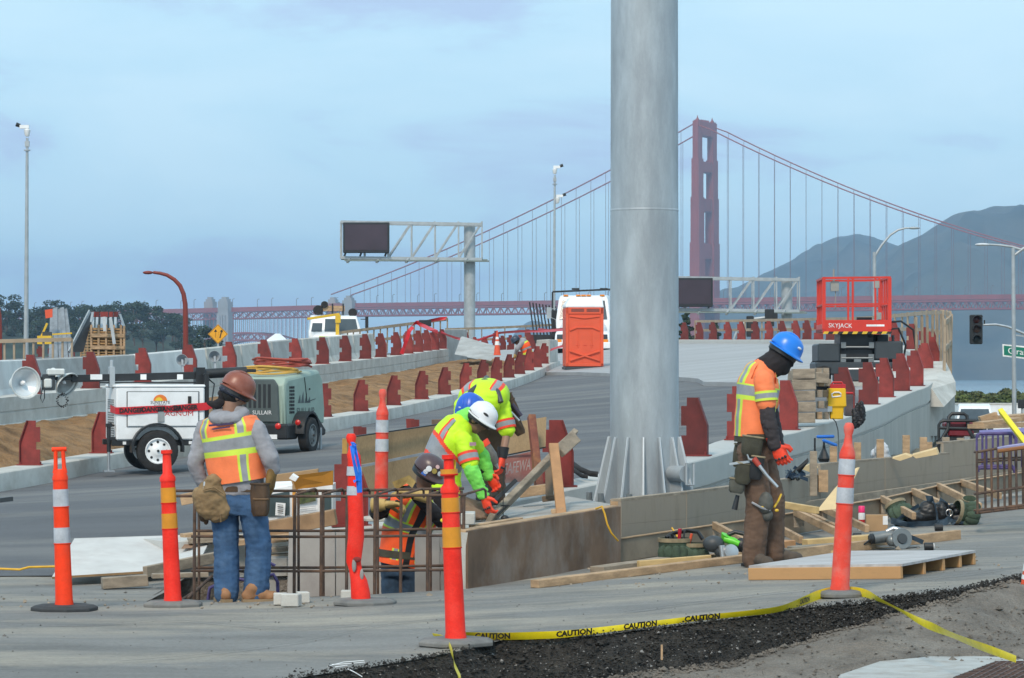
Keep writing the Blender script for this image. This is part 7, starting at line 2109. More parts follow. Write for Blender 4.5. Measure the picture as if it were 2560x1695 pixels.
def delin(lab, bx_, by_, tx_, ty_, Z, m, bm, kind, bands, sides=8, rz=0.0, wide=.24, path=None):
    b = P(bx_, by_, Z) if Z > 25 else G(bx_, by_)
    Z = b.y
    t = thing("delineator_post", lab, "delineator", b)
    a = P(tx_, ty_, Z) - b
    H = a.length
    ax = a.normalized()
    R = frame(ax, (0, 1, 0))
    obj("rubber_base", MB().lathe([(wide, 0), (wide, .024), (wide * .86, .04), (.06, .043)], sides, (0, 0, 0), Matrix.Rotation(rz, 3, "Z")), bm, t, None, .004)
    r0, r1 = .062, .050
    rad = lambda z: r0 + (r1 - r0) * z / H
    if path is None:
        prof = [(r0 * 1.08, .035), (r0 * 1.06, .06), (r0, .075)]
        top = H * (.80 if kind == "slot" else .80)
        zz = sorted(set([.075, top] + [H * q_ for q_ in (.38, .52, .62)]))
        prof += [(rad(z), z) for z in zz[1:]]
        if kind == "slot": prof += [(r1 * 1.12, top), (r1 * 1.12, top + .02), (r1 * .95, top + .05), (r1 * .78, top + .075), (.004, top + .08)]
        elif kind == "neck": prof += [(r1 * 1.15, top), (r1 * 1.15, top + .03), (r1 * .70, top + .06), (r1 * .60, H - .03), (r1 * .82, H - .025), (r1 * .82, H), (.004, H)]
        else: prof += [(r1 * 1.1, top), (r1 * 1.05, top + .03), (r1 * .62, top + .09), (r1 * .48, H - .09), (r1 * .66, H - .055), (r1 * .70, H - .03), (r1 * .5, H - .005), (.004, H)]
        obj("post_tube", MB().lathe(prof, 24, (0, 0, 0), R), m, t, 40)
    else:
        rings = path
        pts = [P(x, y, Z) - b for x, y, _, _ in rings]
        mb = MB()
        rr = []
        for p, (x, y, f, fl) in zip(pts, rings):
            rr.append([p + Vector((r1 * 1.15 * f * math.cos(k * math.pi / 10), r1 * 1.15 * f * fl * math.sin(k * math.pi / 10), 0)) for k in range(20)])
        obj("post_tube", mb.loft(rr, True), m, t, 60)
    for f0, f1, bmat in bands:
        z0_, z1_ = H * f0, H * f1
        obj("reflective_band", MB().lathe([(rad(z0_) + .0025, z0_), (rad(z1_) + .0025, z1_)], 24, (0, 0, 0), R, caps=False), bmat, t, 40)
        if path is None:
            obj("band_ridge", MB().lathe([(rad(z0_), z0_ - .012), (rad(z0_) + .005, z0_ - .006), (rad(z0_) + .005, z0_ - .001), (rad(z0_), z0_)], 24, (0, 0, 0), R, caps=False), m, t, 40)
    if kind == "slot":
        h = MB()
        for s in (-1, 1): h.tube([R @ Vector((s * .034, 0, H * .80 + .05)), R @ Vector((s * .030, 0, H * .88)), R @ Vector((s * .026, 0, H - .02))], [.020, .015, .014], 10)
        h.tube([R @ Vector((-.052, 0, H - .012)), R @ Vector((.052, 0, H - .012))], .017, 10)
        obj("grab_handle", h, m, t, 50)
    return t
d1 = delin("bright orange marker post with slotted handle and white bands, leftmost in front", 161, 1526, 148, 1119, 21.1, M_del, M_baseb, "slot", [(.64, .745, M_band), (.415, .51, M_band)], 8, .2)
d2 = delin("red orange marker post with amber bands, second from the left", 433, 1516, 416, 1125, 22.3, M_del2, M_base, "neck", [(.665, .76, M_amb), (.50, .595, M_amb)], 8, .35, .22)
d3 = delin("dented marker post with torn holes and a blue ribbon before the pit", 913, 1511, 886, 1088, 20.9, M_del2, M_base, "ball", [], 8, .3, .235,
           path=[(903, 1506, 1.22, 1), (901, 1480, 1.2, 1), (897, 1450, 1.05, .9), (889, 1425, .82, .45), (884, 1405, .92, .4), (886, 1380, 1.0, .6), (890, 1345, 1.02, .9), (890, 1300, .98, 1), (888, 1245, .96, 1), (886, 1150, .84, 1), (884, 1138, .86, 1), (882, 1128, .62, 1), (880, 1112, .40, 1), (878, 1104, .54, 1), (878, 1092, .66, 1), (878, 1084, .45, 1)])
for (y0, y1) in ((1238, 1216), (1190, 1166)):
    c_ = P(886, (y0 + y1) / 2, d3.location.y) - Vector(d3.location)
    obj("reflective_band", MB().lathe([(.0565, -.03), (.0535, .035)], 20, c_, caps=False), M_band, d3, 40)
for x, y, w_, h_ in ((886, 1412, .016, .05), (905, 1436, .014, .042), (893, 1398, .03, .02)):
    p = P(x, y, d3.location.y) - Vector(d3.location)
    obj("torn_hole", MB().ell(p + Vector((0, -.042 if x != 905 else -.038, 0)), (w_, .012, h_)), mat("hole_dark", (.22, .03, .025), .9) if x == 893 else mat("hole_pale", (.30, .29, .28), .9), d3, 60)
d4 = delin("red orange marker post with white bands standing behind the pit on the footing", 952, 1302, 957, 972, 26.2, M_del3, M_conc_w, "ball", [(.67, .765, M_band), (.525, .62, M_band)], 8, 0, .17)
d5 = delin("red orange marker post with amber bands nearest the camera, yellow tape knotted round", 1140, 1612, 1121, 1137, 18.5, M_del2, M_base, "neck", [(.70, .775, M_amb), (.515, .62, M_amb), (.90, .925, M_amb)], 8, .4, .245)
d6 = delin("sun faded marker post with white bands leaning right, rightmost one", 2099, 1490, 2123, 1056, 19.5, M_del3, M_base, "ball", [(.70, .79, M_band), (.535, .625, M_band)], 20, 0, .20)
rbn = thing("blue_ribbon", "bright blue plastic ribbon tied to the dented marker post", "ribbon", P(892, 1240, 20.82))
for pts, w in (([(880, 1114, 20.80), (884, 1150, 20.79), (893, 1190, 20.80), (899, 1232, 20.82)], .035), ([(885, 1112, 20.82), (892, 1140, 20.8), (900, 1180, 20.78), (900, 1230, 20.8)], .03), ([(878, 1110, 20.78), (886, 1107, 20.77), (890, 1112, 20.80)], .03), ([(884, 1204, 20.8), (892, 1200, 20.8), (898, 1206, 20.8)], .03)):
    wobj("strip", ribbon(MB(), [P(*q) for q in pts], w, .5, (1, -.4, 0)), mat("ribbon_blue", (.01, .17, .75), .4), rbn)
# yellow strap on the near marker
yst = thing("yellow_strap", "yellow plastic strap hanging from the nearest marker post", "strap", P(1128, 1290, 18.42))
wobj("strip", ribbon(MB(), [P(1136, 1150, 18.42), P(1134, 1190, 18.41), P(1130, 1235, 18.41)], .022, .2, (1, -.4, 0)), mat("strap_yellow", (.72, .62, .03), .45), yst)
wobj("strap_end", MB().ell(P(1127, 1238, 18.41), (.022, .012, .014)), MATS["strap_yellow"], yst, 60)
wobj("tied_band", MB().tube([P(1104, 1300, 18.42), P(1112, 1305, 18.40), P(1126, 1306, 18.39), P(1140, 1302, 18.40), P(1146, 1297, 18.43)], .012, 7), MATS["strap_yellow"], yst, 60)
# caution tape
M_tape = mat("yellow_tape", (.78, .62, .01), .4, var=.08, scale=14)
tp1 = thing("caution_tape", "yellow caution tape sagging between the nearest and the rightmost marker", "tape", P(1600, 1590, 18.8))
def tape(parent, pts, w, tw, seed=0):
    dense = resample([P(x, y, Gz(x, y + 9).y - .03) for x, y, _ in pts], .05)
    rr = random.Random(seed)
    rings = []
    for i, p in enumerate(dense):
        d = (dense[min(i + 1, len(dense) - 1)] - dense[max(i - 1, 0)]).normalized()
        u = Vector((0, 0, 1)); u = (u - d * u.dot(d)).normalized(); s = d.cross(u)
        a = tw * math.sin(i * .21 + seed) + .25
        v = u * math.cos(a) + s * math.sin(a)
        ww = w * (.75 + .25 * math.sin(i * .13 + 2 * seed))
        rings.append([p - v * ww / 2, p + s * .004, p + v * ww / 2])
    return wobj("tape_strip", MB().loft(rings, False, 0, False), M_tape, parent, 60)
main = [(1148, 1590, 18.44), (1245, 1591, 18.6), (1330, 1589, 18.7), (1400, 1586, 18.75), (1470, 1579, 18.85), (1560, 1568, 18.95), (1650, 1557, 19.05), (1750, 1545, 19.15), (1850, 1535, 19.2), (1940, 1524, 19.3), (2000, 1506, 19.35), (2045, 1489, 19.38), (2078, 1479, 19.40)]
tape(tp1, main, .068, .4, 1)
mt_ = [P(*q) for q in main]
def along(px):
    y = interp([(q[0], q[1]) for q in main], px)[0]
    return y, Gz(px, y + 9).y - .04
for px, txt in ((1232, "CAUTION"), (1435, "CAUTION"), (1600, "CAUTION"), (1755, "CAUTION"), (2010, "CAUTION")):
    y, Z = along(px); y2, Z2 = along(px + 20)
    words("lettering", txt, M_ink, tp1, P(px, y, Z) + Vector((0, -.024, .004)), P(px + 20, y2, Z2) - P(px, y, Z), (0, -.35, 1), .05, lift=.004, squash=1.05, bold=.0025)
tp2 = thing("caution_tape", "yellow caution tape running from the rightmost marker down to the drain box", "tape", P(2330, 1600, 18.3))
tape(tp2, [(2118, 1476, 19.40), (2150, 1480, 19.35), (2180, 1490, 19.2), (2240, 1520, 18.9), (2300, 1553, 18.6), (2360, 1579, 18.4), (2420, 1604, 18.2), (2480, 1626, 18.1), (2540, 1648, 18.0)], .058, .4, 4)
tp3 = thing("caution_tape", "yellow tape end hanging from the nearest marker to the picture's bottom edge", "tape", P(1140, 1690, 18.0))
tape(tp3, [(1084, 1588, 18.36), (1105, 1592, 18.34), (1118, 1600, 18.25), (1128, 1625, 18.15), (1136, 1650, 18.05), (1144, 1680, 17.95), (1152, 1720, 17.85)], .058, .4, 2)
# white paint scrawl on the asphalt
scr = MB()
for pts in ([(820, 1666), (858, 1656), (910, 1652)], [(830, 1662), (870, 1660), (912, 1656)], [(838, 1668), (868, 1664)], [(862, 1670), (885, 1680), (905, 1692)], [(870, 1672), (892, 1684)]):
    scr.tube([Gz(*q) + Vector((0, 0, .001)) for q in pts], .003, 4)
tag(single("paint_scrawl", "white spray painted scrawl on the asphalt by the gravel edge", "paint", scr, M_inkw), kind="stuff")
# ---------------------------------------------------------------- people
M_skin = mat("skin", (.30, .165, .11), .55, var=.08, scale=20)
M_skind = mat("tanned_skin", (.20, .105, .07), .55, var=.08, scale=20)
M_hair = mat("dark_hair", (.012, .010, .009), .8)
M_hivo = mat("hi_vis_orange", (.95, .22, .075), .65, var=.07, scale=9, bump=.003, bscale=30)
M_hivo2 = mat("hi_vis_deep_orange", (.92, .10, .012), .65, var=.08, scale=9, bump=.003, bscale=30)
M_lim = mat("hi_vis_lime", (.55, .86, .015), .65, var=.06, scale=9, bump=.004, bscale=26)
M_limt = mat("lime_trim", (.58, .74, .06), .6, var=.05)
M_rfl = mat("reflective_grey", (.27, .28, .30), .4, var=.1, scale=14)
M_brightg = mat("bright_green_sleeve", (.20, .72, .10), .7, var=.1, scale=12, bump=.004, bscale=30)
M_hood = mat("grey_sweatshirt", (.285, .285, .31), .9, var=.12, scale=10, bump=.006, bscale=26)
M_jean = mat("blue_denim", (.032, .085, .185), .85, var=.22, scale=9, bump=.006, bscale=24, stain=(.075, .15, .27), sscale=5, samt=.6)
M_jeand = mat("dark_denim", (.03, .06, .105), .85, var=.25, scale=9, bump=.006, bscale=24)
M_brn = mat("brown_work_trousers", (.125, .075, .050), .9, var=.15, scale=9, bump=.006, bscale=24)
M_tanp = mat("tan_work_trousers", (.23, .155, .105), .9, var=.15, scale=9, bump=.006, bscale=24)
M_char = mat("charcoal_sleeve", (.040, .033, .036), .9, var=.18, scale=10, bump=.006, bscale=26)
M_balc = mat("black_balaclava", (.016, .013, .015), .9, var=.2, scale=12, bump=.006, bscale=24)
M_glt = mat("tan_leather_glove", (.43, .29, .10), .75, var=.18, scale=14, bump=.003)
M_glb = mat("brown_leather_glove", (.20, .115, .030), .75, var=.2, scale=14, bump=.003)
M_glo = mat("orange_work_glove", (.88, .06, .02), .6, var=.12, scale=12)
M_boot = mat("tan_boot", (.30, .15, .07), .75, var=.15, scale=10)
M_bootd = mat("dark_boot", (.085, .065, .05), .8, var=.2, scale=10)
M_sole = mat("boot_sole", (.27, .19, .11), .85)
M_lea = mat("dark_leather", (.075, .042, .020), .65, var=.25, scale=10, bump=.004)
M_pch = mat("tan_canvas_pouch", (.25, .17, .085), .9, var=.22, scale=10, bump=.006, bscale=26)
M_oliv = mat("olive_pouch", (.055, .052, .035), .85, var=.2, scale=10, bump=.004)

def sup(t, p):
    c, s = math.cos(t), math.sin(t)
    return math.copysign(abs(c) ** p, c), math.copysign(abs(s) ** p, s)
def spine_rings(sp, lat, grow=0.0, n=28, m=1, p=.85):
    """sp: [(point, half width, half depth)]; lat: the person's right; rings from hip to neck (m stations per span)"""
    lat = Vector(lat).normalized()
    q = [(Vector(a), w, d) for a, w, d in sp]
    st = []
    for i in range(len(q) - 1):
        for k in range(m):
            t = k / m
            a, b = q[i], q[i + 1]
            pa = q[i - 1][0] if i else a[0] * 2 - b[0]
            pb = q[i + 2][0] if i + 2 < len(q) else b[0] * 2 - a[0]
            c = 0.5 * ((2 * a[0]) + (b[0] - pa) * t + (2 * pa - 5 * a[0] + 4 * b[0] - pb) * t * t + (3 * a[0] - pa - 3 * b[0] + pb) * t ** 3)
            u = t * t * (3 - 2 * t)
            st.append((c, a[1] + (b[1] - a[1]) * u, a[2] + (b[2] - a[2]) * u))
    st.append(q[-1])
    rings = []
    for i, (c, w, d) in enumerate(st):
        up = (st[min(i + 1, len(st) - 1)][0] - st[max(i - 1, 0)][0]).normalized()
        x = (lat - up * lat.dot(up)).normalized()
        y = up.cross(x)
        rings.append([c + x * (w + grow) * sup(2 * math.pi * j / n, p)[0] + y * (d + grow) * sup(2 * math.pi * j / n, p)[1] for j in range(n)])
    return rings
def head_R(face, up):
    y = Vector(face).normalized()
    z = Vector(up); z = (z - y * z.dot(y)).normalized()
    return Matrix((y.cross(z), y, z)).transposed()
def add_head(mb, c, R, s=1.0):
    c = Vector(c)
    mb.ell(c + R @ Vector((0, -.01, .03)) * s, (.076 * s, .096 * s, .098 * s), R, 16, 10)
    mb.ell(c + R @ Vector((0, .022, -.045)) * s, (.058 * s, .066 * s, .072 * s), R, 14, 8)
    mb.ell(c + R @ Vector((0, .055, -.092)) * s, (.026 * s, .024 * s, .02 * s), R, 10, 6)
    mb.ell(c + R @ Vector((0, .094, -.025)) * s, (.013 * s, .022 * s, .024 * s), R, 8, 6)
    for sg in (-1, 1):
        mb.ell(c + R @ Vector((sg * .079, -.005, -.015)) * s, (.012 * s, .022 * s, .032 * s), R, 8, 6)
        mb.ell(c + R @ Vector((sg * .034, .072, -.002)) * s, (.018 * s, .014 * s, .008 * s), R, 8, 6)
def face_bits(parent, c, R, s=1.0):
    for sg in (-1, 1): wobj("eye", MB().ell(Vector(c) + R @ Vector((sg * .032, .083, -.008)) * s, (.010 * s, .006 * s, .006 * s), R, 8, 6), M_ink, parent, 60)
    wobj("mouth", MB().ell(Vector(c) + R @ Vector((0, .084, -.068)) * s, (.022 * s, .006 * s, .006 * s), R, 8, 6), mat("lips", (.22, .08, .06), .5), parent, 60)
def hard_hat(parent, c, R, m, s=1.0, brim=.165, ridges=True, bias=.02):
    c = Vector(c)
    rr = lambda a: 1.0 + .07 * math.cos(a)
    rings = []
    for r_, z_ in ((.168, -.012), (.170, -.004), (.145, .004), (.128, .008), (.126, .03), (.120, .065), (.104, .098), (.075, .122), (.04, .134), (.004, .138)):
        k = brim / .170 if r_ > .14 else 1.0
        rings.append([c + R @ Vector((r_ * k * .93 * math.sin(2 * math.pi * j / 32), r_ * k * (1.05 if r_ < .14 else 1.0) * math.cos(2 * math.pi * j / 32) + (bias if r_ > .14 else .004), z_ - (.012 * abs(math.sin(2 * math.pi * j / 32)) if r_ > .14 else 0))) * s for j in range(32)])
    h = wobj("hard_hat", MB().loft(rings, True), m, parent, 60)
    under = [[c + R @ Vector((a * math.sin(2 * math.pi * j / 24), a * 1.05 * math.cos(2 * math.pi * j / 24), z)) * s for j in range(24)] for a, z in ((.118, -.006), (.115, -.05))]
    wobj("hat_band", MB().loft(under, False), M_blk, h, 60)
    if ridges:
        for x in (-.035, 0, .035):
            pts = [c + R @ Vector((x, .125 * math.cos(a), .004 + .136 * math.sin(a) - abs(x) * .14)) * s for a in np.linspace(R_(35), R_(150), 9)]
            wobj("hat_ridge", MB().tube(pts, .0075 * s, 6), m, h, 60)
    return h
def glove(parent, w, d, pn, m, side=1, curl=.9, s=1.0, name="glove", cuff=None, spread=.10):
    """hand: w wrist, d direction to the knuckles, pn the way the palm faces; five separate fingers"""
    d = Vector(d).normalized()
    pn = Vector(pn); pn = (pn - d * pn.dot(d)).normalized()
    x = d.cross(pn) * side
    w = Vector(w)
    mb = MB()
    rings = []
    for t, wd, th in ((-.035, .032, .026), (0, .032, .024), (.03, .041, .024), (.065, .046, .021), (.095, .044, .018)):
        rings.append([w + d * t * s + x * wd * s * math.cos(k * math.pi / 6) + pn * th * s * math.sin(k * math.pi / 6) for k in range(12)])
    mb.loft(rings, True)
    for k, (o, ln) in enumerate(((.033, .074), (.011, .083), (-.011, .078), (-.033, .060))):
        b = w + d * .085 * s + x * o * s
        pts, rs = [b - d * .02 * s], [.0125 * s]
        ang = (o * 3 * spread / .10)
        dd = (d + x * ang).normalized()
        cur = 0.0
        p = b
        for seg, fr in ((.45, .35), (.32, .9), (.25, .8)):
            pts.append(p); rs.append(.0118 * s - .0008 * len(pts) * s)
            cur += curl * fr * .75
            p = p + (dd * math.cos(cur) + pn * math.sin(cur)) * ln * seg * s
        pts.append(p); rs.append(.0088 * s)
        mb.cap_limb(pts, rs, 8)
    tb = w + d * .02 * s + x * .034 * s
    t1 = tb + (d * .5 + x * .75 + pn * .35).normalized() * .042 * s
    t2 = t1 + (d * .8 + x * .15 + pn * .5 * curl).normalized() * .034 * s
    mb.cap_limb([tb, t1, t2], [.017 * s, .013 * s, .010 * s], 8)
    g = wobj(name, voxel(mb, .0055 * s, 1, .0015, 30), m, parent, 60)
    if cuff is not None:
        wobj("glove_cuff", MB().tube([w - d * .075 * s, w - d * .03 * s, w + d * .012 * s], [.047 * s, .042 * s, .036 * s], 14), cuff, g, 60)
        for k, o in enumerate((.033, .011, -.011, -.033)):
            wobj("knuckle_pad", MB().ell(w + d * .088 * s + x * o * s - pn * .014 * s, (.011 * s, .011 * s, .008 * s), frame(-pn, d), 8, 6), M_blk, g, 60)
    return g
def boot(parent, ank, d, m, zg, s=1.0):
    """ank: ankle point, d: toe direction (horizontal), zg: height of the ground under it"""
    d = Vector(d); d.z = 0; d.normalize()
    n = Vector((-d.y, d.x, 0))
    a = Vector((ank[0], ank[1], zg))
    mb = MB()
    mb.cap_limb([Vector(ank) + Vector((0, 0, .05)), a + Vector((0, 0, .09)) - d * .01], [.055 * s, .052 * s], 12)
    R = Matrix((n, d, Vector((0, 0, 1)))).transposed()
    mb.ell(a - d * .03 * s + Vector((0, 0, .055)), (.044 * s, .06 * s, .05 * s), R)
    mb.ell(a + d * .06 * s + Vector((0, 0, .058)), (.046 * s, .09 * s, .05 * s), R)
    mb.ell(a + d * .14 * s + Vector((0, 0, .046)), (.05 * s, .075 * s, .042 * s), R)
    b = wobj("boot", voxel(mb, .010, 2, .003, 20), m, parent, 60)
    q = [(-.085, .03), (-.08, .043), (0, .042), (.08, .05), (.16, .05), (.205, .035), (.22, 0)]
    poly = [a + d * x * s + n * y * s for x, y in q] + [a + d * x * s - n * y * s for x, y in q[-2::-1]]
    wobj("sole", MB().prism(poly, (0, 0, 0), (0, 0, .026)), M_sole if m is M_boot else M_blk, b)
    return b
def make_body(parent, limbs, sp, lat, head_c, R, skin, s=1.0, hs=1.0):
    mb = MB()
    mb.loft(spine_rings(sp, lat, -.035, 20, 2), True)
    for pts, rs in limbs: mb.cap_limb(pts, [r * .72 for r in rs], 10)
    mb.cap_limb([sp[-1][0], Vector(head_c) + R @ Vector((0, -.01, -.05)) * hs], [.058 * hs, .054 * hs], 12)
    add_head(mb, head_c, R, hs)
    return wobj("body", voxel(mb, .011, 1), skin, parent, 60)
def cloth(parent, name, m, limbs, sp=None, lat=None, grow=0.0, wr=.006, size=.013, seed=0, extra=None, ws=9.0):
    mb = MB()
    if sp: mb.loft(spine_rings(sp, lat, grow, 22, 2), True)
    for pts, rs in limbs: mb.cap_limb(pts, rs, 12)
    if extra: extra(mb)
    return wobj(name, voxel(mb, size, 2, wr, ws, seed), m, parent, 70)
def vest(parent, sp, lat, grow, mats, pick, name="vest", cut=None, n=64, m=12):
    """shell round the torso; pick(angle in degrees, 0 = person's right, 90 = front; height 0..1) -> material slot"""
    rings = spine_rings(sp, lat, grow, n, m)
    k = len(rings)
    mb = MB()
    for i, r in enumerate(rings):
        for j, p in enumerate(r):
            w = .006 * noise.noise(Vector((p.x * 7, p.y * 7, p.z * 11)))
            c = sum(r, Vector()) / n
            mb.v.append(tuple(p + (p - c).normalized() * w))
    for i in range(k - 1):
        for j in range(n):
            a, h = (j + .5) * 360 / n, (i + .5) / (k - 1)
            if cut and cut(a, h): continue
            mb.f.append((i * n + j, i * n + (j + 1) % n, (i + 1) * n + (j + 1) % n, (i + 1) * n + j)); mb.m.append(pick(a, h))
    return wobj(name, mb, mats, parent, 70)
def band(parent, a, b, r0, r1, m, name="reflective_stripe", n=18):
    return wobj(name, MB().tube([a, b], [r0, r1], n, caps=False), m, parent, 60)
def pouch(parent, c, dims, R, m, trim, name="tool_pouch"):
    mb = MB()
    w, d_, h = dims
    c = Vector(c)
    rings = []
    for z, f in ((-.5, .75), (-.35, .98), (.1, 1.05), (.5, 1.0)):
        rings.append([c + R @ Vector((w / 2 * f * sup(2 * math.pi * j / 16, .6)[0], d_ / 2 * f * sup(2 * math.pi * j / 16, .6)[1], z * h)) for j in range(16)])
    p = wobj(name, MB().loft(rings, True), m, parent, 50)
    wobj("pouch_rim", MB().tube([c + R @ Vector((w / 2 * 1.02 * sup(t, .6)[0], d_ / 2 * 1.02 * sup(t, .6)[1], h * .5)) for t in np.linspace(0, 2 * math.pi, 17)], .008, 6), trim, p, 60)
    return p

# ---- left worker: orange vest over a grey hooded sweatshirt, seen from behind
Z1 = 22.32
W = lambda x, y, d=0.0: P(x, y, Z1 + d)
gz1 = site_z(W(590, 1500).x, Z1)
p1 = thing("person", "worker in an orange vest and jeans standing at the pit with his back turned", "person", (W(590, 1500).x, Z1, gz1))
lat1 = Vector((.90, -.43, 0)); fw1 = Vector((.43, .90, 0))
sp1 = [(W(594, 1275), .185, .135), (W(592, 1222), .19, .13), (W(586, 1150), .205, .14), (W(578, 1085), .225, .145), (W(573, 1052), .19, .12), (W(574, 1030), .085, .075)]
la, ra = [W(512, 1072, .10), W(487, 1160, .05), W(512, 1222, -.05 + .16)], [W(640, 1075, -.10), W(676, 1148, -.12), W(682, 1172, -.10)]
ll, rl = [W(561, 1258, .04), W(566, 1370, .03), W(566, 1482, .0)], [W(628, 1260, -.05), W(648, 1370, .0), W(640, 1482, .0)]
hc1 = W(588, 985, 0.0)
R1 = head_R(Vector((.80, .50, -.42)), Vector((.45, .1, .88)))
make_body(p1, [(la, [.06, .05, .04]), (ra, [.06, .05, .04]), (ll, [.1, .08, .06]), (rl, [.1, .08, .06])], sp1, lat1, hc1, R1, M_skin)
wobj("hair", MB().ell(hc1 + R1 @ Vector((0, -.025, .0)), (.083, .088, .085), R1), M_hair, p1, 60)
cloth(p1, "jeans", M_jean, [(ll, [.106, .094, .094]), (rl, [.106, .096, .097])], [(W(593, 1285), .17, .13), (W(594, 1262), .19, .14), (W(593, 1225), .18, .125)], lat1, 0, .008, .009, 1, None, 10)
def hood1(mb):
    c = W(572, 1034, -.06)
    mb.tube([c + lat1 * .11 * math.cos(a) + fw1 * .09 * math.sin(a) + Vector((0, 0, .03 * math.sin(a) - .012)) for a in np.linspace(0, 2 * math.pi, 16)], .048, 10)
    mb.ell(c - fw1 * .06 - Vector((0, 0, .03)), (.10, .06, .05))
cloth(p1, "sweatshirt", M_hood, [(la, [.070, .062, .050]), (ra, [.074, .066, .053])], [(W(594, 1238), .178, .125), (W(593, 1205), .20, .138)] + sp1[2:], lat1, .005, .010, .012, 2, hood1, 10)
def pick1(a, h):
    # stripes of the vest's back and front
    d = min(abs(a - 232), abs(a - 308), abs(a - 52), abs(a - 128))
    if .30 < h < .52:
        return 1 if (.30 < h < .35 or .47 < h < .52) else 2
    if h >= .52 or (h < .30 and (abs(a - 308) < 15)):
        return 2 if d < 6.5 else 1 if d < 14 else 0
    return 0
vsp1 = [(W(596, 1204), .205, .15), (W(590, 1165), .21, .152), (W(583, 1110), .225, .155), (W(577, 1072), .235, .15), (W(574, 1048), .205, .13), (W(573, 1036), .125, .10)]
v1 = vest(p1, vsp1, lat1, .012, [M_hivo, M_limt, M_rfl], pick1, n=128, m=20)
for k, (dy, ln) in enumerate(((0, 62), (9, 44))):
    q = W(553, 1062 + dy, -.165)
    wobj("print_bar", MB().beam(W(553 - ln / 2, 1064 + dy, -.168 + .03), W(553 + ln / 2, 1058 + dy, -.172 - .03), .003, .015 if k == 0 else .011), mat("navy_print", (.05, .03, .09), .7), v1)
hard_hat(p1, hc1 + R1 @ Vector((0, -.005, .035)), R1, mat("brown_hard_hat", (.235, .070, .042), .38, var=.1, scale=8, stain=(.36, .16, .12), sscale=5, samt=.5), 1.0, .152)
wobj("head_scarf", MB().tube([hc1 + R1 @ Vector((.09 * math.cos(a), .10 * math.sin(a) - .01, -.005)) for a in np.linspace(0, 2 * math.pi, 18)], .022, 8), mat("patterned_scarf", (.03, .035, .06), .8, var=.6, scale=45), p1, 60)
wobj("scarf_knot", voxel(MB().ell(W(533, 1012, -.02), (.06, .03, .022), Matrix.Rotation(R_(25), 3, "Y")).ell(W(550, 1006, -.02), (.05, .03, .03)).ell(W(555, 985, -.02), (.03, .03, .05)), .01, 1, .006, 20), M_balc, p1, 60)
g1 = glove(p1, W(680, 1176, -.11), (-.12, .12, -1), (-.9, .3, 0), M_glb, 1, .6, 1.45)
glove(p1, W(520, 1226, .14), (.5, .4, -.6), (.6, .5, .3), M_glb, -1, .9, 1.15)
boot(p1, W(562, 1488, -.04), (-.35, .9, 0), M_boot, gz1, .92)
boot(p1, W(632, 1488, -.06), (1, .25, 0), M_boot, gz1, .95)
wobj("tool_belt", MB().loft(spine_rings([(W(594, 1228), .185, .132), (W(594, 1214), .185, .132)], lat1, .008, 24, 1), False), M_lea, p1, 60)
sack = MB().ell(W(526, 1250, -.10), (.12, .07, .15)).ell(W(545, 1272, -.10), (.10, .06, .10)).ell(W(500, 1240, -.08), (.06, .05, .07)).ell(W(535, 1205, -.10), (.07, .05, .06))
ps = wobj("canvas_pouch", voxel(sack, .011, 1, .013, 15, 3), M_pch, p1, 60)
wobj("drawstring", MB().tube([W(508, 1225, -.18), (W(535, 1218, -.19)), W(560, 1235, -.18)], .006, 6).tube([W(552, 1285, -.18), W(552, 1305, -.16)], .006, 6), M_pch, ps, 60)
wobj("leather_hang", MB().ell(W(508, 1285, -.06), (.04, .03, .06)).ell(W(515, 1302, -.05), (.02, .02, .03)), M_lea, p1, 60)
wobj("belt_hook", MB().tube([W(512, 1205, -.12), W(510, 1220, -.14), W(516, 1238, -.14)], .01, 6), M_sil, p1, 60)
Rp = Matrix.Rotation(R_(-25), 3, "Z")
pq = pouch(p1, W(650, 1250, -.14), (.14, .09, .24), Rp, M_lea, M_lea)
pouch(p1, W(652, 1268, -.19), (.11, .05, .12), Rp, M_lea, mat("worn_leather", (.16, .09, .04), .6, var=.2, scale=12))
for k, (x, m_) in enumerate(((640, M_blk), (652, M_dk), (662, mat("handle_green", (.03, .06, .04), .5)))):
    wobj("tool_handle", MB().tube([W(x, 1240, -.16), W(x, 1206 + 5 * k, -.16)], .016, 8), m_, pq, 60)

# ---- right worker: blue hat, black balaclava, orange shirt, brown trousers
Z2 = 23.5
W = lambda x, y, d=0.0: P(x, y, Z2 + d)
gz2 = site_z(W(1900, 1420).x, Z2)
p2 = thing("person", "worker in blue hard hat and black balaclava standing in profile with tool belt", "person", (W(1900, 1420).x, Z2, gz2))
lat2 = Vector((.12, -1, 0)); fw2 = Vector((1, .12, 0))
sp2 = [(W(1892, 1130), .17, .14), (W(1888, 1085), .165, .125), (W(1889, 1030), .175, .128), (W(1896, 970), .195, .142), (W(1903, 934), .17, .115), (W(1917, 912), .085, .08)]
na, fa = [W(1912, 950, -.20), W(1921, 1052, -.23), W(1936, 1112, -.22)], [W(1914, 950, .20), W(1930, 1050, .22), W(1945, 1112, .2)]
nl, fl = [W(1880, 1130, -.09), W(1896, 1250, -.10), W(1884, 1398, -.08)], [W(1898, 1130, .09), W(1932, 1248, .08), W(1932, 1388, .08)]
hc2 = W(1955, 885)
R2 = head_R((.84, -.02, -.54), (.55, 0, .84))
make_body(p2, [(na, [.06, .05, .04]), (fa, [.06, .05, .04]), (nl, [.1, .08, .06]), (fl, [.1, .08, .06])], sp2, lat2, hc2, R2, M_skind)
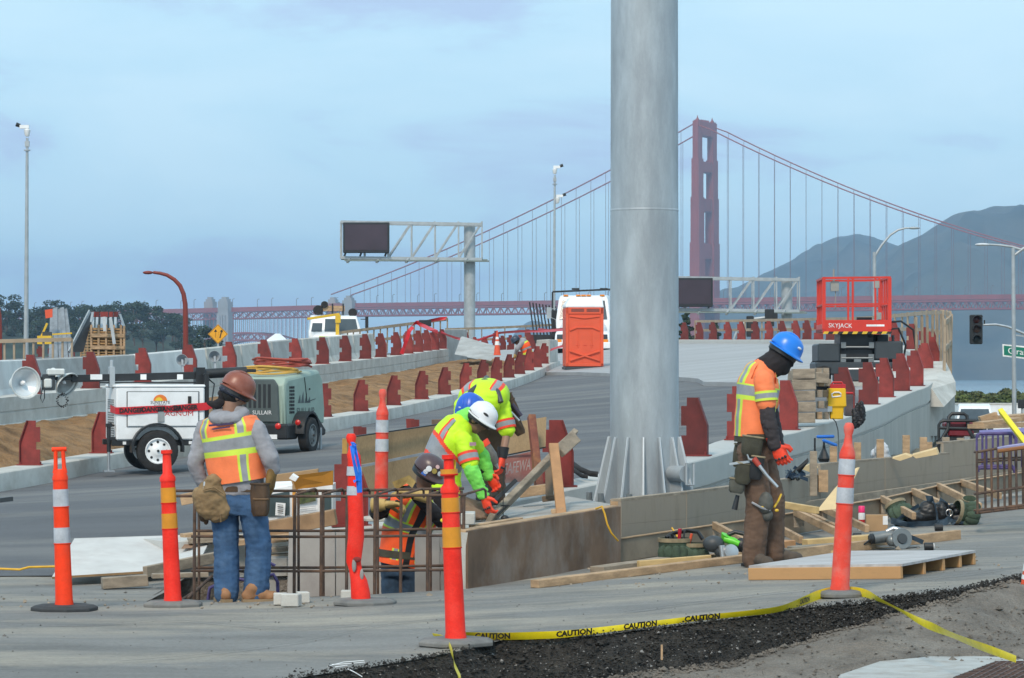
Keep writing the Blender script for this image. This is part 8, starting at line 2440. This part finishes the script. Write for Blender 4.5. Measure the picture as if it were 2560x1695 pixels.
cloth(p2, "trousers", M_brn, [(nl, [.118, .098, .092]), (fl, [.112, .095, .088])], [(W(1894, 1150), .15, .14), (W(1892, 1120), .17, .15), (W(1888, 1085), .16, .13)], lat2, 0, .008, .010, 5, None, 10)
def hood2(mb):
    mb.cap_limb([W(1908, 925), W(1930, 912), W(1945, 900)], [.10, .105, .10], 14)
    add_head(mb, hc2, R2, 1.12)
    mb.cap_limb([W(1940, 918), W(1958, 920)], [.06, .055], 12)
cloth(p2, "balaclava", M_balc, [], None, None, 0, .008, .011, 7, hood2, 12)
cloth(p2, "undershirt_sleeve", M_char, [(na, [.058, .062, .052])], None, None, 0, .010, .010, 8, None, 14)
cloth(p2, "undershirt_sleeve", M_char, [(fa, [.058, .062, .052])], None, None, 0, .010, .010, 9, None, 14)
ns_e = na[0].lerp(na[1], .56); fs_e = fa[0].lerp(fa[1], .56)
sl = cloth(p2, "orange_shirt", M_hivo, [([na[0] + fw2 * -.01, ns_e], [.080, .077]), ([fa[0], fs_e], [.085, .08])], [(W(1887, 1095), .17, .128)] + sp2[2:], lat2, .004, .006, .012, 10)
for t0, t1, m_ in ((.28, .34, M_limt), (.34, .46, M_rfl), (.46, .52, M_limt)):
    band(sl, na[0].lerp(na[1], t0), na[0].lerp(na[1], t1), .0885, .0885, m_)
def pick2(a, h):
    d = min(abs(a - 62), abs(a - 118), abs(a - 242), abs(a - 298), abs(a - 0), abs(a - 360))
    if .36 < h < .53:
        return 1 if (h < .40 or h > .49) else 2
    d2 = min(abs(a - 75), abs(a - 285))
    return 2 if d2 < 7 else 1 if d2 < 16 else 0
vsp2 = [(W(1884, 1092), .185, .142), (W(1888, 1030), .188, .142), (W(1896, 968), .20, .154), (W(1903, 936), .18, .128), (W(1912, 918), .11, .10)]
vest(p2, vsp2, lat2, .010, [M_hivo, M_limt, M_rfl], pick2, "vest", lambda a, h: (a < 38 or a > 322 or 142 < a < 218) and h > .60)
wobj("green_hem_tag", MB().tube([W(1866, 1078, -.14), W(1862, 1098, -.14)], .02, 8), mat("tag_green", (.06, .55, .10), .5), p2, 60)
h2 = hard_hat(p2, hc2 + R2 @ Vector((0, 0, .04)), R2, mat("blue_hard_hat", (.012, .19, .70), .32, var=.05), 1.0, .155)
wobj("hat_sticker", MB().ell(hc2 + R2 @ Vector((.075, .085, .105)), (.03, .022, .012), R2, 10, 6), mat("sticker_pale", (.55, .62, .70), .5), h2, 60)
g2 = glove(p2, na[2] + Vector((.012, 0, -.01)), (.38, -.02, -.9), (.2, .9, .1), M_glo, 1, 1.0, 1.15, "glove", M_glo)
glove(p2, fa[2], (.4, .1, -.9), (.2, -.9, .1), M_glo, -1, .9, 1.1)
boot(p2, W(1882, 1402, -.08), (.55, -.8, 0), M_bootd, gz2, 1.1)
boot(p2, W(1934, 1392, .10), (1, .1, 0), M_bootd, gz2 + .015, 1.1)
wobj("tool_belt", MB().loft(spine_rings([(W(1888, 1104), .20, .155), (W(1888, 1084), .20, .15)], lat2, .006, 24, 1), False), M_oliv, p2, 60)
Rq = Matrix.Rotation(R_(8), 3, "Y")
for (x, y, d, dims, m_) in ((1880, 1116, -.22, (.16, .09, .15), M_oliv), (1858, 1184, -.20, (.13, .10, .16), M_oliv), (1842, 1215, -.18, (.12, .09, .11), mat("pouch_grey", (.085, .085, .07), .85, var=.2, scale=10)), (1890, 1170, -.22, (.11, .08, .18), M_blk), (1852, 1140, .1, (.12, .1, .18), M_oliv)):
    pouch(p2, W(x, y, d), dims, Rq, m_, M_tan)
hm_ = wobj("hammer", MB().tube([W(1893, 1158, -.30), W(1918, 1190, -.31), W(1944, 1218, -.32)], [.016, .013, .012], 8), M_sil, p2, 60)
wobj("hammer_grip", MB().tube([W(1884, 1146, -.29), W(1898, 1164, -.30)], [.024, .021], 10), mat("hammer_red", (.40, .05, .03), .5), hm_, 60)
wobj("hammer_claw", MB().tube([W(1882, 1150, -.29), W(1872, 1148, -.29), W(1868, 1136, -.29)], [.012, .010, .006], 8), M_sil, hm_, 60)
wobj("steel_square", MB().beam(W(1824, 1160, -.22), W(1874, 1154, -.26), .02, .018), M_sil, p2)
wobj("tool_handle", MB().tube([W(1844, 1238, -.16), W(1836, 1274, -.16)], [.016, .024], 8), M_blk, p2, 60)
kp_ = wobj("knee_pad", MB().ell(W(1914, 1258, -.19), (.06, .05, .09)).ell(W(1918, 1288, -.17), (.045, .04, .05)), mat("knee_pad_grey", (.085, .085, .075), .7, var=.25, scale=16), p2, 60)
wobj("knee_strap", MB().tube([W(1880, 1256, -.20), W(1905, 1270, -.24), W(1925, 1276, -.21)], .009, 6), M_rfl, kp_, 60)
wobj("knee_strap", MB().tube([W(1936, 1268, -.18), (W(1946, 1252, -.12)), W(1953, 1236, -.06)], .009, 6), M_yel, kp_, 60)
for x, y in ((1905, 1269), (1942, 1276)): wobj("strap_buckle", MB().ell(W(x, y, -.23), (.016, .01, .012)), M_yel, kp_, 60)
wobj("shoulder_strap", MB().tube([W(1898, 925, -.13), W(1888, 935, -.1), W(1850, 958, -.05)], .008, 6), M_char, p2, 60)

# ---- worker standing in the pit
Z3 = 24.15
W = lambda x, y, d=0.0: P(x, y, Z3 + d)
p3 = thing("person", "worker in a brown stickered hard hat down in the pit behind the rebar", "person", (W(1010, 1500).x, Z3, -.68))
lat3 = Vector((-.95, -.30, 0)); fw3 = Vector((.30, -.95, 0))
sp3 = [(W(1003, 1425), .165, .13), (W(1005, 1385), .16, .125), (W(1018, 1325), .175, .13), (W(1040, 1268, -.04), .20, .14), (W(1052, 1240, -.07), .17, .12), (W(1060, 1222, -.09), .085, .08)]
ra3, la3 = [W(1000, 1258, -.02), W(940, 1282, -.12), W(962, 1268, -.32)], [W(1094, 1252, -.08), W(1108, 1305, -.16), W(1042, 1240, -.34)]
rl3, ll3 = [W(985, 1425), W(982, 1530), W(985, 1650)], [W(1025, 1425), W(1030, 1530), W(1030, 1650)]
hc3 = W(1066, 1184, -.13)
R3 = head_R((.80, -.25, -.55), (.42, -.25, .87))
make_body(p3, [(ra3, [.06, .05, .04]), (la3, [.06, .05, .04]), (rl3, [.1, .08, .06]), (ll3, [.1, .08, .06])], sp3, lat3, hc3, R3, M_skind)
face_bits(p3, hc3, R3)
cloth(p3, "jeans", M_jeand, [(rl3, [.105, .09, .085]), (ll3, [.105, .09, .085])], [(W(1003, 1440), .16, .13), (W(1004, 1400), .165, .13)], lat3, 0, .008, .013, 11, None, 11)
cloth(p3, "black_jacket", M_balc, [(ra3, [.075, .066, .050]), (la3, [.078, .068, .050])], [(W(1004, 1400), .165, .13)] + sp3[2:], lat3, 0, .007, .013, 12)
def pick3(a, h):
    if 86 < a < 96: return 3
    if .36 < h < .49: return 1 if (h < .385 or h > .465) else 2
    if h < .07: return 0
    d = min(abs(a - 62), abs(a - 118), abs(a - 242), abs(a - 298))
    if h > .49 or h < .2:
        return 2 if d < 6 else 1 if d < 13 else 0
    return 0
vsp3 = [(W(1000, 1412), .185, .15), (W(1008, 1372), .178, .145), (W(1020, 1318), .19, .148), (W(1041, 1268, -.04), .215, .155), (W(1053, 1240, -.07), .185, .135), (W(1058, 1228, -.09), .115, .10)]
vest(p3, vsp3, lat3, .01, [M_hivo2, M_limt, M_rfl, M_blk], pick3, "vest", lambda a, h: (a < 30 or a > 330 or 150 < a < 210) and h > .68)
wobj("tool_belt", MB().loft(spine_rings([(W(1002, 1394), .195, .158), (W(1004, 1376), .192, .155)], lat3, .006, 24, 1), False), M_oliv, p3, 60)
h3 = hard_hat(p3, hc3 + R3 @ Vector((0, 0, .03)), R3, mat("maroon_hard_hat", (.075, .045, .050), .35, var=.1), 1.0, .142, False, .035)
for (x, y, z_, r_, m_) in ((.115, .03, .055, .024, mat("sticker_white", (.62, .63, .65), .5)), (.118, .02, .022, .020, MATS["sticker_white"]), (.102, .075, .06, .022, mat("sticker_gold", (.35, .26, .06), .5)), (.075, .115, .058, .020, MATS["sticker_white"]), (.085, .075, .098, .017, mat("sticker_pink", (.60, .38, .36), .5)), (.118, .015, -.004, .022, mat("sticker_blue", (.05, .16, .55), .5))):
    v = Vector((x, y, z_))
    wobj("hat_sticker", MB().lathe([(r_, 0), (r_, .004), (.002, .005)], 12, hc3 + R3 @ (v * 1.0 + Vector((0, 0, .03))), frame(R3 @ Vector((x, y, z_ - .01)))), m_, h3)
glove(p3, W(960, 1262, -.34), (.75, -.15, .05), (.1, -.2, -1), M_glt, 1, 1.35, 1.3, "glove", M_glt)
glove(p3, W(1040, 1236, -.36), (-.95, -.1, .15), (0, -.1, -1), M_glt, -1, .55, 1.25, "glove", M_glt)
wobj("work_rag", ribbon(MB(), [W(985, 1215, -.36), W(1005, 1205, -.38), W(1020, 1198, -.36), W(1035, 1212, -.34)], .07, .6), M_glt, p3, 60)
boot(p3, W(985, 1655), fw3, M_bootd, -.68); boot(p3, W(1030, 1655), fw3, M_bootd, -.68)

# ---- kneeling worker with the white hat
Z4 = 25.5
W = lambda x, y, d=0.0: P(x, y, Z4 + d)
zf4 = P(1180, 1298, Z4).z
p4 = thing("person", "worker in a white hard hat and lime jacket kneeling at the brown form", "person", (W(1130, 1298).x, Z4, zf4))
lat4 = Vector((.20, -.98, 0)); fw4 = Vector((.98, .20, 0))
sp4 = [(W(1118, 1262), .17, .14), (W(1105, 1215), .17, .14), (W(1108, 1150), .19, .15), (W(1130, 1095), .205, .15), (W(1148, 1068), .17, .125), (W(1165, 1050), .09, .085)]
na4, fa4 = [W(1160, 1100, -.19), W(1180, 1180, -.26), W(1208, 1236, -.22)], [W(1168, 1090, .19), W(1206, 1140, .25), W(1222, 1190, .25)]
nl4, fl4 = [W(1120, 1262, -.09), W(1196, 1284, -.12), W(1110, 1300, -.05)], [W(1125, 1262, .1), W(1212, 1275, .18), W(1130, 1296, .2)]
hc4 = W(1192, 1048, -.02)
R4 = head_R((.80, -.12, -.58), (.60, -.06, .80))
make_body(p4, [(na4, [.06, .05, .04]), (fa4, [.06, .05, .04]), (nl4, [.1, .08, .06]), (fl4, [.1, .08, .06])], sp4, lat4, hc4, R4, M_skind)
face_bits(p4, hc4, R4)
wobj("hair", MB().ell(hc4 + R4 @ Vector((0, -.02, .01)), (.084, .092, .085), R4), M_hair, p4, 60)
cloth(p4, "trousers", M_tanp, [(nl4, [.115, .095, .08]), (fl4, [.11, .095, .08])], [(W(1122, 1272), .16, .14), (W(1114, 1240), .17, .14)], lat4, 0, .012, .013, 15, None, 12)
cloth(p4, "green_sleeve", M_brightg, [(na4, [.06, .064, .050])], None, None, 0, .012, .010, 16, None, 15)
cloth(p4, "green_sleeve", M_brightg, [(fa4, [.06, .064, .050])], None, None, 0, .012, .010, 17, None, 15)
def hood4(mb):
    mb.cap_limb([W(1138, 1062), W(1160, 1048), W(1172, 1038)], [.075, .085, .07], 12)
cloth(p4, "green_hood", M_brightg, [], None, None, 0, .010, .011, 18, hood4, 14)
e4_ = na4[0].lerp(na4[1], .72)
sh4 = cloth(p4, "lime_jacket", M_lim, [([na4[0] - Vector((.01, 0, 0)), e4_], [.080, .075]), ([fa4[0], fa4[0].lerp(fa4[1], .6)], [.078, .074])], [(W(1112, 1240), .165, .135)] + sp4[2:], lat4, .003, .008, .012, 19)
for t0, t1, m_ in ((.40, .48, M_glo), (.48, .64, M_rfl), (.64, .72, M_glo)):
    band(sh4, na4[0].lerp(na4[1], t0), na4[0].lerp(na4[1], t1), .0880, .0865, m_)
wobj("flag_patch", MB().box(W(1182, 1110, -.287), (.055, .006, .03), .0), mat("flag_patch", (.35, .2, .25), .6), sh4)
def pick4(a, h):
    # slanted waist band and the band over the shoulder
    hh_ = h + .10 * math.cos(math.radians(a - 90)) * 1.0
    if .30 < hh_ < .50: return 1 if (hh_ < .34 or hh_ > .46) else 2
    d = min(abs(a - 318), abs(a - 222))
    if h > .50: return 2 if d < 7 else 1 if d < 13 else 0
    d = min(abs(a - 62), abs(a - 118))
    return 2 if d < 7 else 1 if d < 13 else 0
vsp4 = [(W(1106, 1262), .19, .165), (W(1102, 1205), .185, .155), (W(1108, 1148), .20, .160), (W(1130, 1096), .215, .160), (W(1147, 1070), .185, .138), (W(1156, 1060), .115, .10)]
vest(p4, vsp4, lat4, .008, [M_lim, M_glo, M_rfl], pick4, "striped_vest", lambda a, h: (a < 35 or a > 325) and h > .66, 128, 22)
h4 = hard_hat(p4, hc4 + R4 @ Vector((.0, .02, .035)), R4, mat("white_hard_hat", (.72, .73, .75), .32, var=.03), .98, .150)
wobj("hat_sticker", MB().ell(hc4 + R4 @ Vector((.105, .05, .085)), (.010, .032, .012), R4, 10, 6), M_ink, h4, 60)
glove(p4, na4[2] + Vector((.01, 0, -.02)), (.30, -.1, -.95), (.5, .5, .2), M_glo, 1, 1.1, 1.15, "glove", M_blk)
glove(p4, fa4[2], (.6, -.1, -.8), (0, -.6, -.5), M_glo, -1, 1.2, 1.1, "glove", M_blk)
boot(p4, W(1108, 1298, -.05), (-.9, -.2, 0), M_bootd, zf4 - .02); boot(p4, W(1128, 1296, .2), (-.9, .1, 0), M_bootd, zf4 - .02)
lv = thing("spirit_level", "black straightedge with sharp brackets held by the kneeling worker", "tool", P(1250, 1290, 25.3))
wobj("bar", MB().beam(P(1214, 1274, 25.3), P(1290, 1200, 25.4), .035, .05, up=(0, -1, 0)), M_blk, lv, None, .004)
wobj("bracket", MB().prism([P(1248, 1262, 25.4), P(1276, 1262, 25.4), P(1246, 1290, 25.3), P(1240, 1288, 25.3), P(1262, 1267, 25.4)], (0, 0, 0), (0, .02, 0)), M_blk, lv)
wobj("plumb_line", MB().tube([P(1258, 1185, 25.3), P(1258, 1290, 25.3)], .004, 5), M_blk, lv)
wobj("plumb_bob", MB().ell(P(1262, 1295, 25.3), (.035, .03, .025)), M_blk, lv, 60)

# ---- bending worker with the blue hat
Z5 = 27.4
W = lambda x, y, d=0.0: P(x, y, Z5 + d)
zf5 = P(1222, 1252, Z5).z
p5 = thing("person", "worker in a blue hard hat and lime shirt bending forward behind the kneeling one", "person", (W(1222, 1252).x, Z5, zf5))
lat5 = Vector((-.97, .22, 0)); fw5 = Vector((-.22, -.97, 0))
sp5 = [(W(1226, 1050, .26), .17, .14), (W(1222, 1010, .20), .175, .14), (W(1216, 990, .02), .20, .15), (W(1208, 996, -.20), .215, .145), (W(1200, 1008, -.32), .18, .12), (W(1194, 1018, -.40), .085, .08)]
ra5, la5 = [W(1252, 1012, -.18), W(1268, 1078, -.22), W(1256, 1142, -.30)], [W(1158, 1016, -.20), W(1152, 1080, -.25), W(1200, 1120, -.35)]
rl5, ll5 = [W(1240, 1050, .25), W(1238, 1150, .12), W(1240, 1240, .20)], [W(1205, 1050, .25), W(1212, 1150, .10), W(1212, 1236, .18)]
hc5 = W(1178, 1022, -.52)
R5 = head_R((-.1, -.25, -.96), (-.22, -.93, .25))
make_body(p5, [(ra5, [.06, .055, .048]), (la5, [.06, .055, .045]), (rl5, [.1, .08, .06]), (ll5, [.1, .08, .06])], sp5, lat5, hc5, R5, M_skin)
cloth(p5, "trousers", M_brn, [(rl5, [.115, .095, .085]), (ll5, [.115, .095, .085])], [(W(1224, 1075, .26), .16, .13), (W(1224, 1040, .24), .18, .15), (W(1222, 1012, .2), .175, .145)], lat5, 0, .010, .013, 21, None, 11)
cloth(p5, "lime_shirt", M_lim, [([ra5[0], ra5[0].lerp(ra5[1], .95)], [.085, .077]), ([la5[0], la5[0].lerp(la5[1], .8)], [.085, .076])], sp5[1:], lat5, .005, .009, .012, 22)
for t0, t1, m_ in ((.58, .66, M_glo), (.66, .84, M_rfl), (.84, .92, M_glo)):
    band(p5, ra5[0].lerp(ra5[1], t0), ra5[0].lerp(ra5[1], t1), .092, .089, m_, "sleeve_stripe")
def pick5(a, h):
    d = min(abs(a - 232), abs(a - 308))
    return 2 if d < 8 else 1 if d < 16 else 0
vest(p5, [(W(1222, 1012, .20), .18, .15), (W(1216, 991, .02), .205, .158), (W(1208, 997, -.20), .22, .153), (W(1201, 1008, -.31), .185, .13)], lat5, .008, [M_lim, M_glo, M_rfl], pick5, "striped_vest", lambda a, h: 20 < a < 160)
for pts in ([(1166, 1002, -.42), (1178, 978, -.36), (1198, 962, -.24), (1214, 955, -.1)], [(1252, 1006, -.38), (1244, 980, -.34), (1230, 964, -.24), (1214, 955, -.1)], [(1214, 956, -.1), (1214, 950, .02), (1216, 945, .14)]):
    wobj("harness_strap", MB().tube([W(*q) for q in pts], .026, 8), M_dk, p5, 60)
wobj("harness_ring", MB().ell(W(1212, 955, -.12), (.05, .05, .035)), mat("navy_pad", (.02, .025, .08), .6), p5, 60)
h5 = hard_hat(p5, hc5 + R5 @ Vector((0, 0, .03)), R5, mat("royal_blue_hard_hat", (.02, .11, .55), .35, var=.05), 1.05, .15)
wobj("hat_sticker", MB().ell(hc5 + R5 @ Vector((.03, .03, .155)), (.05, .015, .01), R5, 10, 6), MATS["sticker_pale"], h5, 60)
glove(p5, ra5[2], (-.1, -.15, -1), (-.8, .3, 0), M_glo, 1, 1.0, 1.15, "glove", M_blk)
glove(p5, la5[2], (.5, -.2, -.8), (.3, .6, .1), M_glo, -1, 1.0, 1.1, "glove", M_blk)
boot(p5, W(1240, 1244, .2), fw5, M_bootd, zf5); boot(p5, W(1212, 1240, .18), fw5, M_bootd, zf5)
for (x, y, d, dims) in ((1281, 1022, .05, (.11, .1, .16)), (1292, 1062, .08, (.10, .1, .2)), (1272, 1000, .1, (.1, .1, .1))):
    pouch(p5, W(x, y, d), dims, Matrix.Rotation(R_(-25), 3, "Y"), M_lea, M_lea)
wobj("hammer_handle", MB().tube([W(1278, 1030, -.05), W(1298, 1052, -.05)], .012, 7), M_sil, p5, 60)
wobj("tool_handle", MB().tube([W(1280, 1010, -.02), W(1303, 1040, -.02)], .02, 8), mat("handle_purple", (.04, .03, .06), .5), p5, 60)
dr_ = thing("power_drill", "grey and red cordless drill held between the two lime workers", "drill", P(1230, 1180, 26.2))
wobj("drill_body", MB().tube([P(1212, 1112, 26.2), P(1228, 1140, 26.2), P(1240, 1160, 26.2)], [.045, .055, .03], 12), mat("drill_grey", (.14, .13, .12), .5, var=.3, scale=14), dr_, 60)
wobj("drill_collar", MB().tube([P(1206, 1104, 26.2), P(1215, 1116, 26.2)], [.055, .05], 12), M_glo, dr_, 60)
wobj("drill_bit", MB().tube([P(1240, 1160, 26.2), P(1246, 1172, 26.2)], [.018, .008], 8), M_sil, dr_, 60)
wobj("drill_grip", MB().tube([P(1222, 1140, 26.2), P(1206, 1166, 26.25)], [.026, .022], 10), M_blk, dr_, 60)

# ---- far worker by the cone
Z6 = 93.0
W = lambda x, y, d=0.0: P(x, y, Z6 + d)
zf6 = road_z(W(1312, 930).x, Z6)
p6 = thing("person", "far worker in an orange vest bending over beyond the red posts", "person", (W(1312, 930).x, Z6, zf6))
lat6 = Vector((.1, -1, 0))
sp6 = [(W(1318, 892), .17, .13), (W(1316, 878), .17, .13), (W(1312, 864), .2, .15), (W(1306, 854), .19, .13), (W(1299, 850), .08, .08)]
na6, fa6 = [W(1305, 857, -.2), W(1293, 872, -.22), W(1290, 884, -.1)], [W(1304, 857, .2), W(1294, 872, .2), W(1288, 884, .1)]
l6, m6 = [W(1316, 892, -.1), W(1308, 915, -.1), W(1316, 932, -.1)], [W(1318, 892, .1), W(1312, 915, .1), W(1320, 932, .1)]
hc6 = W(1291, 852)
R6 = head_R((-.8, -.1, -.6), (-.5, 0, .85))
make_body(p6, [(na6, [.06, .05, .04]), (fa6, [.06, .05, .04]), (l6, [.1, .08, .06]), (m6, [.1, .08, .06])], sp6, lat6, hc6, R6, M_skind)
cloth(p6, "trousers", M_brn, [(l6, [.11, .09, .08]), (m6, [.11, .09, .08])], sp6[:2], lat6, .01, .006, .02)
cloth(p6, "grey_shirt", M_hood, [(na6, [.08, .07, .05]), (fa6, [.08, .07, .05])], sp6[1:], lat6, .005, .006, .02)
vest(p6, [(W(1320, 888), .19, .15), (W(1316, 876), .19, .15), (W(1311, 864), .215, .165), (W(1307, 857), .2, .14)], lat6, .02, [M_hivo2, M_limt, M_rfl], lambda a, h: 1 if h < .2 or h > .82 else 2 if .4 < h < .5 else 0, "vest", None, 32, 6)
hard_hat(p6, hc6 + R6 @ Vector((0, 0, .03)), R6, mat("navy_hard_hat", (.03, .045, .075), .4), 1.1, .15, False)
for a in (na6, fa6): glove(p6, a[2], (-.2, 0, -1), (-.5, .5, 0), M_glt, 1, .8, 1.1)
boot(p6, l6[2], (-1, 0, 0), M_bootd, zf6); boot(p6, m6[2], (-1, 0, 0), M_bootd, zf6)
